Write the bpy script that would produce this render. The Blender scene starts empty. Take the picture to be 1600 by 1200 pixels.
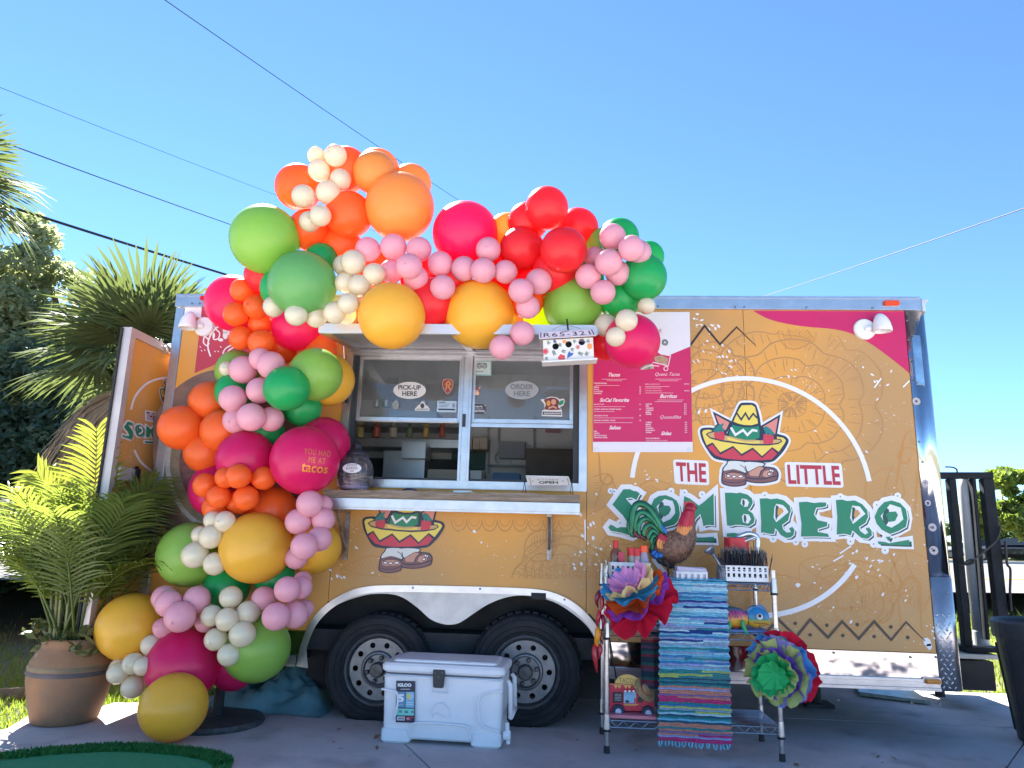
import bpy, bmesh, math, random
from math import sin, cos, pi, sqrt, radians, atan2, tan
from mathutils import Vector, Matrix
from mathutils.geometry import tessellate_polygon

scn = bpy.context.scene
COL = scn.collection
random.seed(7)

# ------------------------------------------------------------------ camera
CAM = Vector((0.0, -4.3804, 1.0324))
YAW, PITCH, ROLL, FPX = -0.0683, 0.2153, 0.0266, 1118.4
FWD = Vector((sin(YAW)*cos(PITCH), cos(YAW)*cos(PITCH), sin(PITCH)))
_r = Vector((cos(YAW), -sin(YAW), 0)); _u = _r.cross(FWD)
RGT = _r*cos(ROLL) + _u*sin(ROLL)
UPV = -_r*sin(ROLL) + _u*cos(ROLL)
cd = bpy.data.cameras.new('camera'); cam = bpy.data.objects.new('camera', cd); COL.objects.link(cam)
cd.sensor_width = 36.0; cd.lens = FPX/1600*36.0; cd.clip_end = 2000; cd.clip_start = 0.02
cam.matrix_world = Matrix(((RGT.x, UPV.x, -FWD.x, CAM.x), (RGT.y, UPV.y, -FWD.y, CAM.y), (RGT.z, UPV.z, -FWD.z, CAM.z), (0, 0, 0, 1)))
scn.camera = cam

# ------------------------------------------------------------------ light
SUN_EL, SUN_AZ = radians(47), radians(-30)      # azimuth from +Y towards +X
SDIR = Vector((cos(SUN_EL)*sin(SUN_AZ), cos(SUN_EL)*cos(SUN_AZ), sin(SUN_EL)))
w = bpy.data.worlds.new('World'); scn.world = w; w.use_nodes = True
nt = w.node_tree; bg = nt.nodes['Background']
sk = nt.nodes.new('ShaderNodeTexSky'); sk.sky_type = 'NISHITA'; sk.sun_disc = False
sk.sun_elevation = SUN_EL; sk.sun_rotation = SUN_AZ; sk.air_density = 0.6; sk.dust_density = 0.0; sk.ozone_density = 4.0; sk.altitude = 0
tn = nt.nodes.new('ShaderNodeMix'); tn.data_type = 'RGBA'; tn.blend_type = 'MULTIPLY'; tn.inputs[0].default_value = 1; tn.inputs[7].default_value = (.78, .95, 1.0, 1)      # a clear azure day
nt.links.new(sk.outputs[0], tn.inputs[6]); nt.links.new(tn.outputs[2], bg.inputs[0]); bg.inputs[1].default_value = 0.064
sd = bpy.data.lights.new('sun', 'SUN'); sd.energy = 5.0; sd.angle = radians(0.5); sd.color = (1.0, 0.95, 0.87)
sun = bpy.data.objects.new('sun', sd); COL.objects.link(sun)
sun.rotation_euler = SDIR.to_track_quat('Z', 'Y').to_euler(); sun.location = SDIR*30
vs = scn.view_settings; vs.view_transform = 'Standard'; vs.look = 'None'; vs.gamma = 1.0; vs.exposure = 2.5; vs.use_curve_mapping = False
scn.cycles.max_bounces = 10; scn.cycles.diffuse_bounces = 5; scn.cycles.transparent_max_bounces = 12
scn.cycles.sample_clamp_indirect = 6.0

# ------------------------------------------------------------------ measuring: a pixel of the photograph -> a place
def ray(px, py): return FWD*FPX + RGT*(px-800) - UPV*(py-600)
def at(px, py, Y=0.0):
    d = ray(px, py); return CAM + d*((Y-CAM.y)/d.y)
def gr(px, py, Z=0.0):
    d = ray(px, py); return CAM + d*((Z-CAM.z)/d.z)
def depth_of(p): return (p-CAM).dot(FWD)
def lerp(a, b, t): return a+(b-a)*t

# ------------------------------------------------------------------ materials
def S(h):
    out = []
    for i in (0, 2, 4):
        c = int(h[i:i+2], 16)/255
        out.append(c/12.92 if c <= .04045 else ((c+.055)/1.055)**2.4)
    return tuple(out)
MATS = {}
def mat(name, col, rough=.5, metal=0., spec=.5, var=.0, vscale=6., bump=0., bscale=60., coat=0., transl=0., tcol=None, alpha=1., sheen=0., col2=None, stretch=None, coords='Object', detail=4.):
    if name in MATS: return MATS[name]
    if isinstance(col, str): col = S(col)
    if isinstance(col2, str): col2 = S(col2)
    m = bpy.data.materials.new(name); m.use_nodes = True; MATS[name] = m
    t = m.node_tree; n = t.nodes; L = t.links.new
    b = n['Principled BSDF']
    b.inputs['Base Color'].default_value = (*col, 1); b.inputs['Roughness'].default_value = rough
    b.inputs['Metallic'].default_value = metal; b.inputs['Specular IOR Level'].default_value = spec
    b.inputs['Coat Weight'].default_value = coat; b.inputs['Alpha'].default_value = alpha
    if sheen: b.inputs['Sheen Weight'].default_value = sheen
    src = None
    if var or bump or col2 or stretch:
        tc = n.new('ShaderNodeTexCoord'); mp = n.new('ShaderNodeMapping'); L(tc.outputs[coords], mp.inputs[0])
        if stretch: mp.inputs['Scale'].default_value = stretch
    if var or col2:
        nz = n.new('ShaderNodeTexNoise'); nz.inputs['Scale'].default_value = vscale; nz.inputs['Detail'].default_value = detail; nz.inputs['Roughness'].default_value = .6
        L(mp.outputs[0], nz.inputs['Vector'])
        cr = n.new('ShaderNodeValToRGB'); L(nz.outputs[0], cr.inputs[0])
        c2 = col2 or tuple(min(1, c*(1+var)) for c in col); c1 = col if col2 else tuple(c*(1-var) for c in col)
        cr.color_ramp.elements[0].position = .32; cr.color_ramp.elements[1].position = .68
        cr.color_ramp.elements[0].color = (*c1, 1); cr.color_ramp.elements[1].color = (*c2, 1)
        L(cr.outputs[0], b.inputs['Base Color']); src = cr.outputs[0]
    if bump:
        n2 = n.new('ShaderNodeTexNoise'); n2.inputs['Scale'].default_value = bscale; n2.inputs['Detail'].default_value = 3
        L(mp.outputs[0], n2.inputs['Vector'])
        bp = n.new('ShaderNodeBump'); bp.inputs['Strength'].default_value = bump; bp.inputs['Distance'].default_value = .01
        L(n2.outputs[0], bp.inputs['Height']); L(bp.outputs[0], b.inputs['Normal'])
    if transl:
        tr = n.new('ShaderNodeBsdfTranslucent'); tr.inputs[0].default_value = (*(S(tcol) if isinstance(tcol, str) else (tcol or col)), 1)
        mx = n.new('ShaderNodeMixShader'); mx.inputs[0].default_value = transl
        if src and not tcol: L(src, tr.inputs[0])
        L(b.outputs[0], mx.inputs[1]); L(tr.outputs[0], mx.inputs[2]); L(mx.outputs[0], n['Material Output'].inputs[0])
    return m

def glass_mat(name, tint=(.9, .95, .95), dust=.06, refl=1.0, dcol=(.5, .52, .54)):
    if name in MATS: return MATS[name]
    m = bpy.data.materials.new(name); m.use_nodes = True; MATS[name] = m
    t = m.node_tree; n = t.nodes; L = t.links.new; n.clear()
    out = n.new('ShaderNodeOutputMaterial'); tp = n.new('ShaderNodeBsdfTransparent'); tp.inputs[0].default_value = (*tint, 1)
    gl = n.new('ShaderNodeBsdfGlossy'); gl.inputs['Roughness'].default_value = .03
    fr = n.new('ShaderNodeFresnel'); fr.inputs[0].default_value = 1.5
    mu = n.new('ShaderNodeMath'); mu.operation = 'MULTIPLY'; mu.inputs[1].default_value = refl; L(fr.outputs[0], mu.inputs[0])
    m1 = n.new('ShaderNodeMixShader'); L(mu.outputs[0], m1.inputs[0]); L(tp.outputs[0], m1.inputs[1]); L(gl.outputs[0], m1.inputs[2])
    df = n.new('ShaderNodeBsdfDiffuse'); df.inputs[0].default_value = (*dcol, 1)
    tc = n.new('ShaderNodeTexCoord'); nz = n.new('ShaderNodeTexNoise'); nz.inputs['Scale'].default_value = 4; L(tc.outputs['Object'], nz.inputs['Vector'])
    m_ = n.new('ShaderNodeMath'); m_.operation = 'MULTIPLY'; m_.inputs[1].default_value = dust*2; L(nz.outputs[0], m_.inputs[0])
    m2 = n.new('ShaderNodeMixShader'); L(m_.outputs[0], m2.inputs[0]); L(m1.outputs[0], m2.inputs[1]); L(df.outputs[0], m2.inputs[2])
    L(m2.outputs[0], out.inputs[0])
    return m

# ------------------------------------------------------------------ scene objects
ORI = {}
def tag(o, label=None, cat=None, group=None, kind=None):
    if label: o['label'] = label
    if cat: o['category'] = cat
    if group: o['group'] = group
    if kind: o['kind'] = kind
    return o
def thing(name, label, cat, loc, group=None):
    o = bpy.data.objects.new(name, None); COL.objects.link(o); o.location = loc; o.empty_display_size = .05
    ORI[o.name] = Vector(loc)
    return tag(o, label, cat, group)

class MB:
    """collects shapes, built as ONE mesh object; coordinates are world coordinates"""
    def __init__(s): s.v = []; s.f = []; s.mi = []; s.cur = 0
    def add(s, vs, fs):
        k = len(s.v); s.v.extend(Vector(v) for v in vs)
        s.f.extend(tuple(i+k for i in f) for f in fs); s.mi.extend([s.cur]*len(fs)); return s
    def box(s, c, size, rot=None):
        hx, hy, hz = size[0]/2, size[1]/2, size[2]/2; c = Vector(c)
        p = [Vector((x*hx, y*hy, z*hz)) for z in (-1, 1) for y in (-1, 1) for x in (-1, 1)]
        if rot is not None: p = [rot @ q for q in p]
        return s.add([c+q for q in p], [(0, 2, 3, 1), (4, 5, 7, 6), (0, 1, 5, 4), (2, 6, 7, 3), (0, 4, 6, 2), (1, 3, 7, 5)])
    def box2(s, a, b):
        a = Vector(a); b = Vector(b); return s.box((a+b)/2, [abs(x) for x in (b-a)])
    def hexa(s, p):      # 8 corners: bottom loop 4, top loop 4
        return s.add(p, [(3, 2, 1, 0), (4, 5, 6, 7), (0, 1, 5, 4), (1, 2, 6, 5), (2, 3, 7, 6), (3, 0, 4, 7)])
    def tube(s, pts, r, n=8, closed=False, caps=True, flat=None):
        pts = [Vector(p) for p in pts]; N = len(pts); rs = r if isinstance(r, (list, tuple)) else [r]*N
        vs = []; prev = None
        for i, p in enumerate(pts):
            if closed: d = pts[(i+1) % N]-pts[i-1]
            else: d = pts[min(i+1, N-1)]-pts[max(i-1, 0)]
            d = d.normalized() if d.length > 1e-9 else Vector((0, 0, 1))
            if prev is None:
                a = Vector((0, 0, 1)) if abs(d.z) < .9 else Vector((1, 0, 0)); e1 = d.cross(a).normalized()
            else:
                e1 = prev-d*prev.dot(d); e1 = e1.normalized() if e1.length > 1e-6 else d.orthogonal().normalized()
            prev = e1; e2 = d.cross(e1)
            for k in range(n):
                a = 2*pi*k/n; vs.append(p+(e1*cos(a)+e2*sin(a)*(flat or 1))*rs[i])
        fs = []
        M_ = N if closed else N-1
        for i in range(M_):
            for k in range(n):
                a = i*n+k; b = i*n+(k+1) % n; j = ((i+1) % N)*n
                fs.append((a, b, j+(k+1) % n, j+k))
        if caps and not closed:
            fs.append(tuple(range(n-1, -1, -1))); fs.append(tuple((N-1)*n+k for k in range(n)))
        return s.add(vs, fs)
    def lathe(s, prof, c, n=24, axis='z', caps=True):
        c = Vector(c); vs = []
        for r, h in prof:
            for k in range(n):
                a = 2*pi*k/n; x, y = r*cos(a), r*sin(a)
                vs.append(c+(Vector((x, y, h)) if axis == 'z' else Vector((x, h, y)) if axis == 'y' else Vector((h, x, y))))
        fs = []
        for i in range(len(prof)-1):
            for k in range(n):
                q = (i*n+k, i*n+(k+1) % n, (i+1)*n+(k+1) % n, (i+1)*n+k)
                fs.append(q[::-1] if axis == 'y' else q)
        if caps:
            fs.append(tuple(range(n-1, -1, -1)) if axis != 'y' else tuple(range(n))); e = (len(prof)-1)*n
            fs.append(tuple(e+k for k in range(n)) if axis != 'y' else tuple(e+k for k in range(n-1, -1, -1)))
        return s.add(vs, fs)
    def ball(s, c, r, n=12, m=8, sc=(1, 1, 1), rot=None):
        c = Vector(c); vs = []; fs = []
        for i in range(m+1):
            th = pi*i/m
            for k in range(n):
                a = 2*pi*k/n; q = Vector((sin(th)*cos(a)*sc[0], sin(th)*sin(a)*sc[1], cos(th)*sc[2]))*r
                if rot is not None: q = rot @ q
                vs.append(c+q)
        for i in range(m):
            for k in range(n): fs.append((i*n+k, (i+1)*n+k, (i+1)*n+(k+1) % n, i*n+(k+1) % n))
        return s.add(vs, fs)
    def prism(s, loops, f0, f1):
        """loops: outer + holes in 2D; f0 / f1 map (x, y) to the front and the back"""
        flat = [p for l in loops for p in l]
        tri = tessellate_polygon([[Vector((p[0], p[1], 0)) for p in l] for l in loops]); N = len(flat)
        vs = [f0(*p) for p in flat]+[f1(*p) for p in flat]
        fs = [t for t in tri]+[tuple(i+N for i in t[::-1]) for t in tri]
        k = 0
        for l in loops:
            m = len(l)
            for i in range(m):
                a, b = k+i, k+(i+1) % m; fs.append((a, b, b+N, a+N))
            k += m
        return s.add(vs, fs)
    def sheet(s, loops, f0):
        flat = [p for l in loops for p in l]
        tri = tessellate_polygon([[Vector((p[0], p[1], 0)) for p in l] for l in loops])
        return s.add([f0(*p) for p in flat], [t for t in tri])
    def build(s, name, m, parent=None, smooth=False, bevel=0., origin=None, recalc=True, subdiv=0, bseg=2):
        if parent is not None: o0 = ORI[parent.name]
        elif origin is not None: o0 = Vector(origin)
        else:
            xs = [v.x for v in s.v]; ys = [v.y for v in s.v]; zs = [v.z for v in s.v]
            o0 = Vector(((min(xs)+max(xs))/2, (min(ys)+max(ys))/2, min(zs)))
        me = bpy.data.meshes.new(name)
        me.from_pydata([v-o0 for v in s.v], [], s.f)
        mm = m if isinstance(m, (list, tuple)) else [m]
        for x in mm: me.materials.append(x)
        if len(mm) > 1: me.polygons.foreach_set('material_index', s.mi)
        if recalc or bevel:
            bm = bmesh.new(); bm.from_mesh(me)
            if bevel:
                bmesh.ops.remove_doubles(bm, verts=bm.verts, dist=1e-5)
                bmesh.ops.recalc_face_normals(bm, faces=bm.faces)
                es = [e for e in bm.edges if len(e.link_faces) == 2 and e.calc_face_angle(0) > .5]
                bmesh.ops.bevel(bm, geom=es, offset=bevel, segments=bseg, affect='EDGES', clamp_overlap=True)
            else: bmesh.ops.recalc_face_normals(bm, faces=bm.faces)
            bm.to_mesh(me); bm.free()
        if smooth: me.polygons.foreach_set('use_smooth', [True]*len(me.polygons))
        me.update()
        o = bpy.data.objects.new(name, me); COL.objects.link(o)
        if parent is not None: o.parent = parent
        else: o.location = o0
        ORI[o.name] = o0
        if subdiv:
            md = o.modifiers.new('Subdivision', 'SUBSURF'); md.levels = subdiv; md.render_levels = subdiv
        return o

def copy_tree(o, parent=None):
    c = o.copy(); COL.objects.link(c)
    if parent is not None: c.parent = parent
    ORI[c.name] = ORI.get(o.name, Vector())
    for ch in [x for x in bpy.data.objects if x.parent == o]: copy_tree(ch, c)
    return c

def catmull(pts, n=6, closed=False):
    P = [Vector((p[0], p[1], p[2] if len(p) > 2 else 0)) for p in pts]; N = len(P); out = []
    rng = range(N) if closed else range(N-1)
    for i in rng:
        p0 = P[i-1] if closed or i > 0 else P[0]; p1 = P[i]; p2 = P[(i+1) % N]; p3 = P[(i+2) % N] if closed or i+2 < N else P[-1]
        for k in range(n):
            t = k/n
            out.append(.5*((2*p1)+(p2-p0)*t+(2*p0-5*p1+4*p2-p3)*t*t+(3*p1-p0-3*p2+p3)*t**3))
    if not closed: out.append(P[-1])
    return out
def c2(pts, n=6, closed=False): return [(p.x, p.y) for p in catmull(pts, n, closed)]

# ------------------------------------------------------------------ flat print: drawn in 2D, laid on a surface through a map (x, y, d) -> point
_TXT = {}
def text_mesh(s, bold=0., shear=0., space=1.):
    if 'Q' in s: bold = 0.      # the heavier outline breaks that letter
    k = (s, bold, shear, space)
    if k in _TXT: return _TXT[k]
    cu = bpy.data.curves.new('lettering', 'FONT'); cu.body = s; cu.offset = bold; cu.shear = shear; cu.resolution_u = 3; cu.space_character = space
    ob = bpy.data.objects.new('lettering', cu)
    me = bpy.data.meshes.new_from_object(ob)
    v = [(p.co.x, p.co.y) for p in me.vertices]; f = [tuple(p.vertices) for p in me.polygons]
    bpy.data.objects.remove(ob); bpy.data.curves.remove(cu); bpy.data.meshes.remove(me)
    x0 = min(p[0] for p in v); x1 = max(p[0] for p in v); y0 = min(p[1] for p in v); y1 = max(p[1] for p in v)
    r = ([((p[0]-x0)/(x1-x0), (p[1]-y0)/(y1-y0)) for p in v], f, (x1-x0)/(y1-y0)); _TXT[k] = r
    return r
class Flat:
    def __init__(s, fmap): s.map = fmap; s.mb = MB(); s.k = 0
    def fill(s, poly, d, holes=()):
        s.mb.sheet([poly, *holes], lambda x, y: s.map(x, y, d)); return s
    def disc(s, x, y, r, d, ry=None, n=20):
        return s.fill([(x+r*cos(2*pi*i/n), y+(ry or r)*sin(2*pi*i/n)) for i in range(n)], d)
    def stroke(s, pts, w, d, closed=False, rnd=False):
        P = [Vector((p[0], p[1])) for p in pts]; N = len(P); ws = w if isinstance(w, (list, tuple)) else [w]*N
        L = []; R = []
        for i in range(N):
            if closed: a, b, c = P[i-1], P[i], P[(i+1) % N]
            else: a, b, c = P[max(i-1, 0)], P[i], P[min(i+1, N-1)]
            d1 = (b-a); d2 = (c-b)
            if d1.length < 1e-9: d1 = d2
            if d2.length < 1e-9: d2 = d1
            d1 = d1.normalized(); d2 = d2.normalized(); t = d1+d2
            t = t.normalized() if t.length > 1e-6 else d1
            nrm = Vector((-t.y, t.x)); cs = max(.45, nrm.dot(Vector((-d1.y, d1.x))))
            h = ws[i]/2/cs; L.append(b+nrm*h); R.append(b-nrm*h)
        M_ = N if closed else N-1
        for i in range(M_):
            s.k = (s.k+1) % 8; dd = d+s.k*.00003; j = (i+1) % N
            s.mb.add([s.map(*L[i], dd), s.map(*R[i], dd), s.map(*R[j], dd), s.map(*L[j], dd)], [(0, 1, 2, 3)])
        if rnd:
            for i, p in enumerate(P):
                s.k = (s.k+1) % 8; s.disc(p.x, p.y, ws[i]/2, d+.0003+s.k*.00003, n=10)
        return s
    def text(s, txt, quad, d, bold=0., shear=0., space=1.):
        """quad: pixel corners tl, tr, br, bl"""
        v, f, _ = text_mesh(txt, bold, shear, space); tl, tr, br, bl = [Vector(q) for q in quad]
        out = []
        for u, q in v:
            top = tl.lerp(tr, u); bot = bl.lerp(br, u); p = bot.lerp(top, q); out.append(s.map(p.x, p.y, d))
        s.mb.add(out, f); return s
    def line(s, txt, x, y, h, d, wmax=None, slope=0., bold=0., shear=0., align='l', space=1.):
        """a line of writing: left end x, base line y, cap height h"""
        a = text_mesh(txt, bold, shear, space)[2]; wd = a*h
        if wmax: wd = min(wd, wmax)
        if align == 'c': x -= wd/2
        if align == 'r': x -= wd
        return s.text(txt, ((x, y-h), (x+wd, y-h+slope*wd), (x+wd, y+slope*wd), (x, y)), d, bold, shear, space)
    def build(s, name, m, parent=None, **k): return s.mb.build(name, m, parent, recalc=False, **k) if s.mb.v else None
def facade(x, y, d): return at(x, y, -d)
# ------------------------------------------------------------------ the setting: ground, pavement, road
def smooth(a, b, t):
    t = max(0, min(1, (t-a)/(b-a))); return t*t*(3-2*t)
def gz(x, y):
    return -.03+.52*smooth(3.0, 15.0, y+.35*x)*smooth(-4, 6, x)
mb = MB()
xs = [-300, -120, -60, -30, -16, -10, -7, -5, -3, -1, 1, 3, 5, 7, 9, 11, 13, 16, 20, 26, 34, 44, 60, 90, 150, 300]
ys = [-200, -60, -25, -12, -6, -2, 0, 1.5, 3, 5, 7, 9, 11, 13, 15, 17, 20, 24, 30, 40, 60, 100, 200, 500]
mb.add([(x, y, gz(x, y)) for y in ys for x in xs], [(j*len(xs)+i, j*len(xs)+i+1, (j+1)*len(xs)+i+1, (j+1)*len(xs)+i) for j in range(len(ys)-1) for i in range(len(xs)-1)])
m_soil = mat('soil and thin turf', (.13, .13, .06), .95, var=.45, vscale=3, col2=(.19, .16, .10), bump=.6, bscale=40)
ground = mb.build('ground', m_soil, smooth=True, origin=(0, 0, 0)); tag(ground, 'thin green turf and bare soil around the food trailer', kind='structure')

# pavement: poured slabs with open joints between them
m_conc = mat('broom finished concrete', (.55, .49, .485), .9, var=.2, vscale=1.7, bump=.35, bscale=180, detail=8)
def stained(m):
    # darker drips, oil spots and fine grit over the cement
    t = m.node_tree; n = t.nodes; L = t.links.new; b = n['Principled BSDF']; old = b.inputs['Base Color'].links[0].from_socket; tc = n.new('ShaderNodeTexCoord')
    for sc_, lo, hi, k_, dt in ((3.1, .56, .70, .62, 6), (120, .60, .75, .72, 2), (.7, .50, .66, .82, 3)):
        z = n.new('ShaderNodeTexNoise'); z.inputs['Scale'].default_value = sc_; z.inputs['Detail'].default_value = dt; L(tc.outputs['Object'], z.inputs['Vector'])
        r = n.new('ShaderNodeMapRange'); r.inputs[1].default_value = lo; r.inputs[2].default_value = hi; r.inputs[3].default_value = 0; r.inputs[4].default_value = 1-k_; L(z.outputs[0], r.inputs[0])
        x = n.new('ShaderNodeMix'); x.data_type = 'RGBA'; L(r.outputs[0], x.inputs[0]); L(old, x.inputs[6]); x.inputs[7].default_value = (.06, .05, .05, 1); old = x.outputs[2]
    L(old, b.inputs['Base Color'])
stained(m_conc)
m_joint = mat('dirty joint filler', (.06, .055, .05), .95)
J1a, J1b = gr(635, 1165), gr(671, 1199); J2a, J2b = gr(1588, 1178), gr(1573, 1199)
def onl(a, b, y): t = (y-a.y)/(b.y-a.y); return a.x+(b.x-a.x)*t
edge = [gr(-140, 1168), gr(-30, 1146), gr(10, 1139), gr(45, 1118), gr(90, 1108), gr(140, 1110), gr(178, 1098), gr(215, 1098), gr(260, 1092)]
edge = [(p.x, p.y) for p in edge]
YB, YT, YF, YE = 1.62, .5, -1.5, -14.0
pav = MB().add([(-9, YE, -.014), (9, YE, -.014), (9, YB, -.014), (-2.2, YB, -.014), (-2.2, .3, -.014), (-9, -.9, -.014)], [(0, 1, 2, 3, 4, 5)]).build('pavement', m_joint, origin=(0, 0, 0)); tag(pav, 'grey concrete pavement slab under the food trailer', kind='structure')
def slab(poly):
    mb = MB(); mb.prism([poly], lambda x, y: Vector((x, y, 0)), lambda x, y: Vector((x, y, -.1))); return mb.build('concrete_slab', m_conc, pav)
g = .005
edge = [(x, min(y, YT-.05)) for x, y in edge]
slab(edge + [(-2.15, YT), (onl(J1a, J1b, YT)-g, YT), (onl(J1a, J1b, YF)-g, YF), (-9, YF), (-9, edge[0][1]-.4)])
slab([(onl(J1a, J1b, YF)+g, YF), (onl(J1a, J1b, YT)+g, YT), (onl(J2a, J2b, YT)-g, YT), (onl(J2a, J2b, YF)-g, YF)])
slab([(onl(J2a, J2b, YF)+g, YF), (onl(J2a, J2b, YT)+g, YT), (9, YT), (9, YF)])
slab([(-2.15, YT+g*2), (9, YT+g*2), (9, YB), (-2.15, YB)])
slab([(-9, YE), (9, YE), (9, YF-g*2), (-9, YF-g*2)])

# road to the right, beyond a grass verge, with its yellow lines
m_asph = mat('sun bleached asphalt', (.13, .13, .135), .92, var=.12, vscale=3, bump=.3, bscale=120)
m_yel = mat('yellow road paint', (.50, .25, .02), .7, var=.2, vscale=20)
m_kerb = mat('pale kerb concrete', (.45, .43, .40), .9, var=.12, vscale=9)
RZ = .52
def rp(px, py, z=RZ): return gr(px, py, z)
r0 = rp(1480, 929); r1 = rp(1640, 931); f0 = rp(1480, 878); f1 = rp(1640, 881)
rd = (r1-r0).normalized(); nn = Vector((-rd.y, rd.x, 0)); W_ = (f0-r0).dot(nn); W_ = max(8, min(W_, 22))
def road_pt(s, t, z=0): p = r0+rd*s+nn*t; return Vector((p.x, p.y, RZ+z))
road = MB().add([road_pt(-120, 0, .03), road_pt(160, 0, .03), road_pt(160, W_, .03), road_pt(-120, W_, .03)], [(0, 1, 2, 3)]).build('road', m_asph); tag(road, 'sunlit grey road beyond the trailer', kind='structure')
yl = MB()
for py in (908.5,):
    c = rp(1560, py); t = (c-r0).dot(nn)
    yl = MB(); yl.add([road_pt(-120, t, .036), road_pt(160, t, .036), road_pt(160, t+.3, .036), road_pt(-120, t+.3, .036)], [(0, 1, 2, 3)])
yl.build('yellow_line', m_yel, road)
kb = MB().box2((0, 0, 0), (1, 1, 1)) if False else MB()
kb.hexa([road_pt(-120, W_+.0, -.1), road_pt(160, W_, -.1), road_pt(160, W_+.25, -.1), road_pt(-120, W_+.25, -.1), road_pt(-120, W_, .15), road_pt(160, W_, .15), road_pt(160, W_+.25, .15), road_pt(-120, W_+.25, .15)])
kb.build('kerb', m_kerb, road)
# ------------------------------------------------------------------ the food trailer
T = thing('food_trailer', 'orange food trailer with a sombrero logo and an open serving window', 'food trailer', (0, 1.0, 0))
ZP = at(1467, 1020.5).z; ZT = at(1412, 486).z; ZR = ZT+.075; ZB = at(1475, 1080).z; XL = at(290, 480).x; XR = at(1412, 486).x
DW = 2.1                                     # the body is 2.1 m deep
m_alu = mat('brushed aluminium trim', (.50, .50, .52), .32, .9, var=.08, vscale=14, bump=.08, bscale=30)
m_chrome = mat('polished stainless sheet', (.42, .42, .43), .10, 1.0, bump=1.0, bscale=3.4, var=.04, vscale=10)
m_alup = mat('pale painted aluminium', (.66, .66, .66), .38, .45, var=.06, vscale=10)
m_white = mat('white enamel', (.78, .78, .77), .35, var=.04)
m_black = mat('black rubber', (.022, .022, .024), .75, var=.3, vscale=20)
m_dark = mat('dark underbody', (.03, .03, .032), .8, var=.4, vscale=4)
m_grey = mat('grey skirt metal', (.46, .46, .46), .42, .6, var=.2, vscale=5, bump=.15, bscale=8)
m_int = mat('off white interior panel', (.72, .73, .74), .6, var=.06, vscale=3)
m_crim = mat('crimson print', S('c2185b'), .45, var=.03)
m_crim2 = mat('faded crimson print', S('b93a4c'), .5, var=.05)

# the printed wrap: ochre, pinkish where faded, with flakes chipped down to the white
def wrap_mat(name, flake=.0, c1=(.75, .345, .058), c2=(.49, .275, .098), chips=.665):
    m = bpy.data.materials.new(name); m.use_nodes = True; t = m.node_tree; n = t.nodes; L = t.links.new; b = n['Principled BSDF']
    b.inputs['Roughness'].default_value = .38; b.inputs['Specular IOR Level'].default_value = .45
    tc = n.new('ShaderNodeTexCoord'); o = tc.outputs['Object']
    nz = n.new('ShaderNodeTexNoise'); nz.inputs['Scale'].default_value = .9; nz.inputs['Detail'].default_value = 2; L(o, nz.inputs['Vector'])
    cr = n.new('ShaderNodeValToRGB'); L(nz.outputs[0], cr.inputs[0]); cr.color_ramp.elements[0].position = .38; cr.color_ramp.elements[1].position = .62
    cr.color_ramp.elements[0].color = (*c1, 1); cr.color_ramp.elements[1].color = (*c2, 1)
    # tiny flakes, gathered into patches
    n1 = n.new('ShaderNodeTexNoise'); n1.inputs['Scale'].default_value = 60; n1.inputs['Detail'].default_value = 3; n1.inputs['Roughness'].default_value = .62; L(o, n1.inputs['Vector'])
    n2 = n.new('ShaderNodeTexNoise'); n2.inputs['Scale'].default_value = 3.3; n2.inputs['Detail'].default_value = 4; L(o, n2.inputs['Vector'])
    md = n.new('ShaderNodeMath'); md.operation = 'MULTIPLY_ADD'; L(n2.outputs[0], md.inputs[0]); md.inputs[1].default_value = .42; L(n1.outputs[0], md.inputs[2])
    c2_ = n.new('ShaderNodeValToRGB'); L(md.outputs[0], c2_.inputs[0]); c2_.color_ramp.interpolation = 'CONSTANT'
    c2_.color_ramp.elements[0].color = (0, 0, 0, 1); c2_.color_ramp.elements[1].color = (1, 1, 1, 1); c2_.color_ramp.elements[1].position = chips+.255-flake
    mx = n.new('ShaderNodeMix'); mx.data_type = 'RGBA'; L(c2_.outputs[0], mx.inputs[0]); L(cr.outputs[0], mx.inputs[6]); mx.inputs[7].default_value = (.74, .72, .70, 1)
    L(mx.outputs[2], b.inputs['Base Color'])
    n3 = n.new('ShaderNodeTexNoise'); n3.inputs['Scale'].default_value = 2.2; L(o, n3.inputs['Vector'])
    bp = n.new('ShaderNodeBump'); bp.inputs['Strength'].default_value = .06; bp.inputs['Distance'].default_value = .05; L(n3.outputs[0], bp.inputs['Height']); L(bp.outputs[0], b.inputs['Normal'])
    return m
m_wrap = wrap_mat('orange printed wrap')
m_line = mat('darker orange line print', (.52, .235, .05), .42)
m_line2 = mat('pinkish line print', (.45, .228, .078), .42)
m_prw = mat('white print', (.80, .79, .80), .4, var=.02)
m_ink = mat('ink blue print', S('1d2742'), .4)
m_brown = mat('dark brown print', S('3a2418'), .4)

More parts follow.
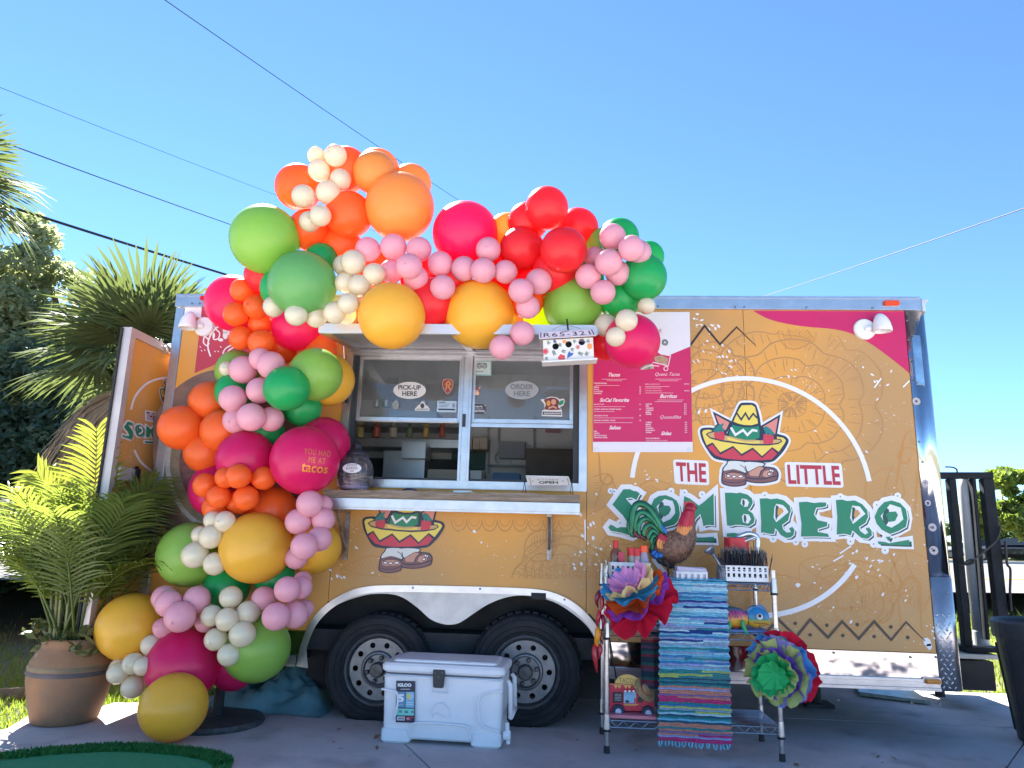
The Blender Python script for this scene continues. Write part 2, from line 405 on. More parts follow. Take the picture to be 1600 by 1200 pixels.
ARCH = [(463, 1041), (468, 1015), (476, 990), (488, 967), (510, 944), (540, 926), (570, 917), (610, 914.5), (700, 915.5), (790, 918), (840, 921), (870, 928), (900, 944), (925, 968), (942, 995), (950, 1020), (953, 1058)]
ARC3 = [at(*p) for p in ARCH]
WX0, WX1 = at(535, 650).x, at(917, 660).x; WZ0, WZ1 = at(720, 764).z, at(700, 548).z
SEAM = at(1166, 600).x; SEAM2 = WX1+.012
def arch_pts(x0, x1, z):
    """the part of the arch edge between x0 and x1 above z, left to right"""
    out = []
    A = [(p.x, p.z) for p in ARC3]
    for i in range(len(A)-1):
        (ax, az), (bx, bz) = A[i], A[i+1]
        for k in range(4):
            t = k/4; q = (ax+(bx-ax)*t, az+(bz-az)*t)
            if x0 <= q[0] <= x1 and q[1] > z: out.append(q)
    return out
fp = lambda x, z: Vector((x, 0, z)); bk = lambda x, z: Vector((x, .035, z))
pg = .0016
zb, zt = ZP, ZT
def panel(loops): return MB().prism(loops, fp, bk).build('side_panel', m_wrap, T)
la = arch_pts(XL, WX0, zb); panel([[(XL, zb)]+([(la[0][0], zb)] if la else [])+la+([(WX0-pg, la[-1][1])] if la else [(WX0-pg, zb)])+[(WX0-pg, zt), (XL, zt)]])
ma = arch_pts(WX0, WX1, zb)
panel([[(WX0+pg, ma[0][1])]+ma+[(WX1-pg, ma[-1][1]), (WX1-pg, zt), (WX0+pg, zt)], [(WX0+.03, WZ0+.02), (WX0+.03, WZ1-.02), (WX1-.03, WZ1-.02), (WX1-.03, WZ0+.02)]])
ra = arch_pts(WX1, SEAM, zb); panel([[(WX1+pg, ra[0][1])]+ra+[(ra[-1][0]+.001, zb), (SEAM-pg, zb), (SEAM-pg, zt), (WX1+pg, zt)]])
panel([[(SEAM+pg, zb), (XR, zb), (XR, zt), (SEAM+pg, zt)]])

# body shell: roof, ends, back, floor, interior walls
XO0, XO1 = at(277, 479).x-.002, at(1452, 486).x+.0
mb = MB(); mb.box2((XO0, .0, ZR-.012), (XO1, DW, ZR)); mb.box2((XO0+.01, -.0, ZT+.002), (XO1-.02, .03, ZR-.014)); mb.build('roof', m_alup, T)
mb = MB(); mb.box2((XO0, .04, ZB+.03), (XO0+.03, DW, ZT)); mb.box2((XO1-.05, .10, ZB+.03), (XO1-.02, DW, ZT)); mb.box2((XO0, DW-.03, ZB), (XO1, DW-.001, ZT)); mb.build('end_wall', m_wrap, T)
mb = MB(); mb.box2((XO0+.05, .1, ZB+.08), (XO1-.06, DW-.05, ZP+.0)); mb.build('chassis', m_dark, T)
mb = MB()
mb.box2((XO0+.04, 1.62, ZP), (XO1-.07, 1.66, ZT-.02)); mb.box2((XO0+.04, .04, ZT-.06), (XO1-.07, 1.62, ZT-.03))
mb.box2((XO0+.04, .05, ZP), (XO0+.07, 1.62, ZT-.06)); mb.box2((XO1-.1, .05, ZP), (XO1-.07, 1.62, ZT-.06)); mb.box2((XO0+.07, .38, ZP), (XO1-.1, 1.62, ZP+.03))
mb.build('interior_lining', m_int, T)

# top rail along the roof edge with its rivets
mb = MB(); mb.box2((XO0-.004, -.022, ZT), (XO1-.06, .01, ZR+.004)); mb.box2((XO0-.004, -.026, ZR-.006), (XO1-.06, .0, ZR+.012)); mb.build('top_rail', m_alu, T, bevel=.003)
# rounded front corner and its rail
def corner(name, z0, z1, off, m, x0=None, y1=DW, nseg=10, **k):
    x0 = XR+.003 if x0 is None else x0; xr = XO1+off-.01; R = .075
    prof = [(x0, -off), (xr-R, -off)]+[(xr-R+R*sin(pi/2*i/nseg), -off+R-R*cos(pi/2*i/nseg)) for i in range(1, nseg+1)]+[(xr, y1)]
    mb = MB(); N = len(prof)
    vs = [(x, y, z0) for x, y in prof]+[(x, y, z1) for x, y in prof]
    inn = [(x, y+.012) if i < 3 else (x-.012, y+.004) for i, (x, y) in enumerate(prof)]
    vs += [(x, y, z0) for x, y in inn]+[(x, y, z1) for x, y in inn]
    fs = []
    for i in range(N-1):
        fs += [(i, i+1, N+i+1, N+i), (2*N+i+1, 2*N+i, 3*N+i, 3*N+i+1), (N+i, N+i+1, 3*N+i+1, 3*N+i), (i+1, i, 2*N+i, 2*N+i+1)]
    fs += [(0, N, 3*N, 2*N), (N-1, 2*N-1+2*N, 2*N-1, N-1)[:0] or (N-1, 3*N-1, 4*N-1, 2*N-1)]
    mb.add(vs, fs); return mb.build(name, m, T, smooth=False, **k)
ZJ = at(1480, 902).z; ZD = at(1480, 955).z
m_psteel = mat('polished corner steel', (.62, .63, .65), .14, 1.0, bump=.25, bscale=4, var=.05, vscale=8)
cp = corner('corner_post', ZJ+.002, ZT, .004, m_psteel)
cp2 = corner('corner_post', ZB, ZJ, .006, m_alu)
corner('corner_rail', ZT+.001, ZR+.006, .010, m_alu, x0=XO1-.06)
for o in (cp, cp2):
    for p in o.data.polygons: p.use_smooth = abs(p.normal.z) < .1
# tread plate lugs on the lower corner
mb = MB(); r = random.Random(3)
z = ZB+.02; row = 0
while z < ZD:
    x = XR+.02+(.016 if row % 2 else 0)
    k = 0
    while x < XO1-.06:
        ang = radians(45 if (row+k) % 2 else -45)
        mb.ball((x, -.006, z), 1, n=6, m=3, sc=(.0135, .0028, .0045), rot=Matrix.Rotation(ang, 3, 'Y')); x += .032; k += 1
    z += .024; row += 1
mb.build('tread_lugs', m_alu, T, smooth=True); bpy.data.objects['tread_lugs']['kind'] = 'stuff'
# access plates on the upper corner
for (x0, y0, x1, y1) in ((1424, 524, 1454, 602),):
    a = at(x0, y0, -.005); b = at(x1-9, y1, -.005); mb = MB(); mb.box2((a.x, -.008, b.z), (b.x, -.0045, a.z)); mb.build('access_plate', m_chrome, T, bevel=.001)
# left corner post
a = at(276, 480); 
mb = MB(); mb.box2((XO0-.003, -.006, ZB+.0), (XL-.002, .05, ZT-.002)); mb.build('corner_post', m_alu, T, bevel=.004)

# lower skirt of polished sheet, left and right of the wheels, and the bottom rail
xa0, xa1 = ARC3[0].x, ARC3[-1].x
ZQ = ZB+.062
def arch_x(z, side):
    A = [(p.x, p.z) for p in ARC3]; A = A[:8] if side == 0 else A[::-1][:8]
    for i in range(len(A)-1):
        if A[i][1] <= z <= A[i+1][1]: return A[i][0]+(A[i+1][0]-A[i][0])*(z-A[i][1])/(A[i+1][1]-A[i][1])
    return A[0][0]
lz = [lerp(ZQ, ZP-.004, i/6) for i in range(7)]
MB().prism([[(XL, ZQ)]+[(arch_x(q, 0), q) for q in lz]+[(XL, ZP-.004)]], lambda x, z: Vector((x, -.004, z)), lambda x, z: Vector((x, .02, z))).build('lower_skirt', m_chrome, T)
s1 = at(1262, 1040).x
MB().prism([[(XR, ZQ), (XR, ZP-.004), (s1+.001, ZP-.004), (s1+.001, ZQ)]], lambda x, z: Vector((x, -.004, z)), lambda x, z: Vector((x, .02, z))).build('lower_skirt', m_chrome, T)
MB().prism([[(s1-.001, ZQ), (s1-.001, ZP-.004)]+[(arch_x(q, 1), q) for q in lz[::-1]]], lambda x, z: Vector((x, -.004, z)), lambda x, z: Vector((x, .02, z))).build('lower_skirt', m_chrome, T)
for x0, x1 in ((XL, xa0-.0), (xa1+.0, XR)):
    mb = MB(); mb.prism([[(-.016, ZB), (-.022, ZB), (-.022, ZB+.016), (-.016, ZB+.018), (-.016, ZQ-.016), (-.022, ZQ-.014), (-.022, ZQ), (.03, ZQ), (.03, ZB)]], lambda y, z: Vector((x0, y, z)), lambda y, z: Vector((x1, y, z))); mb.build('bottom_rail', m_alu, T)
# fender trim, scalloped skirt plate, wheel wells
tr_out = c2(ARCH, 4); 
def inset(pts, w):
    P = [Vector((p[0], p[1])) for p in pts]; out = []
    for i in range(len(P)):
        d = (P[min(i+1, len(P)-1)]-P[max(i-1, 0)]).normalized(); out.append((P[i].x-d.y*w, P[i].y+d.x*w))
    return out
tr_in = inset(tr_out, 10.5)
MB().prism([tr_out+tr_in[::-1]], lambda x, y: at(x, y, -.018), lambda x, y: at(x, y, .03)).build('fender_trim', m_alu, T)
SC = [(481, 1044), (480, 1004), (498, 970), (525, 946), (570, 930), (606, 928), (630, 934), (654, 951), (672, 967), (690, 974.5), (705, 976), (720, 972), (741, 958), (765, 943), (795, 932.5), (825, 931), (864, 940), (894, 958), (918, 979), (931, 1001), (938, 1022), (941, 1058)]
sc = c2(SC, 4); up = inset(tr_out, 8)
MB().prism([sc+up[::-1]], lambda x, y: at(x, y, .004), lambda x, y: at(x, y, .012)).build('fender_skirt', m_grey, T)
mb = MB(); mb.box2((xa0-.05, .33, .1), (xa1+.05, .36, 1.05)); mb.box2((xa0-.04, .05, .98), (xa1+.04, .33, 1.0)); mb.box2((xa0-.05, .05, ZB), (xa0-.03, .33, .98)); mb.box2((xa1+.03, .05, ZB), (xa1+.05, .33, .98)); mb.build('wheel_well', m_dark, T)
mb = MB(); mb.tube([(at(860, 938).x, -.02, at(860, 938).z), (at(850, 934).x, -.02, at(850, 934).z)], .012, 4); 
mb = MB()
for p, q in (((830, 926), (853, 937)),):
    a = at(p[0], p[1], -.02); b = at(q[0], q[1], -.02); mb.box2((a.x, -.021, b.z), (b.x, -.012, a.z))
mb.build('rubber_bumper', m_black, T)

# wheels
m_tyre = mat('tyre rubber', (.018, .020, .023), .85, var=.35, vscale=9, bump=.25, bscale=40)
m_rim = mat('galvanised wheel steel', (.20, .20, .205), .42, .6, var=.2, vscale=12, bump=.1, bscale=30)
m_rust = mat('dull hub steel', (.12, .115, .11), .5, .6, var=.35, vscale=30)
def wheel(px, py):
    c = at(px, py, .03); c.y = .03; R = c.z+.035
    w = bpy.data.objects.new('wheel', None); COL.objects.link(w); w.parent = T; w.location = c-ORI[T.name]; ORI[w.name] = c
    prof = [(.205, .03), (.200, .0), (.207, -.012), (.235, -.026), (.28, -.03), (.310, -.022), (R-.008, .0), (R-.003, .03), (R, .06), (R, .17), (R-.01, .2), (.3, .22), (.2, .21)]
    mb = MB(); mb.lathe(prof, c, 48, 'y', caps=False)
    for rr in (.222, .252, .29): mb.lathe([(rr, -.0255 if rr < .23 else -.032 if rr < .28 else -.029), (rr+.002, -.031 if rr < .23 else -.0355 if rr < .28 else -.0325), (rr+.004, -.0255 if rr < .23 else -.032 if rr < .28 else -.029)], c, 48, 'y', caps=False)
    for v in mb.v:
        if v.z < .0: v.z = .001
    for k in range(40):   # tread blocks
        a = 2*pi*k/40; p = c+Vector(((R)*cos(a), .06, (R)*sin(a)))
        if p.z > .04: mb.box(p+Vector((0, .05, 0)), (.018, .12, .036), Matrix.Rotation(-a, 3, 'Y'))
    mb.build('tyre', m_tyre, w, smooth=False)
    for p in bpy.data.objects[[x.name for x in w.children][-1]].data.polygons: p.use_smooth = len(p.vertices) == 4 and p.area > .0004
    mb = MB()
    # dish with eight hand holes: rim barrel, disc ring with openings
    mb.lathe([(.200, .03), (.203, -.01), (.196, -.016), (.188, -.008), (.183, .02), (.178, .045)], c, 48, 'y', caps=False)
    N = 48
    def disc_ring(r0, y0, r1, y1):
        mb.lathe([(r0, y0), (r1, y1)], c, N, 'y', caps=False)
    disc_ring(.183, .03, .172, .012)
    n_h = 10; hole_r = .0165; rc = .138
    for k in range(n_h):
        a0 = 2*pi*(k-.5)/n_h; a1 = 2*pi*(k+.5)/n_h; am = 2*pi*k/n_h
        outer = [(.172*cos(a0+(a1-a0)*i/6), .172*sin(a0+(a1-a0)*i/6)) for i in range(7)]; inner = [(.104*cos(a1-(a1-a0)*i/6), .104*sin(a1-(a1-a0)*i/6)) for i in range(7)]
        hole = [(rc*cos(am)+hole_r*cos(t*pi/6), rc*sin(am)+hole_r*sin(t*pi/6)) for t in range(12)]
        mb.prism([outer+inner, hole], lambda x, z: c+Vector((x, .012+(.172-sqrt(x*x+z*z))*.0, z)), lambda x, z: c+Vector((x, .018, z)))
    mb.lathe([(.104, .012), (.096, -.002), (.088, -.004), (.08, .012), (.06, .016), (.045, .016)], c, 32, 'y', caps=True)
    mb.build('rim', m_rim, w)
    h = MB(); h.lathe([(.043, .014), (.043, -.03), (.036, -.042), (.0, -.043)], c, 20, 'y'); h.build('hub_cap', m_rust, w, smooth=False)
    for k in range(6):
        a = 2*pi*(k+.25)/6; n = MB(); n.lathe([(.0135, .012), (.0135, -.012), (.009, -.017), (.0, -.018)], c+Vector((.066*cos(a), 0, .066*sin(a))), 6, 'y'); n.build('lug_nut', m_rust, w)
    return w
wheel(590.5, 1046); wheel(821, 1050)
ax = MB(); 
for px in (590.5, 821): p = at(px, 1046); ax.tube([(p.x, .15, p.z), (p.x, 1.9, p.z)], .035, 8); ax.lathe([(.0, 0), (.33, 0), (.33, .2), (0, .2)], (p.x, 1.82, .33), 24, 'y')
ax.build('axle', m_dark, T)

# rivets along rails and trims
m_riv = mat('zinc screw heads', (.20, .20, .21), .5, .6)
mb = MB()
for x, y, d in ([(x, 474+.0064*(x-300), .024) for x in (300, 312, 640, 1028, 1149, 1163, 1260, 1363)]+[(x, 1060+.04*(x-465), .024) for x in (1310, 1424, 1468)]+[(1480, y, .006) for y in (925, 985, 1065)]+[(1417, 501, .006), (1419, 531, .006), (1423, 562, .006), (1426, 592, .006), (1428, 560, .009), (1427, 526, .009), (1433, 598, .009)]+[(1436, 690, .006), (1441, 722, .006), (1446, 754, .006), (1450, 788, .006), (1454, 824, .006), (1457, 858, .006)]
               +[(645, 918.5, .02), (750, 920, .02), (882, 937, .02), (1303, 1020, .008), (1423, 1027, .008), (1463, 1027, .008), (463, 1036, .02), (967, 1000, .008)]):
    p = at(x, y, -d); mb.lathe([(.0065, 0), (.006, -.003), (.0, -.004)], p, 8, 'y')
mb.build('rivets', m_riv, T)['kind'] = 'stuff'
# sealant rings round the screws of the polished post
for (x, y, rx) in ((1446, 754, 6), (1450, 786, 5), (1457, 824, 8), (1459, 860, 9), (1432, 627, 8)):
    p = at(x, y, -.0062); mb = MB(); mb.lathe([(.008, 0), (.0075+rx*.002, 0)], p, 14, 'y', caps=False); mb.build('sealant_ring', mat('old white sealant', (.45, .41, .41), .6, var=.1), T)

# marker lamps
def lamp(name, x0, y0, x1, y1, col, label, d=.026):
    a = at(x0, y0, -d); b = at(x1, y1, -d); f = MB().box2((a.x-.006, -d+.0, b.z-.004), (b.x+.006, -d+.012, a.z+.004)).build(name, m_alu, T, bevel=.003)
    tag(f, label)
    MB().box2((a.x, -d-.018, b.z), (b.x, -d, a.z)).build('lens', mat(name+' '+col, S(col), .2, coat=.5, transl=.3), f, bevel=.006)
lamp('marker_lamp', 1380, 470, 1405, 478, 'ff5a14', 'orange marker lamp on the roof rail')
lamp('marker_lamp', 314, 463, 331, 470, 'e01818', 'red marker lamp at the left end of the roof rail')
lamp('marker_lamp', 1444, 1060, 1470, 1069, 'd98a10', 'amber marker lamp low on the polished skirt', d=.018)

# white eyeball lights
def eye(x, y, side):
    c = at(x, y, -.0); mb = MB(); mb.lathe([(.066, .0), (.066, -.012), (.06, -.02), (.0, -.022)], c, 24, 'y')
    f = mb.build('wall_lamp', m_white, T, bevel=.0)
    a = c+Vector((side*.03, -.03, .0)); mb = MB(); mb.tube([c+Vector((0, -.02, 0)), a], .018, 8); mb.build('stem', m_white, f)
    # hood: half ellipsoid open below
    h = MB(); hc = c+Vector((side*.075, -.055, -.028)); n, m = 20, 8; vs = []; fs = []
    for (sx, sy, sz) in ((.055, .055, .115), (.05, .05, .108)):
        for i in range(m+1):
            th = pi/2*i/m
            for k in range(n): vs.append(hc+Vector((sx*sin(th)*cos(2*pi*k/n)+side*.02*(sin(th)**2)*.6, sy*sin(th)*sin(2*pi*k/n), sz*cos(th))))
    o = (m+1)*n
    for i in range(m):
        for k in range(n):
            q = (i*n+k, (i+1)*n+k, (i+1)*n+(k+1) % n, i*n+(k+1) % n); fs += [q, tuple(o+j for j in q[::-1])]
    for k in range(n): fs.append((m*n+k, o+m*n+k, o+m*n+(k+1) % n, m*n+(k+1) % n))
    h.add(vs, fs); h.build('hood', m_white, f, smooth=True)
eye(1350, 515, 1); eye(320, 511, -1)
# roof vent
c = at(1013, 470, .5); mb = MB(); mb.lathe([(.17, 0), (.17, .03), (.15, .06), (.10, .085), (0, .095)], (c.x, .5, ZR), 20); mb.build('roof_vent', m_white, T, smooth=True)
# ------------------------------------------------------------------ serving window, hatch, counter
m_glass = glass_mat('window glass', dust=.10, dcol=(.42, .43, .46))
m_seal = mat('black window seal', (.03, .035, .04), .6)
def pbox(mb, x0, y0, x1, y1, ya, yb, Yref=0.):
    """a box whose front outline is (x0,y0)-(x1,y1) in the picture, from depth ya to yb"""
    a = at(x0, y0, Yref); b = at(x1, y1, Yref); mb.box2((a.x, ya, b.z), (b.x, yb, a.z)); return mb
wx0, wx1, wz0, wz1 = WX0, WX1, WZ0, WZ1
fr = MB(); fwid = .048
fr.box2((wx0, -.016, wz0), (wx0+fwid, .06, wz1)); fr.box2((wx1-fwid, -.016, wz0), (wx1, .06, wz1)); fr.box2((wx0+fwid, -.016, wz1-.036), (wx1-fwid, .06, wz1)); fr.box2((wx0+fwid, -.016, wz0), (wx1-fwid, .06, wz0+.048))
win = fr.build('window_frame', m_alu, T, bevel=.003)
sl = MB(); i0, i1, j0, j1 = wx0+fwid, wx1-fwid, wz0+.048, wz1-.036
sl.box2((i0, .01, j0), (i0+.03, .075, j1)); sl.box2((i1-.035, .01, j0), (i1, .075, j1)); sl.box2((i0+.03, .01, j0), (i1-.035, .075, j0+.016)); sl.build('window_seal', m_seal, win)
# mullion between the two windows
xm0, xm1 = at(720, 650, .02).x, at(735, 650, .02).x
mb = MB(); mb.box2((xm0, .004, j0), (xm1, .07, j1)); mb.box2((xm0-.006, .0, j0), (xm0+.012, .004, j1)); mb.box2((xm1-.012, .0, j0), (xm1+.006, .004, j1)); mul = mb.build('mullion', m_alu, win, bevel=.002)
mb = MB(); pbox(mb, 723, 647, 727, 667, -.006, -.001); mb.build('latch_slot', m_seal, win)
# sashes: pushed up, each a frame with its pane
def sash(x0, x1, zb_, zt_, y):
    f = MB(); t = .022; f.box2((x0, y, zb_), (x0+t, y+.025, zt_)); f.box2((x1-t, y, zb_), (x1, y+.025, zt_)); f.box2((x0+t, y, zt_-.02), (x1-t, y+.025, zt_)); f.box2((x0+t, y-.008, zb_), (x1-t, y+.025, zb_+.024))
    o = f.build('window_sash', m_alu, T, bevel=.002)
    MB().box2((x0+t, y+.010, zb_+.024), (x1-t, y+.014, zt_-.02)).build('pane', m_glass, o); return o
zsL = at(640, 657, .03).z-.006; zsR = at(810, 660, .03).z-.006
sL = sash(i0+.03, xm0-.0, zsL, j1, .03); sR = sash(xm1+.0, i1-.036, zsR, j1, .03)
mb = MB(); mb.box2((xm1, .018, zsR-.028), (i1-.036, .05, zsR-.004)); mb.build('sash_handle', m_alu, win, bevel=.003)

# interior: back shelves, boxes, switch box, extractor edge, seen through the window
m_steel = mat('dull stainless', (.55, .56, .58), .35, .7, var=.08)
m_carton = mat('tan carton', (.50, .42, .34), .8, var=.1)
m_teal = mat('dark green panel', (.03, .10, .09), .6, var=.2)
def inn(name, x0, y0, x1, y1, Y, dep, m, label=None):
    a = at(x0, y0, Y); b = at(x1, y1, Y); o = MB().box2((a.x, Y, b.z), (b.x, Y+dep, a.z)).build(name, m, T, bevel=.004)
    if label: tag(o, label)
    return o
inn('extractor_hood', 480, 560, 730, 600, .9, .7, m_steel)
inn('wall_shelf', 470, 683, 722, 700, 1.2, .35, m_steel)
inn('wall_shelf', 470, 664, 722, 668, 1.2, .35, m_steel)
inn('cooking_equipment', 560, 715, 722, 800, 1.25, .3, m_dark)
inn('fryer', 600, 704, 660, 790, 1.1, .3, m_steel)
inn('paper_carton', 668, 733, 724, 790, 1.0, .4, m_carton)
inn('green_wall_panel', 706, 700, 757, 734, 1.55, .06, m_teal)
for x0, x1 in ((722, 737), (739, 749), (750, 761)): inn('carton', x0, 684, x1, 702, 1.3, .2, m_carton)
inn('pegboard', 706, 734, 757, 760, 1.45, .1, m_carton)
sw = inn('switch_box', 780, 690, 820, 716, 1.5, .12, mat('grey enamel box', (.26, .28, .33), .5))
mb = MB(); 
for x, ya, yb in ((780, 655, 690), (835, 650, 700), (764, 650, 740)): a = at(x, ya, 1.6); b = at(x, yb, 1.6); mb.tube([a, b], .012, 6); mb.build('conduit', m_alup, T); mb = MB()
a = at(778, 705, 1.55); pts = [at(q[0], q[1], 1.55) for q in ((780, 705), (774, 714), (778, 724), (790, 730), (797, 726), (800, 716))]; mb.tube(catmull(pts, 5), .008, 6)
mb.build('cable_loop', m_alup, T)
inn('notice_card', 852, 664, 876, 676, 1.55, .02, mat('faded pink card', (.45, .25, .27), .7))
inn('shelf_board', 760, 725, 900, 728, 1.35, .25, m_steel)
inn('work_counter', 480, 748, 900, 760, .9, .6, m_steel)
inn('dark_cabinet', 822, 700, 900, 752, 1.2, .25, mat('brown cabinet', (.10, .08, .07), .6, var=.2))
inn('reflection_block', 608, 640, 682, 652, .5, .3, mat('light blue reflection', (.25, .40, .55), .9))  # light blue block added for the reflection seen in the pane

r3 = random.Random(12)
for i in range(9):
    x = 480+i*26; c = at(x, 682, 1.22); k = MB(); r_ = r3.uniform(.022, .04); h_ = r3.uniform(.08, .16); k.lathe([(r_, 0), (r_, h_*.7), (r_*.5, h_*.85), (r_*.5, h_), (0, h_)], (c.x, 1.3, c.z+.004), 12)
    k.build('condiment_bottle', mat('kitchen bottle %d' % (i % 4), ((.5, .12, .08), (.55, .5, .4), (.2, .3, .15), (.6, .45, .15))[i % 4], .35), T)
for i, (x, y) in enumerate(((592, 590), (606, 590), (622, 590), (664, 590), (690, 590))):
    p = at(x, y, .88); k = MB(); k.tube([p, p-Vector((0, 0, .17))], .006, 6); k.lathe([(.0, -.17), (.035, -.18), (.032, -.23), (0, -.235)], p, 12); k.build('ladle', m_steel, T)
for x, y in ((770, 575), (800, 580), (842, 585)): inn('wall_sheet', x, y, x+22, y+30, 1.6, .012, m_white)
inn('stock_pot', 628, 690, 664, 716, 1.0, .25, m_steel); inn('wrapped_stack', 735, 735, 752, 750, 1.2, .1, m_white); inn('drink_crate', 770, 738, 812, 752, 1.0, .2, mat('blue crate', (.10, .18, .32), .6))
# hatch: the flap lifted to horizontal, aluminium frame, panel, struts
HD = .62; hz0 = wz1+.015; hz1 = at(500, 515, -HD).z; hx0 = at(500, 515, -HD).x; hx1 = wx1+.03
mb = MB(); 
def hp(x, t, dz=0): return Vector((x, -.02-t*(HD-.02), lerp(hz0, hz1, t)+dz))
mb.hexa([hp(hx0, 0), hp(hx1, 0), hp(hx1, 1), hp(hx0, 1), hp(hx0, 0, .03), hp(hx1, 0, .03), hp(hx1, 1, .03), hp(hx0, 1, .03)])
hat = mb.build('hatch', mat('grey hatch lining', (.36, .36, .37), .45, .35, var=.15, vscale=4, bump=.1, bscale=5), T)
tag(hat, 'flap of the serving window lifted like an awning')
mb = MB()
def bar(p, q, w, h, dz=-.012):
    d = (q-p).normalized(); s_ = d.cross(Vector((0, 0, 1))).normalized(); z_ = Vector((0, 0, h)); o_ = Vector((0, 0, dz-h))
    mb.hexa([p-s_*w+o_, p+s_*w+o_, q+s_*w+o_, q-s_*w+o_, p-s_*w+o_+z_, p+s_*w+o_+z_, q+s_*w+o_+z_, q-s_*w+o_+z_])
for xx, ww in ((hx0+.03, .03), (hx1-.03, .03), ((hx0+hx1)/2, .02)): mb = MB(); bar(hp(xx, .02), hp(xx, .98), ww, .022, .0); mb.build('hatch_bar', m_alu, hat)
mb = MB(); mb.box2((hx0-.005, -HD-.014, hz1-.022), (hx1+.005, -HD+.012, hz1+.034)); mb.build('hatch_lip', m_alup, hat, bevel=.004)
mb = MB(); mb.box2((wx0, -.03, hz0-.012), (wx1, -.016, hz0+.02)); mb.box2((wx0, -.024, hz0-.03), (wx1, -.016, hz0-.015)); mb.build('hinge_rail', m_alu, T)
for hx, s_ in ((wx0+.03, 1),):
    p0 = Vector((hx, -.03, wz0+.52)); p1 = hp(hx, .28, -.02); mid = p0.lerp(p1, .55)
    st = MB().tube([p0, mid], .011, 8).build('gas_strut', m_black, T); MB().tube([mid, p1], .005, 6).build('strut_rod', m_alu, st)

# counter: timber plank on an aluminium tray, two brackets
cx0, cx1 = at(505, 785, -.3).x, at(906, 788, -.3).x
cz_t = at(700, 768.5, -.3).z; cz_m = at(700, 782, -.3).z; cz_b = at(700, 796, -.3).z
m_plank = mat('weathered grey plank', (.23, .17, .12), .85, col2=(.36, .29, .22), vscale=5, stretch=(1, 6, 14), bump=.9, bscale=18)
mb = MB(); n = 26; vs = []; r = random.Random(5)
xsn = [lerp(cx0, cx1, i/n) for i in range(n+1)]
for x in xsn:
    j = [r.uniform(-.005, .005) for _ in range(4)]
    vs += [(x, -.005, cz_m+.002), (x, -.30+j[0], cz_m+.002), (x, -.31+j[1], (cz_m+cz_t)/2+j[2]), (x, -.30+j[1], cz_t+j[3]), (x, -.005, cz_t+j[3])]
fs = [(i*5+k, i*5+(k+1) % 5, (i+1)*5+(k+1) % 5, (i+1)*5+k) for i in range(n) for k in range(5)]+[(0, 1, 2, 3, 4), tuple(n*5+k for k in (4, 3, 2, 1, 0))]
mb.add(vs, fs); cnt = mb.build('counter_plank', m_plank, T)
mb = MB(); mb.box2((cx0+.02, -.315, cz_b), (cx1, -.305, cz_m)); mb.box2((cx0+.02, -.305, cz_b), (cx1, -.005, cz_b+.012)); mb.box2((cx0+.02, -.30, cz_b-.012), (cx1, -.27, cz_b-.0)); mb.build('counter_tray', m_alu, T, bevel=.002)
m_brk = mat('spotted steel bracket', (.42, .40, .38), .45, .7, col2=(.25, .17, .12), vscale=30)
for px in (545, 859):
    b = MB(); p = at(px, 800, 0); zt_ = cz_b-.012; zl = at(px-3, 875).z
    b.box2((p.x-.014, -.02, zl), (p.x+.014, -.002, zt_)); b.box2((p.x-.014, -.26, zt_-.014), (p.x+.014, -.02, zt_-.001))
    b.tube([(p.x, -.24, zt_-.012), (p.x, -.012, zl+.06)], .010, 6); b.build('counter_bracket', m_brk, T)

# rear door swung open beside the left end, with the same print
DX = -2.60
def dr(px, py): 
    d = ray(px, py); return CAM+d*((DX-CAM.x)/d.x)
def door_map(x, y, d): p = dr(x, y); return p+Vector((d, 0, 0))
pa = dr(204, 513); pb = dr(166, 928); ytop = pa.z; yb_ = .46; ynear = pa.y
mb = MB(); mb.box2((DX-.04, ynear, yb_), (DX, ynear+.92, ytop)); dor = mb.build('rear_door', m_wrap, T); tag(dor, 'rear door swung open beside the left corner')
mb = MB(); t = .045
mb.box2((DX-.045, ynear-.006, yb_-.006), (DX+.012, ynear+t, ytop+.006)); mb.box2((DX-.045, ynear+t, ytop-t), (DX+.012, ynear+.92, ytop+.006)); mb.box2((DX-.045, ynear+.90, yb_), (DX+.012, ynear+.926, ytop-t)); mb.box2((DX-.045, ynear+t, yb_-.006), (DX+.012, ynear+.90, yb_+t))
mb.build('door_frame', mat('dusty pink aluminium', (.60, .52, .49), .4, .4, var=.08), dor)
mb = MB(); mb.box2((DX-.05, ynear-.02, yb_), (DX-.038, ynear-.004, ytop)); mb.build('door_gasket', m_black, dor)
a = dr(181, 728); b = dr(197, 752); mb = MB(); mb.box2((DX+.012, min(a.y, b.y)-.0, b.z), (DX+.03, max(a.y, b.y)+.06, a.z)); mb.build('door_latch', m_alup, dor, bevel=.004)
a = dr(200, 727); b = dr(208, 755); mb = MB(); mb.box2((DX+.012, a.y+.02, b.z-.01), (DX+.04, a.y+.09, a.z)); mb.build('door_handle', m_black, dor, bevel=.02)
mb = MB(); a = dr(262, 547)
mb.tube([a+Vector((.02, -.06, .02)), a+Vector((.04, .0, -.01)), Vector((XO0, .08, a.z-.03))], .014, 6); mb.box(a+Vector((.015, -.04, .0)), (.03, .07, .05), Matrix.Rotation(.5, 3, 'X')); mb.build('door_holdback', m_alu, dor)
for zz in (.75, 1.3, 1.95): MB().tube([(XO0+.01, ynear+.9, zz-.05), (XO0-.03, ynear+.9, zz-.05), (DX-.02, ynear+.9, zz)], .014, 6).build('hinge_arm', m_alu, dor)
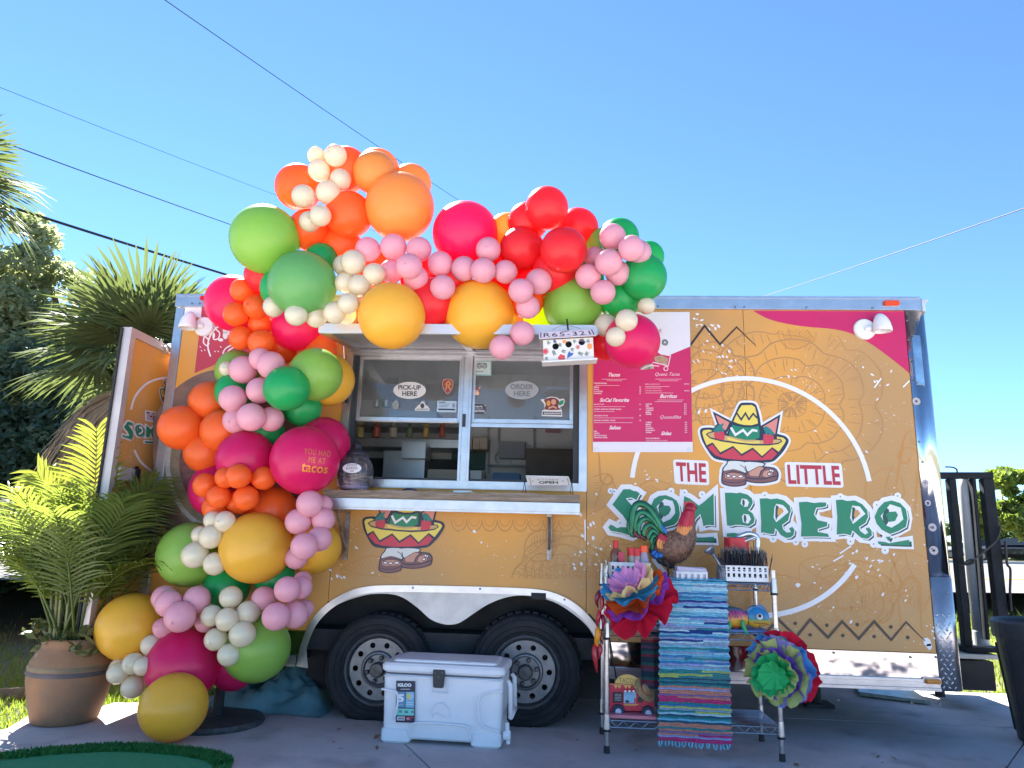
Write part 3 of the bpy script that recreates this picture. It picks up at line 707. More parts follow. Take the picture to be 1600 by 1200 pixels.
# ------------------------------------------------------------------ print on the side of the trailer
fm = lambda x, y, d: at(x, y, -d)
m_teal_p = mat('teal print', S('1d7a74'), .4); m_green_p = mat('emerald print', S('11805a'), .4, var=.06, vscale=3); m_dgreen_p = mat('deep green print', S('0f4a44'), .4)
m_yel_p = mat('yellow print', S('e8cf5a'), .4, var=.05, vscale=4); m_tan_p = mat('tan print', S('c9a468'), .4); m_red_p = mat('red print', S('c93548'), .4, var=.06, vscale=6)
m_salm_p = mat('salmon print', S('d98678'), .4); m_skin_p = mat('brown skin print', S('c79079'), .4); m_mauve_p = mat('brown sandal print', S('7d5150'), .4, var=.08); m_cream_p = mat('off white sock print', S('d9dad2'), .4)

# faint line drawing of roses and leaves
rr = random.Random(11)
ln = Flat(fm); ln2 = Flat(fm)
XB = (296, 1460)
def okp(x, y):
    if y < 488 or y > 1010: return False
    if x > 1412+(y-486)*.1 or x < 300: return False
    if 530 < x < 925 and 530 < y < 800: return False
    cut = [(1177, 486), (1230, 508), (1300, 515), (1350, 530), (1390, 557), (1425, 586)]
    for a, b in zip(cut, cut[1:]):
        if a[0] <= x < b[0] and y < a[1]+(b[1]-a[1])*(x-a[0])/(b[0]-a[0])+4: return False
    if y > 905 and x < 962: return False
    return True
def runs(pts):
    out = [[]]
    for p in pts:
        if okp(*p): out[-1].append(p)
        elif out[-1]: out.append([])
    return [q for q in out if len(q) > 2]
def draw(F, pts, w, d=.0008):
    for q in runs(pts):
        n = len(q); F.stroke(q, [w*(.35+.65*sin(pi*min(1, max(.04, (i+.6)/n)))**.6) for i in range(n)], d)
def rose(cx, cy, R, F, layers=4):
    for l in range(layers):
        r0 = R*(1-.21*l); np_ = max(4, 7-l); ph = rr.uniform(0, 6)
        pts = []
        for i in range(np_*8+1):
            a = 2*pi*i/(np_*8)+ph; k = abs(sin(a*np_/2)); pts.append((cx+cos(a)*r0*(.82+.18*k**.5+rr.uniform(-.012, .012)), cy+sin(a)*r0*.86*(.82+.18*k**.5+rr.uniform(-.012, .012))))
        draw(F, c2(pts, 2), 2.6-.3*l)
        for i in range(0, np_*8, 1):
            if rr.random() < .25: continue
            a = 2*pi*(i+rr.random())/(np_*8)+ph; k = abs(sin(a*np_/2)); e = r0*(.80+.17*k**.5); s_ = e-R*rr.uniform(.05, .16)
            b = a+rr.uniform(-.04, .04)
            draw(F, [(cx+cos(lerp(a, b, t/4))*lerp(e, s_, t/4), cy+.86*sin(lerp(a, b, t/4))*lerp(e, s_, t/4)) for t in range(5)], 1.3)
def leaf(x, y, ang, Ln, F, wd=.34):
    ca, sa = cos(ang), sin(ang)
    def q(u, v): return (x+ca*u*Ln-sa*v*Ln, y+sa*u*Ln+ca*v*Ln)
    for s in (-1, 1):
        draw(F, [q(t/14, s*wd*sin(pi*(t/14)**.8)*(1+.12*sin(t*3.1))) for t in range(15)], 2.0)
        for k in range(3, 12): 
            u = k/14; draw(F, [q(lerp(u, u+.16, t/4), s*lerp(.02, wd*.8*sin(pi*min(1, u+.13)**.8), t/4)) for t in range(5)], 1.1)
    draw(F, [q(t/8, .02*sin(t)) for t in range(9)], 1.8)
def scroll(x, y, ang, Ln, F, turn=1):
    pts = [(x+cos(ang)*Ln*t/10, y+sin(ang)*Ln*t/10) for t in range(8)]; cx, cy = pts[-1]; R = Ln*.16; 
    cx += -sin(ang)*R*turn; cy += cos(ang)*R*turn
    for k in range(14): a = ang-turn*pi/2+turn*k*.5; pts.append((cx+cos(a)*R*(1-k/17), cy+sin(a)*R*(1-k/17)))
    draw(F, c2(pts, 2), 3.2)
rose(1238, 632, 150, ln2, 6); rose(1105, 600, 78, ln2, 4); rose(1330, 935, 70, ln, 4); rose(1120, 905, 80, ln, 4); rose(880, 905, 80, ln, 4); rose(560, 985, 92, ln, 4); rose(985, 880, 60, ln, 3)
for q in ((1395, 730, 1.9, 90), (1290, 800, .5, 110), (1250, 880, .6, 120), (1340, 790, .8, 100), (1090, 520, 2.4, 70), (1215, 520, .2, 60), (1050, 760, 2.6, 80), (950, 740, 2.0, 70), (1180, 940, -.3, 90), (1330, 960, -.5, 90), (620, 905, 3.3, 90), (560, 930, 2.2, 60), (1415, 860, 1.3, 100), (940, 810, .4, 80), (820, 870, -.6, 70)): leaf(*q[:4], ln)
for q in ((1400, 760, -1.4, 110, 1), (1430, 800, -1.5, 120, -1), (1385, 850, 1.2, 90, 1), (1440, 985, -1.6, 100, -1), (1410, 990, -1.7, 75, 1), (1345, 900, 2.6, 60, 1), (935, 700, 1.5, 70, -1), (1065, 500, 1.2, 50, 1)): scroll(*q[:4], ln, q[4])
# lace along the lower middle
for i in range(9):
    x0 = 705+i*24; draw(ln, [(x0+12-12*cos(pi*t/10), 812+18*sin(pi*t/10)) for t in range(11)], 1.8); draw(ln, [(x0+12-8*cos(pi*t/10), 811+11*sin(pi*t/10)) for t in range(11)], 1.2)
for i in range(11):
    x0 = 818+i*12; draw(ln, [(x0, 905), (x0+1, 890), (x0+3, 872), (x0+5, 890), (x0+6, 905)], 1.6)
    draw(ln, [(x0-2+6*cos(t/10*pi), 907-9*sin(t/10*pi)) for t in range(11)], 1.3)
a_ = ln.build('line_print', m_line, T); b_ = ln2.build('line_print', m_line2, T)

# crimson corner, white ring, zigzags
cr = Flat(fm)
cr.fill(c2([(1177, 485.6), (1200, 498), (1230, 506), (1265, 511), (1300, 514), (1330, 521), (1362, 538), (1395, 562), (1421, 583)], 4)+[(1412.6, 486.3)], .0016); cr.build('crimson_field', m_crim, T)
c0 = at(1172, 770); RO = (at(1358, 752)-c0).length
wr = Flat(lambda x, z, d: Vector((c0.x+x, -d, c0.z+z)))
def arc(a0, a1, R, n=40): return [(R*cos(lerp(a0, a1, i/n)), R*sin(lerp(a0, a1, i/n))) for i in range(n+1)]
def ang(px, py): p = at(px, py)-c0; return atan2(p.z, p.x)
wr.stroke(arc(ang(1358, 752), ang(985, 746)+0, RO), .028, .0024); wr.build('ring_print', m_prw, T); wr.mb = MB()
wr.stroke(arc(ang(1332, 880), ang(1012, 878)-2*pi if ang(1012, 878) > 0 else ang(1012, 878), RO), .028, .0024)
wr.build('ring_print', m_prw, T)
zz = Flat(fm)
def zsep():
    zz.build('zigzag_print', m_brown, T); zz.mb = MB()
zz.stroke([(919, 960), (936, 978), (962, 957), (990, 984), (1015, 960), (1042, 987), (1068, 962), (1094, 988), (1120, 963), (1145, 990), (1169, 965), (1196, 989), (1216, 967.5), (1244.5, 995), (1266, 968), (1294, 996), (1316, 971), (1342, 998), (1366, 971), (1392.5, 1000), (1416, 972), (1446, 1002)], [4.2]*19+[3.6, 2.6, 1], .0024); zsep()
zz.stroke([(1060, 530), (1079, 539), (1101, 509), (1125, 538), (1151, 511), (1181, 540)], [3.6, 3.4, 3.2, 2.8, 2.2, .8], .0024); zsep()
zz.stroke([(500, 512), (512, 500), (524, 512), (552, 512), (566, 498), (580, 512)], 3.5, .0024); zsep(); zz.stroke([(660, 512), (676, 512), (694, 502), (712, 512), (730, 499), (748, 513)], 3.5, .0024); zsep()
for x, y in ((1242.5, 974), (1292, 977), (1339.5, 976), (1392, 979.5), (1194, 973), (1144, 972), (1093, 970), (1266, 992), (1317, 993), (1366, 994.5), (1418.5, 996), (1218, 988), (1172, 987)): zz.disc(x, y, 2.9, .0024); zz.build('dot_print', m_brown, T); zz.mb = MB()
# brushed white strokes where the wrap has peeled
pw = Flat(fm); rp_ = random.Random(21)
def peel(cx, cy, n, sx, sy, ang_, s0=.8, s1=3.8):
    for _ in range(int(n*.62)):
        x = cx+rp_.gauss(0, sx); y = cy+rp_.gauss(0, sy)
        if not okp(x, y): continue
        L_ = rp_.uniform(s0, s1); w_ = L_*rp_.uniform(.25, .7); a = ang_+rp_.uniform(-.5, .5); k = rp_.randint(5, 8)
        pw.fill([(x+cos(a)*L_*cos(2*pi*i/k)*rp_.uniform(.6, 1.2)-sin(a)*w_*sin(2*pi*i/k), y+sin(a)*L_*cos(2*pi*i/k)+cos(a)*w_*sin(2*pi*i/k)*rp_.uniform(.6, 1.2)) for i in range(k)], .0012+rp_.random()*.0003)
for q in ((1095, 506, 22, 12, 5, .1), (1112, 530, 26, 10, 14, 1.1), (1135, 565, 26, 12, 12, .8), (1070, 570, 10, 14, 12, .5), (1240, 582, 10, 8, 7, .6), (1100, 650, 7, 8, 6, -.5), (1365, 585, 9, 12, 8, .5), (1390, 600, 8, 20, 9, -.7), (1330, 690, 12, 40, 30, .4), (1360, 870, 40, 36, 22, -.6), (1395, 900, 25, 26, 30, -.6), (1330, 960, 20, 60, 20, -.5), (1450, 820, 22, 5, 50, 1.2), (1452, 985, 12, 5, 10, .4), (920, 810, 16, 8, 30, 1.4), (935, 880, 22, 20, 14, .9), (915, 850, 14, 10, 25, 1.2), (745, 815, 6, 18, 12, .6), (530, 905, 18, 12, 10, .9), (545, 880, 10, 20, 14, .5), (1040, 745, 14, 22, 8, .4), (1290, 740, 12, 30, 8, .3), (1260, 885, 10, 20, 12, .4), (755, 850, 8, 14, 10, .4), (600, 900, 10, 30, 6, .2)): peel(*q)
peel(960, 890, 10, 14, 8, .4)
for pts in ([(1366, 606), (1377, 591)], [(1411, 605), (1421, 595)], [(1302, 877), (1318, 868)], [(1312, 865), (1330, 853)], [(914, 812), (914.5, 845)]): pw.stroke(pts, 2.2, .0017)
for q in ((1449, 1003, 8), (1452, 1010, 6), (1247, 914, 4)):
    pw.fill([(q[0]+q[2]*cos(i*pi/4)*rp_.uniform(.6, 1.1), q[1]+q[2]*sin(i*pi/4)*rp_.uniform(.6, 1.1)) for i in range(8)], .0014)
pl = pw.build('peeled_patch', m_prw, T); pl['kind'] = 'stuff'

# left end print: crimson field with a white flower scroll, the bowl photograph
lf = Flat(fm); lf.fill([(316, 479), (400, 479), (420, 540), (345, 566), (304, 583)], .0012); lf.build('crimson_field', m_crim2, T)
lw = Flat(fm)
lw.fill([(288, 480), (315, 480), (314, 497), (300, 494), (288, 500)], .0014); lw.build('bare_patch', m_prw, T); lw.mb = MB()
for pts, w_ in (([(329, 557), (325, 543), (327, 528), (335, 515), (347, 507), (357, 501)], 2.4), ([(327, 532), (320, 526), (318, 535), (323, 540), (327, 536)], 2), ([(336, 514), (343, 520), (341, 529), (334, 530), (333, 524)], 2), ([(326, 492), (331, 503), (337, 513)], 2), ([(348, 553), (352, 545), (362, 539)], 2), ([(355, 553), (358, 547), (366, 542)], 2)): lw.stroke(c2(pts, 5), w_, .0022)
for x, y, a, b in ((334, 524, 2, 4.5), (345, 531, 4, 2.5), (352, 524, 4, 6), (360, 520, 6, 4), (352, 517, 4, 4)): lw.disc(x, y, a, .0026, b)
for x, y in ((312, 541), (314, 547), (319, 546), (335, 548), (340, 548), (344, 541)): lw.stroke([(x, y), (x+2, y+2)], 1.2, .0022)
lw.build('scroll_print', m_prw, T)['kind'] = 'stuff'
bo = Flat(fm); bc = (352, 725); B = lambda r, a0=0, a1=2*pi, n=48: [(bc[0]+r*cos(lerp(a0, a1, i/n)), bc[1]+r*1.16*sin(lerp(a0, a1, i/n))) for i in range(n)]
bo.fill([p for p in B(128, 0, 2*pi, 64) if True and p[0] > 236+(0) ] , .0010); bo.build('bowl_photo', mat('dark table photo print', (.10, .055, .05), .45, col2=(.26, .15, .10), vscale=5), T)
b2 = Flat(fm); b2.fill(B(97), .0018); b2.build('bowl_photo', mat('clay bowl photo print', (.20, .13, .075), .45, col2=(.32, .24, .14), vscale=14), T)
b3 = Flat(fm); b3.stroke(B(90, pi*.62, pi*1.42), 7, .0024); b3.build('bowl_photo', mat('bowl rim photo print', (.38, .36, .30), .4, col2=(.55, .54, .48), vscale=20), T)
b4 = Flat(fm); b4.fill(B(72), .0026); b4.build('bowl_photo', mat('salsa photo print', (.09, .02, .025), .4, col2=(.28, .07, .04), vscale=22), T)
b5 = Flat(fm); b5.fill([(236, 884), (262, 872), (300, 900), (330, 980), (236, 980)], .0020); b5.build('wrap_field', m_wrap, T)

# the sombrero emblem, drawn once in its own sheet coordinates
def logo(par, mp, white=True, name='sombrero_logo', flat=False):
    pb_ = Flat(mp); ink = Flat(mp); F = []
    def C(n, m): F.append((n, Flat(mp), m)); return F[-1][1]
    crown = c2([(600, 95), (640, 86), (740, 88), (785, 108), (808, 165), (832, 250), (848, 360), (856, 460), (852, 606), (700, 616), (560, 600), (408, 562), (412, 520), (440, 460), (470, 375), (500, 295), (540, 210), (572, 138)], 3, True)
    brim = c2([(82, 455), (100, 418), (160, 408), (240, 412), (330, 455), (450, 500), (850, 540), (1050, 492), (1110, 500), (1175, 520), (1208, 560), (1200, 600), (1150, 690), (1085, 765), (1010, 828), (900, 838), (760, 842), (560, 835), (370, 814), (255, 782), (170, 670), (110, 560)], 3, True)
    chipL = [(250, 205), (475, 325), (420, 445), (395, 450), (300, 340)]; chipR = [(1100, 245), (855, 390), (1055, 510)]
    soleL = c2([(358, 1010), (380, 955), (500, 932), (600, 955), (672, 1005), (668, 1110), (640, 1142), (520, 1158), (420, 1144), (358, 1110)], 3, True)
    soleR = c2([(672, 980), (760, 925), (840, 888), (910, 905), (960, 910), (1040, 926), (1082, 985), (1078, 1050), (1050, 1084), (900, 1113), (760, 1108), (668, 1082), (656, 1035)], 3, True)
    sockL = c2([(450, 825), (650, 838), (662, 900), (678, 985), (600, 962), (500, 938), (372, 962), (378, 915), (418, 868)], 3, True); sockR = c2([(648, 838), (892, 855), (892, 892), (800, 924), (690, 970), (660, 910)], 3, True)
    chL = c2([(238, 470), (250, 425), (300, 360), (352, 342), (380, 325), (388, 362), (378, 400), (402, 450), (412, 505), (395, 575), (330, 570), (255, 545)], 3, True)
    chR = c2([(868, 400), (930, 365), (990, 405), (1045, 470), (1048, 560), (1020, 620), (880, 620), (876, 540)], 3, True)
    allp = [crown, brim, chipL, chipR, soleL, soleR, sockL, sockR]
    if white:
        for i, q in enumerate(allp): pb_.stroke(q, 76, .0022+.00006*i, closed=True, rnd=len(q) < 8); pb_.fill(q, .0023+.00006*i)
    for i, q in enumerate((chipL, chipR, crown, brim, chL, chR, soleL, soleR, sockL, sockR)):
        ink.stroke(q, 20 if i < 6 else 12, .0040+.00008*i, closed=True); ink.fill(q, .0041+.00008*i)
    D = .0056
    def shr(q, k):
        cx = sum(p[0] for p in q)/len(q); cy = sum(p[1] for p in q)/len(q); return [(cx+(p[0]-cx)*k, cy+(p[1]-cy)*k) for p in q]
    C('tortilla_chip', m_salm_p).fill(shr(chipL, .80), D); C('tortilla_chip', m_salm_p).fill(shr(chipR, .80), D+.0001)
    C('hat_lining', m_tan_p).fill([(165, 485), (200, 468), (250, 458), (420, 505), (850, 565), (1060, 552), (1108, 556), (1120, 575), (1080, 596), (950, 610), (760, 608), (560, 588), (350, 558), (205, 522)], D)
    C('hat_crown', m_yel_p).fill([(612, 110), (740, 106), (782, 130), (800, 200), (815, 300), (822, 345), (740, 368), (640, 364), (560, 344), (505, 320), (540, 240), (575, 165)], D+.0004); C('hat_crown', m_yel_p).fill([(432, 520), (540, 556), (650, 580), (760, 582), (842, 562), (842, 600), (700, 602), (560, 588), (418, 552)], D+.0004)
    C('hat_band', m_green_p).fill([(492, 362), (560, 378), (650, 394), (760, 394), (834, 374), (842, 450), (840, 532), (760, 556), (650, 556), (540, 532), (444, 503), (457, 440)], D+.0004)
    C('band_zigzag', m_prw).stroke([(472, 396), (530, 493), (630, 430), (685, 493), (750, 430), (815, 442)], 30, D+.0008)
    C('hat_brim', m_yel_p).fill([(100, 462), (118, 432), (190, 424), (236, 440), (170, 466), (146, 486), (200, 538), (350, 578), (560, 608), (760, 630), (950, 630), (1085, 612), (1138, 578), (1118, 546), (1070, 540), (1065, 514), (1150, 530), (1184, 562), (1168, 600), (1090, 712), (1005, 650), (875, 766), (755, 655), (610, 738), (500, 634), (335, 718), (235, 588), (158, 626), (122, 540)], D+.0004)
    C('brim_zigzag', m_red_p).fill([(172, 655), (232, 612), (335, 748), (500, 658), (610, 768), (755, 683), (875, 794), (1005, 673), (1070, 735), (1000, 808), (900, 818), (760, 822), (560, 814), (380, 794), (272, 758)], D+.0004)
    ink.stroke([(550, 215), (605, 295), (660, 212), (705, 292), (760, 218), (812, 275)], 22, D+.0008)
    C('chili', m_red_p).fill([(250, 470), (300, 440), (380, 450), (394, 505), (385, 558), (330, 556), (262, 535)], D+.0002); C('chili', m_red_p).fill([(895, 480), (1000, 485), (1032, 520), (1012, 608), (890, 608), (888, 540)], D+.0002)
    C('chili_stalk', m_teal_p).fill([(246, 440), (268, 402), (304, 368), (352, 352), (374, 338), (378, 360), (358, 392), (386, 432), (368, 462), (340, 430), (318, 478), (290, 432), (262, 470)], D+.0005); C('chili_stalk', m_teal_p).fill([(888, 398), (930, 378), (985, 414), (1034, 474), (1030, 500), (1000, 480), (975, 512), (955, 460), (930, 500), (908, 445)], D+.0005)
    C('sock', m_cream_p).fill(shr(sockL, .93), D); C('sock', m_cream_p).fill(shr(sockR, .92), D+.0001)
    C('sandal', m_mauve_p).fill(shr(soleL, .93), D+.0003); C('sandal', m_mauve_p).fill(shr(soleR, .94), D+.0003)
    C('foot', m_skin_p).fill([(705, 975), (838, 902), (898, 920), (850, 972), (832, 1030), (720, 1020)], D+.0007); C('foot', m_skin_p).fill([(880, 1020), (900, 965), (960, 945), (1010, 985), (1000, 1020), (930, 1040)], D+.0007); C('foot', m_skin_p).fill(c2([(395, 1015), (430, 985), (600, 1000), (640, 1030), (630, 1060), (430, 1060)], 3, True), D+.0007)
    for x, y, a in ((440, 1022, 22), (512, 1032, 22), (596, 1030, 28), (985, 950, 12), (1010, 960, 12), (968, 998, 18)): C('toe_nail', m_prw).disc(x, y, a, D+.0012, 12, n=10); ink.stroke([(x+a*1.3*cos(t*pi/6), y+20*sin(t*pi/6)) for t in range(12)], 8, D+.001, closed=True)
    ink.stroke([(400, 1000), (500, 962), (620, 985), (660, 1020)], 10, D+.0009); ink.stroke([(370, 1085), (450, 1110), (560, 1112), (665, 1080)], 8, D+.0009); ink.stroke([(670, 1040), (760, 1062), (900, 1060), (1070, 1020)], 14, D+.0009); ink.stroke([(835, 1040), (860, 965), (930, 912)], 14, D+.0009); ink.stroke([(590, 880), (640, 910), (665, 960)], 8, D+.0006)
    root = (pb_.build(name, m_prw, par) if white else None) or ink.build(name, m_ink, par)
    sub_ = par if flat else root
    if white: ink.build('ink_outline', m_ink, sub_)
    for n, f, m in F: f.build(n, m, sub_)
    return root
K = 8.275
lg = logo(T, lambda u, v, d: at(1085+u/K, 620+v/K, -d)); tag(lg, 'sombrero emblem with white edge inside the ring')
lg2 = logo(T, lambda u, v, d: at(.11336*u-.00994*v+562.5, -.00502*u+.11779*v+761.1, -d), white=False); tag(lg2, 'sombrero emblem without white edge below the counter')
lg3 = logo(dor, lambda u, v, d: door_map(249+(u-85)/K*.30, 610+(v-450)/K*.52, d+.001), flat=True); tag(lg3, 'sombrero emblem on the rear door')

# THE LITTLE SOMBRERO
A = lambda P: [(940+x/10, 755+y/10) for x, y in P]; Bq = lambda P: [(1080+x/10, 755+y/10) for x, y in P]; Cq = lambda P: [(1220+x/7.619, 755+y/7.619) for x, y in P]
LET = {
 'S': (A([(170, 335), (200, 290), (340, 95), (440, 92), (500, 122), (545, 125), (600, 165), (572, 205), (548, 262), (470, 225), (378, 235), (420, 290), (500, 375), (560, 440), (598, 520), (600, 610), (580, 700), (555, 785), (480, 825), (300, 772), (140, 745), (105, 690), (140, 645), (185, 665), (240, 702), (300, 685), (418, 690), (395, 600), (330, 500), (230, 400)]), []),
 'O': (A([(780, 330), (820, 245), (900, 197), (1000, 186), (1100, 222), (1180, 280), (1208, 350), (1224, 480), (1200, 580), (1140, 648), (1000, 685), (900, 668), (840, 600), (800, 500), (776, 410)]), [A([(860, 365), (980, 247), (1110, 277), (1142, 370), (1150, 470), (1080, 560), (960, 612), (918, 540), (888, 450)])]),
 'M': ([(1069, 775), (1078, 779), (1086, 785), (1092, 790), (1100, 784), (1115, 771), (1115.5, 800), (1116, 821), (1107, 820), (1099, 822), (1097, 812), (1094, 803), (1086, 812), (1083, 822), (1066, 822), (1067, 798)], []),
 'B': (Bq([(525, 150), (620, 148), (720, 156), (760, 145), (880, 178), (950, 240), (962, 310), (930, 370), (890, 420), (960, 470), (992, 550), (980, 620), (900, 672), (780, 652), (690, 650), (620, 668), (560, 660), (552, 560), (538, 400)]), [Bq([(790, 240), (870, 250), (905, 300), (880, 365), (830, 370), (770, 320)]), Bq([(820, 480), (900, 490), (935, 560), (890, 632), (810, 610), (793, 520)])]),
 'R': (Bq([(1070, 240), (1180, 235), (1240, 250), (1340, 238), (1450, 268), (1540, 350), (1556, 430), (1530, 520), (1518, 580), (1420, 652), (1436, 720), (1490, 770), (1560, 765), (1530, 705), (1580, 680), (1615, 730), (1600, 810), (1550, 850), (1480, 855), (1400, 810), (1350, 740), (1310, 702), (1298, 790), (1230, 794), (1140, 772), (1090, 772), (1092, 600), (1080, 400)]), [Bq([(1330, 322), (1430, 340), (1480, 385), (1522, 452), (1330, 610), (1288, 540), (1300, 380)])]),
 'E': (Cq([(215, 225), (310, 220), (400, 236), (470, 228), (540, 230), (540, 272), (490, 287), (420, 292), (395, 370), (440, 440), (555, 465), (550, 512), (440, 545), (440, 580), (560, 602), (575, 640), (420, 634), (240, 636), (246, 480), (225, 340)]), []),
 'R2': (Cq([(655, 200), (730, 195), (790, 212), (880, 205), (970, 250), (1030, 320), (1040, 400), (1010, 470), (930, 522), (948, 570), (1005, 612), (1040, 590), (1010, 540), (1050, 525), (1080, 565), (1085, 622), (1035, 662), (960, 652), (900, 602), (852, 562), (835, 622), (760, 602), (665, 612), (672, 400)]), [Cq([(850, 266), (940, 277), (1008, 365), (860, 486), (825, 412)])]),
 'O2': (Cq([(1115, 400), (1160, 300), (1230, 226), (1320, 205), (1420, 236), (1490, 310), (1510, 420), (1490, 520), (1400, 570), (1300, 606), (1200, 552), (1140, 480)]), [Cq([(1190, 390), (1300, 250), (1430, 292), (1460, 430), (1400, 482), (1320, 530), (1250, 502)])]),
}
EXTRA = [A([(892, 400), (980, 346), (1060, 356), (1086, 410), (1050, 482), (980, 522), (920, 482)]), Bq([(-180, 850), (20, 845), (180, 848), (355, 836), (365, 910), (200, 904), (20, 902), (-180, 905)]), Bq([(555, 786), (660, 775), (770, 790), (900, 775), (930, 830), (740, 842), (560, 842)]), Cq([(1155, 690), (1250, 702), (1290, 716), (1400, 695), (1530, 675), (1536, 740), (1400, 736), (1165, 726)]), Cq([(1250, 640), (1310, 635), (1285, 690)]), Cq([(1250, 372), (1290, 342), (1370, 336), (1396, 380), (1360, 450), (1290, 462)])]
def word(par, mp, wd=15, shadow=True, keys=None, flat=False):
    wb = Flat(mp); sh = Flat(mp); th = Flat(mp)
    shs = []; ks = keys or list(LET); ex = EXTRA if keys is None else EXTRA[:3]
    for i, k in enumerate(ks):
        o, h = LET[k]; wb.stroke(o, wd, .0022+.00005*i, closed=True, rnd=True); wb.fill(o, .00262+.00005*i)
        shs.append((o, .0036+.00005*i))
        th.stroke(o, 3.2, .0042, closed=True); th.fill(o, .00405)
    for i, o in enumerate(ex):
        if i not in (0, 5): wb.stroke(o, wd-3, .0022, closed=True, rnd=True); wb.fill(o, .0026); sh.fill([(x+3.4, y+2.4) for x, y in o], .0036)
    if keys is None:
        for x, y, r_ in ((954, 767, 4.6), (960, 768, 4.4), (1048.5, 767.5, 5.5), (1069.5, 769.5, 5.2), (1097, 772.5, 5.5), (1195, 774, 6), (1243.6, 847, 5.2), (1257.5, 850, 5.4), (1313, 776, 5.5), (1402.5, 775, 5.5), (1383, 860, 6), (1365, 850, 6), (1370, 789, 6.5), (1329, 846, 6), (969, 817, 6), (1208, 842, 6)):
            wb.disc(x, y, r_, .0023, n=14); sh.disc(x, y, 1.1, .0036, n=6)
    top_ = wb.build('lettering_backing', m_prw, par); root = par if flat else top_; sh.build('letter_speck', m_dgreen_p, root)
    if sh.mb.v: bpy.data.objects[root.children[-1].name]['kind'] = 'stuff'
    for o, d in shs: g_ = Flat(mp); g_.fill([(x+3.2, y+3) for x, y in o], d); g_.build('letter_shadow', m_dgreen_p, root)
    if 1:
        th.build('letter_edge', m_prw, root)
    for i, k in enumerate(ks):
        o, h = LET[k]; f = Flat(mp); f.fill(o, .0049, h); f.build('letter', m_green_p, root)
    for i, o in enumerate(ex): f = Flat(mp); f.fill(o, .0050); f.build('letter_flourish', m_green_p, root)
    ho = Flat(mp); hw = Flat(mp)
    for k in ('R', 'R2'):
        if k in ks:
            ho = Flat(mp); h = LET[k][1][0]; cx = sum(p[0] for p in h)/len(h)+1; cy = sum(p[1] for p in h)/len(h); ho.fill([(cx+(p[0]-cx)*.42, cy+(p[1]-cy)*.5) for p in h], .0046); ho.build('letter_gap', m_wrap, root)
    for k in ks:
        for h in LET[k][1]:
            hw = Flat(mp); cx = min(p[0] for p in h); hw.fill([(cx+(p[0]-cx)*.32+2.6, lerp(sum(q[1] for q in h)/len(h), p[1], .82)) for p in h], .0045); hw.build('counter_shadow', m_dgreen_p, root)
    return top_
wd_ = word(T, fm); tag(wd_, 'green carved lettering reading SOMBRERO with a white edge')
tx = Flat(fm); tb = Flat(fm)
def small_word(mp, T_, s, quad, par, m=m_red_p, d=.003, wd=7, flat=False):
    v, f, _ = text_mesh(s, .03, 0, 1.05); b = Flat(mp); t = Flat(mp)
    (tl, tr_, br, bl) = [Vector(q) for q in quad]
    ex = 4.2 if wd > 4 else 2
    u_ = (tr_-tl).normalized(); dn = (bl-tl).normalized()
    q2 = [tl-u_*ex-dn*ex, tr_+u_*ex-dn*ex, br+u_*ex+dn*ex, bl-u_*ex+dn*ex]
    rq = []
    for i, p in enumerate(q2):
        pr, nx = q2[i-1], q2[(i+1) % 4]; a = p+(pr-p).normalized()*ex; c = p+(nx-p).normalized()*ex; rq += [(a.x, a.y), (lerp(lerp(a, p, .5), lerp(c, p, .5), .5).x, lerp(lerp(a, p, .5), lerp(c, p, .5), .5).y), (c.x, c.y)]
    b.fill(rq, d-.001); r_ = b.build('lettering_backing', m_prw, par)
    t.text(s, quad, d+.0008, .03, 0, 1.05); t.build('lettering', m, par if flat else r_); return r_
m_txtred = mat('brick red print', S('b5283c'), .4)
small_word(fm, T, 'THE', ((1056, 722), (1103, 724), (1104, 754), (1058, 752)), T, m_txtred)
small_word(fm, T, 'LITTLE', ((1230, 726), (1311, 728), (1314, 758), (1232, 756)), T, m_txtred)
# door print
dm = Flat(door_map)
dm.stroke(c2([(204, 640), (207, 628), (212, 617), (225, 602), (240, 594), (262, 590), (280, 596)], 5), 3.6, .003); dm.build('ring_print', m_prw, dor); dm.mb = MB(); dm.stroke(c2([(209, 703), (218, 720), (232, 733), (240, 737.5), (256, 741)], 5), 3.6, .003); dm.build('ring_print', m_prw, dor)
small_word(door_map, dor, 'THE', ((228, 643), (241, 645), (241, 658), (228, 656)), dor, mat('dusky red print', S('8a2b3c'), .4), .003, 3, True)
def door_word(x, y, d):   # main lettering coordinates -> the door
    if x < 1012: px = 190+(x-950)/(1000-950)*17
    else: px = 210+(x-1018)/(1062-1018)*15 if x < 1064 else 227+(x-1066)/50*14
    return door_map(px, 658+(y-764)/(838-764)*28+(px-190)*.07, d)
word(dor, door_word, wd=13, shadow=True, keys=['S', 'O', 'M'], flat=True)

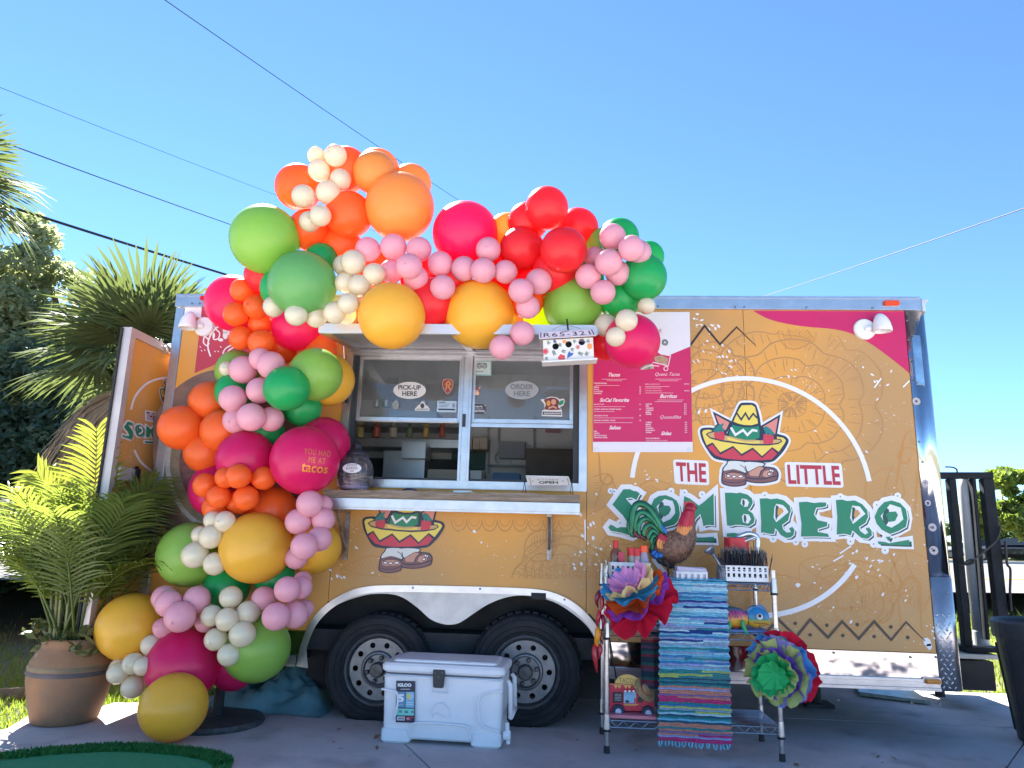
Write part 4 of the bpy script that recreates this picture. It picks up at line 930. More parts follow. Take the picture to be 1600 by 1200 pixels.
# ------------------------------------------------------------------ stickers on the panes
def oval_sticker(par, cx, cy, rx, ry, lines, m_bg, Y, h, inkm=m_ink, label=None, edge=False, slope=.0, name='window_sticker', bold=.03):
    mp = lambda x, y, d: at(x, y, Y-d)
    b = Flat(mp); b.disc(cx, cy, rx, .002, ry, n=32); o = b.build(name, m_bg, par)
    if edge: e = Flat(mp); e.disc(cx, cy, rx+1.6, .001, ry+1.6, n=32); e.build('sticker_edge', inkm, o)
    t = Flat(mp)
    for i, s in enumerate(lines):
        y = cy+(i-(len(lines)-1)/2)*h*1.32+h/2; t.line(s, cx, y, h, .0032, wmax=rx*1.72*(1 if len(lines) == 2 else (.8, 1.02, .45)[i]), bold=bold, align='c', slope=slope)
    t.build('lettering', inkm, o)
    if label: tag(o, label)
    return o
m_stk = mat('white vinyl sticker', (.62, .60, .58), .5); m_stk2 = mat('grey translucent sticker', (.30, .32, .34), .5); m_dink = mat('charcoal print', (.05, .05, .055), .5); m_gink = mat('dim grey print', (.14, .15, .17), .5)
oval_sticker(T, 640, 610, 25.5, 13.4, ('PICK-UP', 'HERE'), m_stk, .036, 7.4, m_dink, 'white oval sticker reading PICK-UP HERE', slope=.012)
oval_sticker(T, 815.5, 609.5, 26, 14.5, ('ORDER', 'HERE'), m_stk2, .036, 8.2, m_gink, 'grey oval sticker reading ORDER HERE', slope=.012)
def card(par, pts, m, Y, label=None, d=.002, name='window_sticker'):
    f = Flat(lambda x, y, q: at(x, y, Y-q)); f.fill(pts, d); o = f.build(name, m, par)
    if label: tag(o, label)
    return o
Ys = .036; sm = lambda x, y, q: at(x, y, Ys-q)
# red shield with a gold lion
o = card(T, c2([(692, 595), (700, 592), (707, 595), (707.5, 604), (704, 611), (699.5, 615), (695, 611), (692, 604)], 3, True), mat('dark red crest sticker', S('8c3138'), .5), Ys, 'dark red shield sticker with a gold lion')
f = Flat(sm); f.stroke(c2([(696, 609), (698, 604), (697, 600), (701, 596), (703, 600), (701, 604), (704, 609)], 3), 2.2, .0032); f.stroke([(696, 600), (701, 602), (705, 600)], 1.4, .0032); f.build('lion_print', mat('gold print', S('b98a4a'), .5), o)
f = Flat(sm); f.stroke(c2([(692, 595), (700, 592), (707, 595), (707.5, 604), (704, 611), (699.5, 615), (695, 611), (692, 604)], 3, True), .9, .0034, closed=True); f.build('sticker_edge', mat('pale rose print', S('c9a0a0'), .5), o)
# permit card
o = card(T, [(683, 626.5), (713.5, 626.5), (713, 644.5), (682.5, 644)], mat('pale blue card', S('a9bccb'), .6), Ys, 'pale blue permit card with small print')
f = Flat(sm); f.fill([(685.5, 627.8), (696, 627.8), (696, 629.2), (685.5, 629.2)], .003); f.fill([(685, 638.3), (711, 638.8), (711, 641.2), (685, 640.8)], .003)
for i in range(3): f.stroke([(685.5, 631+i*2.2), (703-i*2, 631.2+i*2.2)], .6, .003)
for i in range(3): 
    for j in range(2): f.fill([(707+j*2, 630.5+i*2.2), (708.4+j*2, 630.5+i*2.2), (708.4+j*2, 632+i*2.2), (707+j*2, 632+i*2.2)], .003)
f.build('card_print', m_ink, o)
# white figure sticker, pale ring
o = card(T, [(648, 641.5), (649, 637.5), (652, 636), (652, 633.5), (656, 632.5), (658, 628), (661, 627), (664, 630), (665, 633.5), (669, 634), (669, 637), (671, 638), (671.5, 642)], m_stk, Ys, 'white cut out sticker shaped like a shop crest')
f = Flat(sm); f.disc(660, 634, 3.2, .003, 4, n=12); [f.stroke([(651+i*2.3, 640.6), (652+i*2.3, 638.4), (652.8+i*2.3, 640.4)], .55, .0032) for i in range(8)]; f.build('sticker_print', m_dink, o)
o = card(T, [(618+5.2*cos(t*pi/10), 633+6.8*sin(t*pi/10)) for t in range(20)], mat('faded grey sticker', (.22, .26, .22), .6), Ys, 'faded round sticker with a pale ring')
f = Flat(sm); f.stroke([(618+4.4*cos(t*pi/10), 633+5.8*sin(t*pi/10)) for t in range(20)], 1.5, .003, closed=True); f.build('sticker_ring', m_stk2, o)
# owl eyed sign in the right sash
o = card(T, [(738, 558), (768, 559), (768, 587.5), (738, 587)], mat('teal green sign', S('6f9a98'), .5), Ys, 'small square sign with owl eyes in the pane corner')
f = Flat(sm); f.fill([(740, 564.5), (766.5, 565), (766.5, 585.5), (740, 585)], .0026); f.build('sign_face', mat('pale mint card', S('aebfbc'), .6), o)
f = Flat(sm)
for cx in (749, 757.5): f.stroke([(cx+3.2*cos(t*pi/8), 572+3.4*sin(t*pi/8)) for t in range(16)], .9, .0034, closed=True); f.stroke([(cx+1.5*cos(t*pi/6), 572+1.6*sin(t*pi/6)) for t in range(12)], .7, .0034, closed=True)
f.stroke([(745.5, 569), (749, 567.6), (753.2, 567.4), (757.5, 567.6), (761, 569)], .9, .0034); f.fill([(752.3, 572.5), (754.2, 572.5), (753.2, 575)], .0034); f.line('tripadvisor', 741.5, 582, 3, .0034, wmax=22, bold=.01); f.build('sign_print', m_dink, o)
# donkey head, karma card, pirate grill sticker
o = card(T, [(737, 603.5), (741, 608), (742.5, 609), (742, 605.5), (746, 605), (748, 605.5), (747.5, 608), (751.5, 603.5), (750.5, 607.5), (748.5, 610), (749, 614), (747, 617.5), (742.5, 617.5), (740.5, 615), (741.5, 610)], mat('red brown donkey print', S('8a4a3c'), .5), Ys, 'donkey head sticker with long pale ears')
f = Flat(sm); f.disc(745, 614.5, 4, .003, 3.3, n=14); f.stroke([(737.6, 604.5), (740.5, 608)], 1.5, .003); f.stroke([(751, 604.5), (748.5, 608)], 1.5, .003); f.build('muzzle', mat('peach print', S('e0a98a'), .5), o)
f = Flat(sm); f.disc(743.4, 610.4, .8, .0034, n=8); f.disc(746.6, 610.4, .8, .0034, n=8); f.build('eye', m_prw, o)
o = card(T, [(737, 631), (759.5, 631.5), (759.5, 647), (736.5, 646.5)], mat('black card', (.04, .045, .06), .5), Ys, 'black card reading Great Tip Great Karma')
f = Flat(sm); f.line('Great Tip', 748, 637, 3, .003, wmax=16, bold=.04, align='c'); f.line('Great Karma', 748, 643.4, 3, .003, wmax=19, bold=.04, align='c'); f.stroke([(741, 639), (755, 639)], .5, .003)
for q in ([(738, 634), (738, 632.5), (740, 632.5)], [(756.5, 632.8), (758.5, 632.8), (758.5, 634.5)], [(738, 644), (738, 645.6), (740, 645.8)], [(756.5, 645.8), (758.4, 645.8), (758.4, 644)]): f.stroke(q, .8, .003)
f.build('card_print', m_stk, o)
o = card(T, [(844, 624), (852, 623.5), (856, 620.5), (863, 619.5), (870, 621), (874, 624), (881, 622.5), (883, 627), (880, 634), (875, 636), (878, 641), (878.5, 651), (846, 650), (847, 641.5), (851, 640), (850, 631)], m_stk, Ys, 'pirate parrot sticker with a name scroll')
f = Flat(sm); f.fill(c2([(850, 625), (857, 622), (863, 621), (869, 622.5), (874, 628), (872, 636), (876, 640), (852, 640), (853, 632)], 3, True), .003); f.build('sticker_field', mat('maroon print', S('6b2f30'), .5), o)
f = Flat(sm); f.disc(865, 628, 4, .0036, 4.5, n=12); f.stroke([(857, 638), (864, 635), (870, 638)], 2.5, .0036); f.build('face', m_skin_p, o)
f = Flat(sm); f.disc(857, 630, 3.2, .0037, 4.5, n=10); f.build('parrot', mat('amber print', S('c98a3c'), .5), o)
f = Flat(sm); f.fill([(872, 631), (876, 626), (881, 625), (880, 631), (875, 634)], .0037); f.build('palm_leaf', m_green_p, o)
f = Flat(sm); f.fill([(848, 643), (877, 643.6), (877, 648.6), (847.6, 648)], .0034); f.build('scroll', m_dink, o)
f = Flat(sm); [f.stroke([(850+i*2.4, 647.2), (851+i*2.4, 644.6), (851.8+i*2.4, 647)], .7, .004) for i in range(11)]; f.build('lettering', m_stk, o)
# ------------------------------------------------------------------ the balloon garland
def latex(name, h, tr=.42, rough=.3, tcol=None, coat=.0, sheen=.0):
    m = mat(name, S(h), rough, spec=.4, transl=tr, tcol=tcol or h, coat=coat, var=.03, vscale=3)
    return m
BC = {
 'mango yellow': (latex('mango yellow latex', 'f2bb42', .24, tcol='ffca58')),
 'peach orange': (latex('peach orange latex', 'ee9c4c', .26, tcol='ffb254')),
 'orange': (latex('orange latex', 'fa7030', .30, tcol='ff7a28')),
 'red': (latex('red latex', 'ea3038', .30, tcol='ff2c34')),
 'magenta': (latex('magenta latex', 'da2468', .30, tcol='ff2a70')),
 'lime green': (latex('lime green latex', '92c258', .30, tcol='9ccc44')),
 'green': (latex('emerald green latex', '2aac60', .30, tcol='30c868')),
 'pink': (latex('pale pink latex', 'eeb2c0', .30, tcol='f4b0be')),
 'cream': (latex('pearl cream latex', 'e6e0c6', .28, rough=.2, tcol='ffecc8', coat=.6)),
}
BC['sunlit lime'] = latex('sunlit lime latex', 'd8ea10', .5, tcol='e6ff10')  # lime latex with the glow of the sun put into its colour
def balloon_mesh(n, m, egg, name):
    mb = MB(); prof = []
    for i in range(m+1):
        th = pi*i/m; r = sin(th)*(1+egg*cos(th)*.5) ; z = cos(th)*(1+.04*cos(th)) if th < pi/2 else cos(th)*(1+egg*.55*(-cos(th))**3)
        if i == m: r = .035
        prof.append((max(r, .0), z))
    zb = prof[-1][1]; prof += [(.03, zb-.02), (.045, zb-.045), (.05, zb-.07), (.075, zb-.10), (.06, zb-.11), (.0, zb-.10)]
    mb.lathe(prof, (0, 0, 0), n, caps=False)
    me = bpy.data.meshes.new(name); me.from_pydata(mb.v, [], mb.f)
    bm = bmesh.new(); bm.from_mesh(me); bmesh.ops.remove_doubles(bm, verts=bm.verts, dist=1e-4); bmesh.ops.recalc_face_normals(bm, faces=bm.faces); bm.to_mesh(me); bm.free()
    me.polygons.foreach_set('use_smooth', [True]*len(me.polygons)); me.materials.append(BC['red']); return me
BM_BIG = balloon_mesh(40, 26, .10, 'balloon'); BM_SMALL = balloon_mesh(24, 16, .07, 'balloon')
# x, y, radius in the photograph; colour; what stands behind it (0) or in front (higher); where it is
D_TOP, D_COL, D_LOW = .46, .22, .24
TOP = [
 (590, 424, 34, 'orange', 0, 'hidden behind the pinks between the two big peach toned ones'),
 (662, 440, 37, 'red', 0, 'hidden behind the pinks left of the hatch middle'),
 (706, 436, 32, 'red', 0, 'hidden behind the pinks under the top magenta one'),
 (778, 428, 38, 'red', 0, 'hidden behind the pinks right of the top magenta one'),
 (835, 440, 30, 'red', 0, 'hidden under the left front red one'),
 (590, 266, 34, 'peach orange', 0, 'hidden at the very top, only its rim showing'),
 (585, 271, 34, 'peach orange', 0, 'topmost of its colour, beside the orange one'),
 (643, 288, 32, 'peach orange', 0, 'peeking out right behind the biggest one of the top bulge'),
 (541, 266, 36, 'orange', 0, 'at the top of the arch behind the uppermost two creams'),
 (467, 293, 37, 'orange', 0, 'at the left of the top bulge, above the lime one'),
 (535, 386, 32, 'orange', 0, 'low in the top bulge, just left of the pink row'),
 (484, 360, 34, 'orange', 1, 'below the lowest creams of the top bulge, overlapping the lime one'),
 (412, 432, 30, 'red', 0, 'mostly hidden under the large lime one at upper left'),
 (503, 405, 26, 'green', 0, 'a sliver behind the soft green one and the orange above it'),
 (443, 452, 36, 'green', 0, 'a left sliver behind the big soft green one'),
 (793, 362, 30, 'mango yellow', 0, 'peeking out between the top magenta one and the red cluster'),
 (415, 375, 54, 'lime green', 1, 'sticking out to the left of the arch against the sky'),
 (727, 367, 52, 'magenta', 1, 'rising against the sky in the middle of the arch'),
 (625, 325, 54, 'peach orange', 1, 'biggest of the top bulge, above the pink row'),
 (546, 336, 37, 'orange', 2, 'in the middle of the top bulge, shaded, left of the biggest'),
 (825, 347, 32, 'red', 0, 'behind left in the red cluster against the sky'),
 (902, 358, 33, 'red', 0, 'at the right of the red cluster against the sky'),
 (854, 326, 34, 'red', 1, 'topmost of the red cluster'),
 (866, 426, 35, 'red', 0, 'lowest of the red cluster, below the front one'),
 (815, 389, 35, 'red', 1, 'left front of the red cluster, beside the pinks'),
 (881, 391, 37, 'red', 2, 'front centre of the red cluster'),
 (822, 470, 28, 'orange', 0, 'tucked behind the pinks above the hatch edge'),
 (846, 499, 29, 'sunlit lime', 0, 'sun glow put into its colour, just left of the birdhouse'),
 (940, 384, 27, 'lime green', 0, 'a thin edge at the left of the right hand pinks'),
 (967, 373, 32, 'green', 0, 'topmost green one at the right end against the sky'),
 (1012, 402, 26, 'green', 0, 'partly hidden at the right end, above the rightmost'),
 (914, 438, 31, 'green', 1, 'left of the right end pinks, below the reds'),
 (968, 467, 34, 'green', 1, 'lowest green one at the right end, above the creams'),
 (1005, 434, 37, 'green', 2, 'rightmost green one of the whole arch'),
 (894, 478, 47, 'lime green', 1, 'above the birdhouse'),
 (672, 474, 42, 'red', 0, 'between the two big mango ones on the hatch edge'),
 (612, 494, 53, 'mango yellow', 1, 'left of the two over the serving window'),
 (751, 492, 56, 'mango yellow', 1, 'right of the two over the serving window'),
 (474, 444, 53, 'soft green', 2, 'at the upper left, just under the lime one'),
 (945, 540, 24, 'red', 0, 'behind the birdhouse, left of the lower magenta one'),
 (987, 533, 44, 'magenta', 1, 'hanging over the menu board'),
 # little ones in front
 (494, 243, 14, 'cream', 2, 'half hidden left of the uppermost one'),
 (524, 243, 18, 'cream', 3, 'uppermost of all'),
 (532, 280, 17, 'cream', 2, 'peach tinted, below the uppermost one'),
 (499, 266, 18, 'cream', 3, 'second row of the top cluster'),
 (513, 301, 19.5, 'cream', 3, 'biggest in the middle of the top cluster'),
 (474, 307, 18.5, 'cream', 3, 'leftmost of the top cluster'),
 (484, 346, 17, 'cream', 2, 'half hidden at the bottom of the top cluster'),
 (501, 337, 17, 'cream', 3, 'lowest front one of the top cluster'),
 (611, 425, 19, 'pink', 2, 'at the lower left of the pink row under the biggest peach one'),
 (575, 390, 20, 'pink', 3, 'leftmost of the pink row under the top bulge'),
 (650, 435, 20, 'pink', 2, 'lowest of the five below the biggest peach one'),
 (615, 386, 21, 'pink', 3, 'second from left in the pink row under the top bulge'),
 (655, 390, 20, 'pink', 3, 'third from left in the pink row, below the biggest peach one'),
 (639, 416, 21, 'pink', 4, 'front one with a dark neck below the biggest peach one'),
 (692, 449, 20, 'pink', 3, 'hanging left above the right mango one'),
 (688, 412, 20, 'pink', 3, 'at the lower left edge of the top magenta one'),
 (725, 420, 20, 'pink', 3, 'under the middle of the top magenta one'),
 (763, 390, 20, 'pink', 3, 'at the lower right edge of the top magenta one'),
 (790, 425, 19, 'pink', 3, 'right above the right mango one'),
 (755, 423, 20.5, 'pink', 4, 'front one centred over the right mango one'),
 (842, 440, 21, 'pink', 3, 'below the left front red one'),
 (825, 480, 19, 'pink', 3, 'over the hidden orange one left of the birdhouse'),
 (814, 455, 20, 'pink', 4, 'at the upper right edge of the right mango one'),
 (816, 521, 20, 'pink', 3, 'at the lower right of the right mango one'),
 (784, 543, 20, 'pink', 3, 'lowest one hanging before the window top'),
 (537, 415, 17, 'cream', 2, 'hidden left one of the cluster beside the pink row'),
 (552, 410, 20, 'cream', 3, 'top of the cluster beside the pink row'),
 (540, 442, 17, 'cream', 3, 'left middle of the cluster right of the soft green one'),
 (562, 447, 18, 'cream', 4, 'centre of the cluster right of the soft green one'),
 (585, 429, 18, 'cream', 4, 'rightmost of the cluster beside the pink row'),
 (541, 491, 16, 'cream', 2, 'half hidden at the foot of the cluster on the hatch lip'),
 (523, 489, 18, 'cream', 2, 'right of the foot of the soft green one'),
 (494, 496, 17, 'cream', 2, 'under the right foot of the soft green one'),
 (463, 492, 18, 'cream', 2, 'under the middle of the soft green one'),
 (428, 479, 17, 'cream', 2, 'under the left of the soft green one'),
 (545, 474, 17, 'cream', 4, 'lowest front one left of the left mango one'),
 (999, 394, 19, 'pink', 3, 'behind the rightmost pink one'),
 (930, 403, 18, 'pink', 2, 'shaded, leftmost of the right end cluster'),
 (957, 370, 21, 'pink', 3, 'sunlit, topmost of the right end cluster'),
 (986, 388, 20.5, 'pink', 4, 'with a dark neck, rightmost front of the right end cluster'),
 (965, 427, 20, 'pink', 3, 'behind right in the right end cluster'),
 (951, 410, 22, 'pink', 4, 'centre of the right end cluster'),
 (919, 432, 20.5, 'pink', 4, 'lower left of the right end cluster'),
 (942, 457, 20, 'pink', 4, 'lowest of the right end cluster'),
 (1010, 478, 14, 'cream', 2, 'against the roof rail at the right end'),
 (947, 509, 19, 'cream', 2, 'left one over the lower magenta one'),
 (979, 501, 18, 'cream', 3, 'right one over the lower magenta one'),
 (962, 526, 16, 'cream', 4, 'lowest one over the lower magenta one'),
]
LEFT = [
 (366, 474, 44, 'magenta', 0, 'at the roof corner, upper left of the column'),
 (500, 548, 27, 'orange', 0, 'a bright wedge behind the upper green ones, left of the window'),
 (438, 545, 26, 'orange', 0, 'filling the gap under the second magenta one'),
 (463, 512, 38, 'magenta', 1, 'under the soft green one, left of the hatch corner'),
 (514, 594, 41, 'mango yellow', 0, 'behind the upper olive green one, left of the window'),
 (372, 581, 34, 'lime green', 0, 'a pale rim beside the pinks on the column'),
 (366, 612, 30, 'green', 1, 'a left sliver behind the pinks on the column'),
 (493, 585, 42, 'lime green', 1, 'shaded, left of the pick up window'),
 (473, 637, 30, 'green', 1, 'lower right of the green group, above the lettered magenta one'),
 (449, 607, 36, 'green', 2, 'the middle of the green group on the column'),
 (412, 674, 33, 'green', 1, 'lowest of the green group, above the lettered magenta one'),
 (507, 693, 41, 'magenta', 0, 'behind the lettered one at the left window edge'),
 (385, 716, 45, 'magenta', 0, 'shaded behind the orange and small orange ones'),
 (340, 766, 43, 'magenta', 0, 'a left rim behind the small orange ones'),
 (328, 627, 32, 'orange', 1, 'top one of the four big orange ones'),
 (321, 707, 32, 'orange', 1, 'lowest of the four big orange ones'),
 (284, 668, 35, 'orange', 2, 'leftmost of the four big orange ones'),
 (347, 673, 33, 'orange', 2, 'right, darker one of the four big orange ones'),
 (477, 719, 54, 'magenta', 2, 'lettered in gold script, left of the tip jar'),
 (426, 800, 40, 'orange', 0, 'behind the biggest mango one, below the lettered one'),
 (492, 855, 42, 'mango yellow', 0, 'behind the pinks below the counter bracket'),
 (300, 866, 51, 'lime green', 1, 'at the left side of the column, behind creams'),
 (400, 855, 56, 'mango yellow', 2, 'biggest one at half height of the column'),
 # small ones
 (405, 463, 16, 'orange', 1, 'hidden at the back of the roof corner cluster'),
 (407, 506, 19, 'orange', 1, 'shaded centre of the roof corner cluster'),
 (379, 454, 19.5, 'orange', 3, 'bright topmost one on the roof corner magenta one'),
 (369, 491, 20, 'orange', 3, 'at the left of the roof corner cluster'),
 (400, 479, 20, 'orange', 3, 'front right of the roof corner cluster'),
 (377, 528, 19, 'orange', 2, 'lower left of the roof corner cluster'),
 (408, 535, 21, 'orange', 3, 'lowest of the roof corner cluster'),
 (354, 576, 12, 'cream', 2, 'tiny, between the lime rim and the column pinks'),
 (407, 561, 18, 'pink', 2, 'half hidden at the top of the column pinks'),
 (380, 578, 22, 'pink', 3, 'upper left of the column pinks'),
 (424, 571, 22, 'pink', 3, 'upper right of the column pinks'),
 (369, 657, 21, 'pink', 3, 'lower left, half sunlit, of the column pinks'),
 (424, 655, 20, 'pink', 3, 'lower right of the column pinks, over green'),
 (364, 623, 21.5, 'pink', 4, 'left middle, half sunlit, of the column pinks'),
 (406, 610, 21, 'pink', 4, 'centre of the column pinks'),
 (393, 652, 22.5, 'pink', 5, 'front lowest of the column pinks'),
 (373, 785, 19, 'orange', 2, 'shaded one at the back of the lower small cluster'),
 (353, 746, 17, 'orange', 2, 'half hidden at the top of the lower small cluster'),
 (336, 793, 20, 'orange', 2, 'lowest left of the lower small cluster'),
 (373, 744, 20, 'orange', 3, 'top middle of the lower small cluster'),
 (412, 747, 19.5, 'orange', 3, 'top right of the lower small cluster, beside the lettered one'),
 (321, 758, 19, 'orange', 3, 'bright leftmost one of the lower small cluster'),
 (342, 776, 19, 'orange', 4, 'front left of the lower small cluster'),
 (385, 778, 20, 'orange', 4, 'front right of the lower small cluster'),
 (505, 788, 15, 'pink', 2, 'small, at the counter end behind another'),
 (463, 872, 18, 'pink', 2, 'lowest, half hidden in the cluster below the counter'),
 (484, 787, 21, 'pink', 3, 'topmost below the lettered one'),
 (505, 812, 19, 'pink', 3, 'rightmost in the cluster below the counter'),
 (499, 842, 20, 'pink', 3, 'right of the lower pair below the counter'),
 (466, 815, 20.5, 'pink', 4, 'left middle in the cluster below the counter'),
 (475, 854, 21, 'pink', 4, 'left of the lower pair below the counter'),
 (333, 813, 15, 'cream', 2, 'back left at the top of the cluster by the biggest mango one'),
 (351, 815, 17, 'cream', 3, 'top right of the cluster by the biggest mango one'),
 (314, 836, 15, 'cream', 3, 'sunlit, left middle on the lime one'),
 (330, 839, 19, 'cream', 4, 'centre of the cluster by the biggest mango one'),
 (305, 867, 21, 'cream', 4, 'glowing leftmost one in front of the lime one'),
 (336, 881, 18, 'cream', 4, 'lowest of the cluster by the biggest mango one'),
]
LOW = [
 (430, 904, 32, 'green', 0, 'a right sliver under the biggest mango one'),
 (355, 917, 36, 'green', 0, 'behind the cream cluster near the foot'),
 (365, 1044, 35, 'magenta', 0, 'shaded, behind the big magenta one near the ground'),
 (205, 980, 52, 'mango yellow', 1, 'leftmost of the garland, beside the potted palm'),
 (402, 1012, 52, 'lime green', 1, 'low at the right, beside the wheel arch'),
 (272, 1103, 57, 'mango yellow', 0, 'lowest of all, resting on the pavement'),
 (288, 1038, 57, 'magenta', 2, 'biggest at the foot of the garland'),
 (257, 934, 19, 'pink', 2, 'topmost, half hidden, of the left foot cluster'),
 (255, 981, 16, 'pink', 2, 'lowest, half hidden, of the left foot cluster'),
 (321, 972, 16, 'pink', 2, 'squeezed between the big magenta one and the creams'),
 (264, 943, 21, 'pink', 3, 'left of the left foot cluster'),
 (308, 937, 21, 'pink', 3, 'right of the left foot cluster'),
 (281, 964, 24, 'pink', 4, 'front one, above the biggest magenta one'),
 (473, 906, 14, 'pink', 1, 'small, at the top of the right foot cluster'),
 (476, 951, 15, 'pink', 1, 'small, rightmost of the right foot cluster'),
 (470, 918, 18, 'pink', 2, 'right of the top pair in the right foot cluster'),
 (412, 935, 19, 'pink', 2, 'shaded, leftmost of the right foot cluster'),
 (461, 960, 21, 'pink', 3, 'right of the lower pair in the right foot cluster'),
 (449, 921, 20.5, 'pink', 4, 'left of the top pair in the right foot cluster'),
 (432, 963, 22, 'pink', 4, 'left of the lower pair, over the low lime one'),
 (361, 933, 18, 'cream', 3, 'top of the flower shaped cluster'),
 (331, 962, 17, 'cream', 3, 'left petal of the flower shaped cluster'),
 (388, 957, 18.5, 'cream', 3, 'right petal of the flower shaped cluster'),
 (337, 999, 18, 'cream', 4, 'lower left petal of the flower shaped cluster'),
 (379, 991, 21, 'cream', 4, 'lower right petal of the flower shaped cluster'),
 (358, 1023, 18, 'cream', 4, 'lowest petal, between magenta and lime'),
 (355, 968, 18, 'cream', 5, 'centre of the flower shaped cluster'),
 (236, 1008, 16, 'cream', 2, 'highest at the left edge of the biggest magenta one'),
 (186, 1044, 15, 'cream', 1, 'hidden behind the leftmost of the lower left cluster'),
 (208, 1037, 17, 'cream', 3, 'middle of the lower left cluster'),
 (224, 1041, 15, 'cream', 3, 'tucked beside the biggest magenta one'),
 (208, 1073, 18, 'cream', 2, 'lowest, above the grass, of the lower left cluster'),
 (184, 1052, 16.5, 'cream', 3, 'leftmost of the lower left cluster'),
]
BC['soft green'] = latex('soft green latex', '72b46c', .30, tcol='8cd04a')
placed = []
rb = random.Random(17)
GRP = {'l': 'big balloons of the garland', 'm': 'mid sized balloons of the garland', 's': 'small balloons of the garland'}
for base, rows in ((D_COL, LEFT), (D_LOW, LOW), (D_TOP, TOP)):
    for (px, py, pr, col, lay, where) in rows:
        small = pr < 24.5
        d = base+(.06*lay if not small else .10+.04*lay)
        if base == D_TOP and px > 925 and py > 480: d -= .04
        fixed = {(894, 478): .50, (846, 499): .28}.get((px, py)); d = fixed or d
        cap = d if fixed else d+.42
        while True:
            p = at(px, py, -d); R = pr*depth_of(p)/FPX*.985
            bad = False
            for (q, Rq, lq) in placed:
                need = (R+Rq)*(.80 if small or Rq < .1 else .74)
                if (p-q).length < need and d < cap: bad = True; break
            if not bad: break
            d += .012
        if px == 272 and py == 1103:
            g_ = gr(272, 1159); d = -g_.y; p = at(px, py, -d); R = p.z*.99
        o = bpy.data.objects.new('balloon', BM_SMALL if small else BM_BIG); COL.objects.link(o)
        o.location = p
        dirn = Vector((rb.uniform(-.5, .5), 1, rb.uniform(-.35, .35))).normalized()      # the knot points back into the garland
        if small and rb.random() < .2: dirn = Vector((rb.uniform(-.3, .3), -1, rb.uniform(-.3, .3))).normalized()
        if 'lettered' in where and col == 'magenta' and pr > 50: dirn = Vector((-.2, 1, .1)).normalized(); TB = (p.copy(), R)
        o.rotation_euler = (-dirn).to_track_quat('Z', 'Y').to_euler()
        sq = rb.uniform(.97, 1.02)
        o.scale = (R, R*sq, R)
        o.material_slots[0].link = 'OBJECT'; o.material_slots[0].material = BC[col]
        size = 'small' if pr < 24.5 else 'mid sized' if pr < 40 else 'big'
        tag(o, f'{size} {col} balloon, {where}', 'balloon', GRP[{'small': 's', 'mid sized': 'm', 'big': 'l'}[size]])
        ORI[o.name] = p
        placed.append((p, R, lay))
        if 'lettered in gold' in where: TBO = o
# gold writing on the lettered balloon, wrapped over its skin
p0, R0 = TB
gold = mat('gold foil print', S('e08a3c'), .35, .3)
def on_balloon(x, y, d):
    dr_ = ray(x, y).normalized(); oc = CAM-p0; b_ = oc.dot(dr_); c_ = oc.length_squared-(R0*1.062+d)**2; disc = b_*b_-c_
    return CAM+dr_*(-b_-sqrt(max(disc, 0)))
ft = Flat(on_balloon)
ft.text('YOU HAD', ((476, 700), (517, 705), (516, 714), (475, 709)), .001, -.012, .0, 1.15); ft.text('ME AT', ((483, 713.5), (509, 716.5), (508, 725), (482, 722)), .001, -.012, 0, 1.15); ft.text('tacos', ((472, 723), (513, 729), (512, 740), (471, 737)), .001, .01, .15, 1.0)
tw = MB(); tw.v = ft.mb.v; tw.f = ft.mb.f; tw.mi = ft.mb.mi
lt = tw.build('gold_lettering', gold, origin=p0, recalc=False)
lt.parent = TBO; lt.matrix_parent_inverse = (Matrix.Translation(TBO.location) @ TBO.rotation_euler.to_matrix().to_4x4() @ Matrix.Diagonal((*TBO.scale, 1))).inverted()
# ------------------------------------------------------------------ menu board, birdhouse, jar, counter sign
fmm = lambda x, y, d: at(x, y, -.012-d)
a_ = [(927, 487.5), (1077.5, 487.5), (1082.5, 706.5), (926.5, 706.5)]
mbrd = MB(); mbrd.prism([a_], lambda x, y: at(x, y, -.012), lambda x, y: at(x, y, -.004)); m_paper = mat('white printed board', (.74, .70, .74), .4, var=.02)
menu = mbrd.build('menu_board', m_paper, origin=at(1005, 706, -.01)); tag(menu, 'white and crimson menu board screwed to the trailer beside the window', 'menu board')
f = Flat(fmm); f.fill([(927, 545), (1010, 537), (1032, 553.5), (1046, 556.5), (1047.5, 554), (1078.8, 541.5), (1082, 690.5), (926.7, 690.5)], .0012); f.build('crimson_field', m_crim, menu)
f = Flat(fmm); f.stroke([(1048, 554), (1044, 572), (1034, 569), (1020, 566)], 1.5, .003); f.stroke([(1040.5+3.2*cos(t*pi/8), 576+3.2*sin(t*pi/8)) for t in range(16)], 1.2, .003, closed=True); f.stroke([(1030, 572), (1016, 571), (1002, 577)], 1.4, .003)
m_mtx = mat('pale menu lettering', S('e8c9d2'), .5)
def L(s, x, y, h, **k): f.line(s, x, y, h, .003, **k)
for s, x, y in (('Tacos', 960, 588.5), ('SoCal Favorite', 960, 628), ('Salsas', 961, 671), ('Queso Tacos', 1043, 588), ('Burritos', 1044.5, 622), ('Quesadillas', 1048, 655), ('Sides', 1041, 680)): L(s, x, y, 6, shear=.35, bold=.035, align='c', wmax=46)
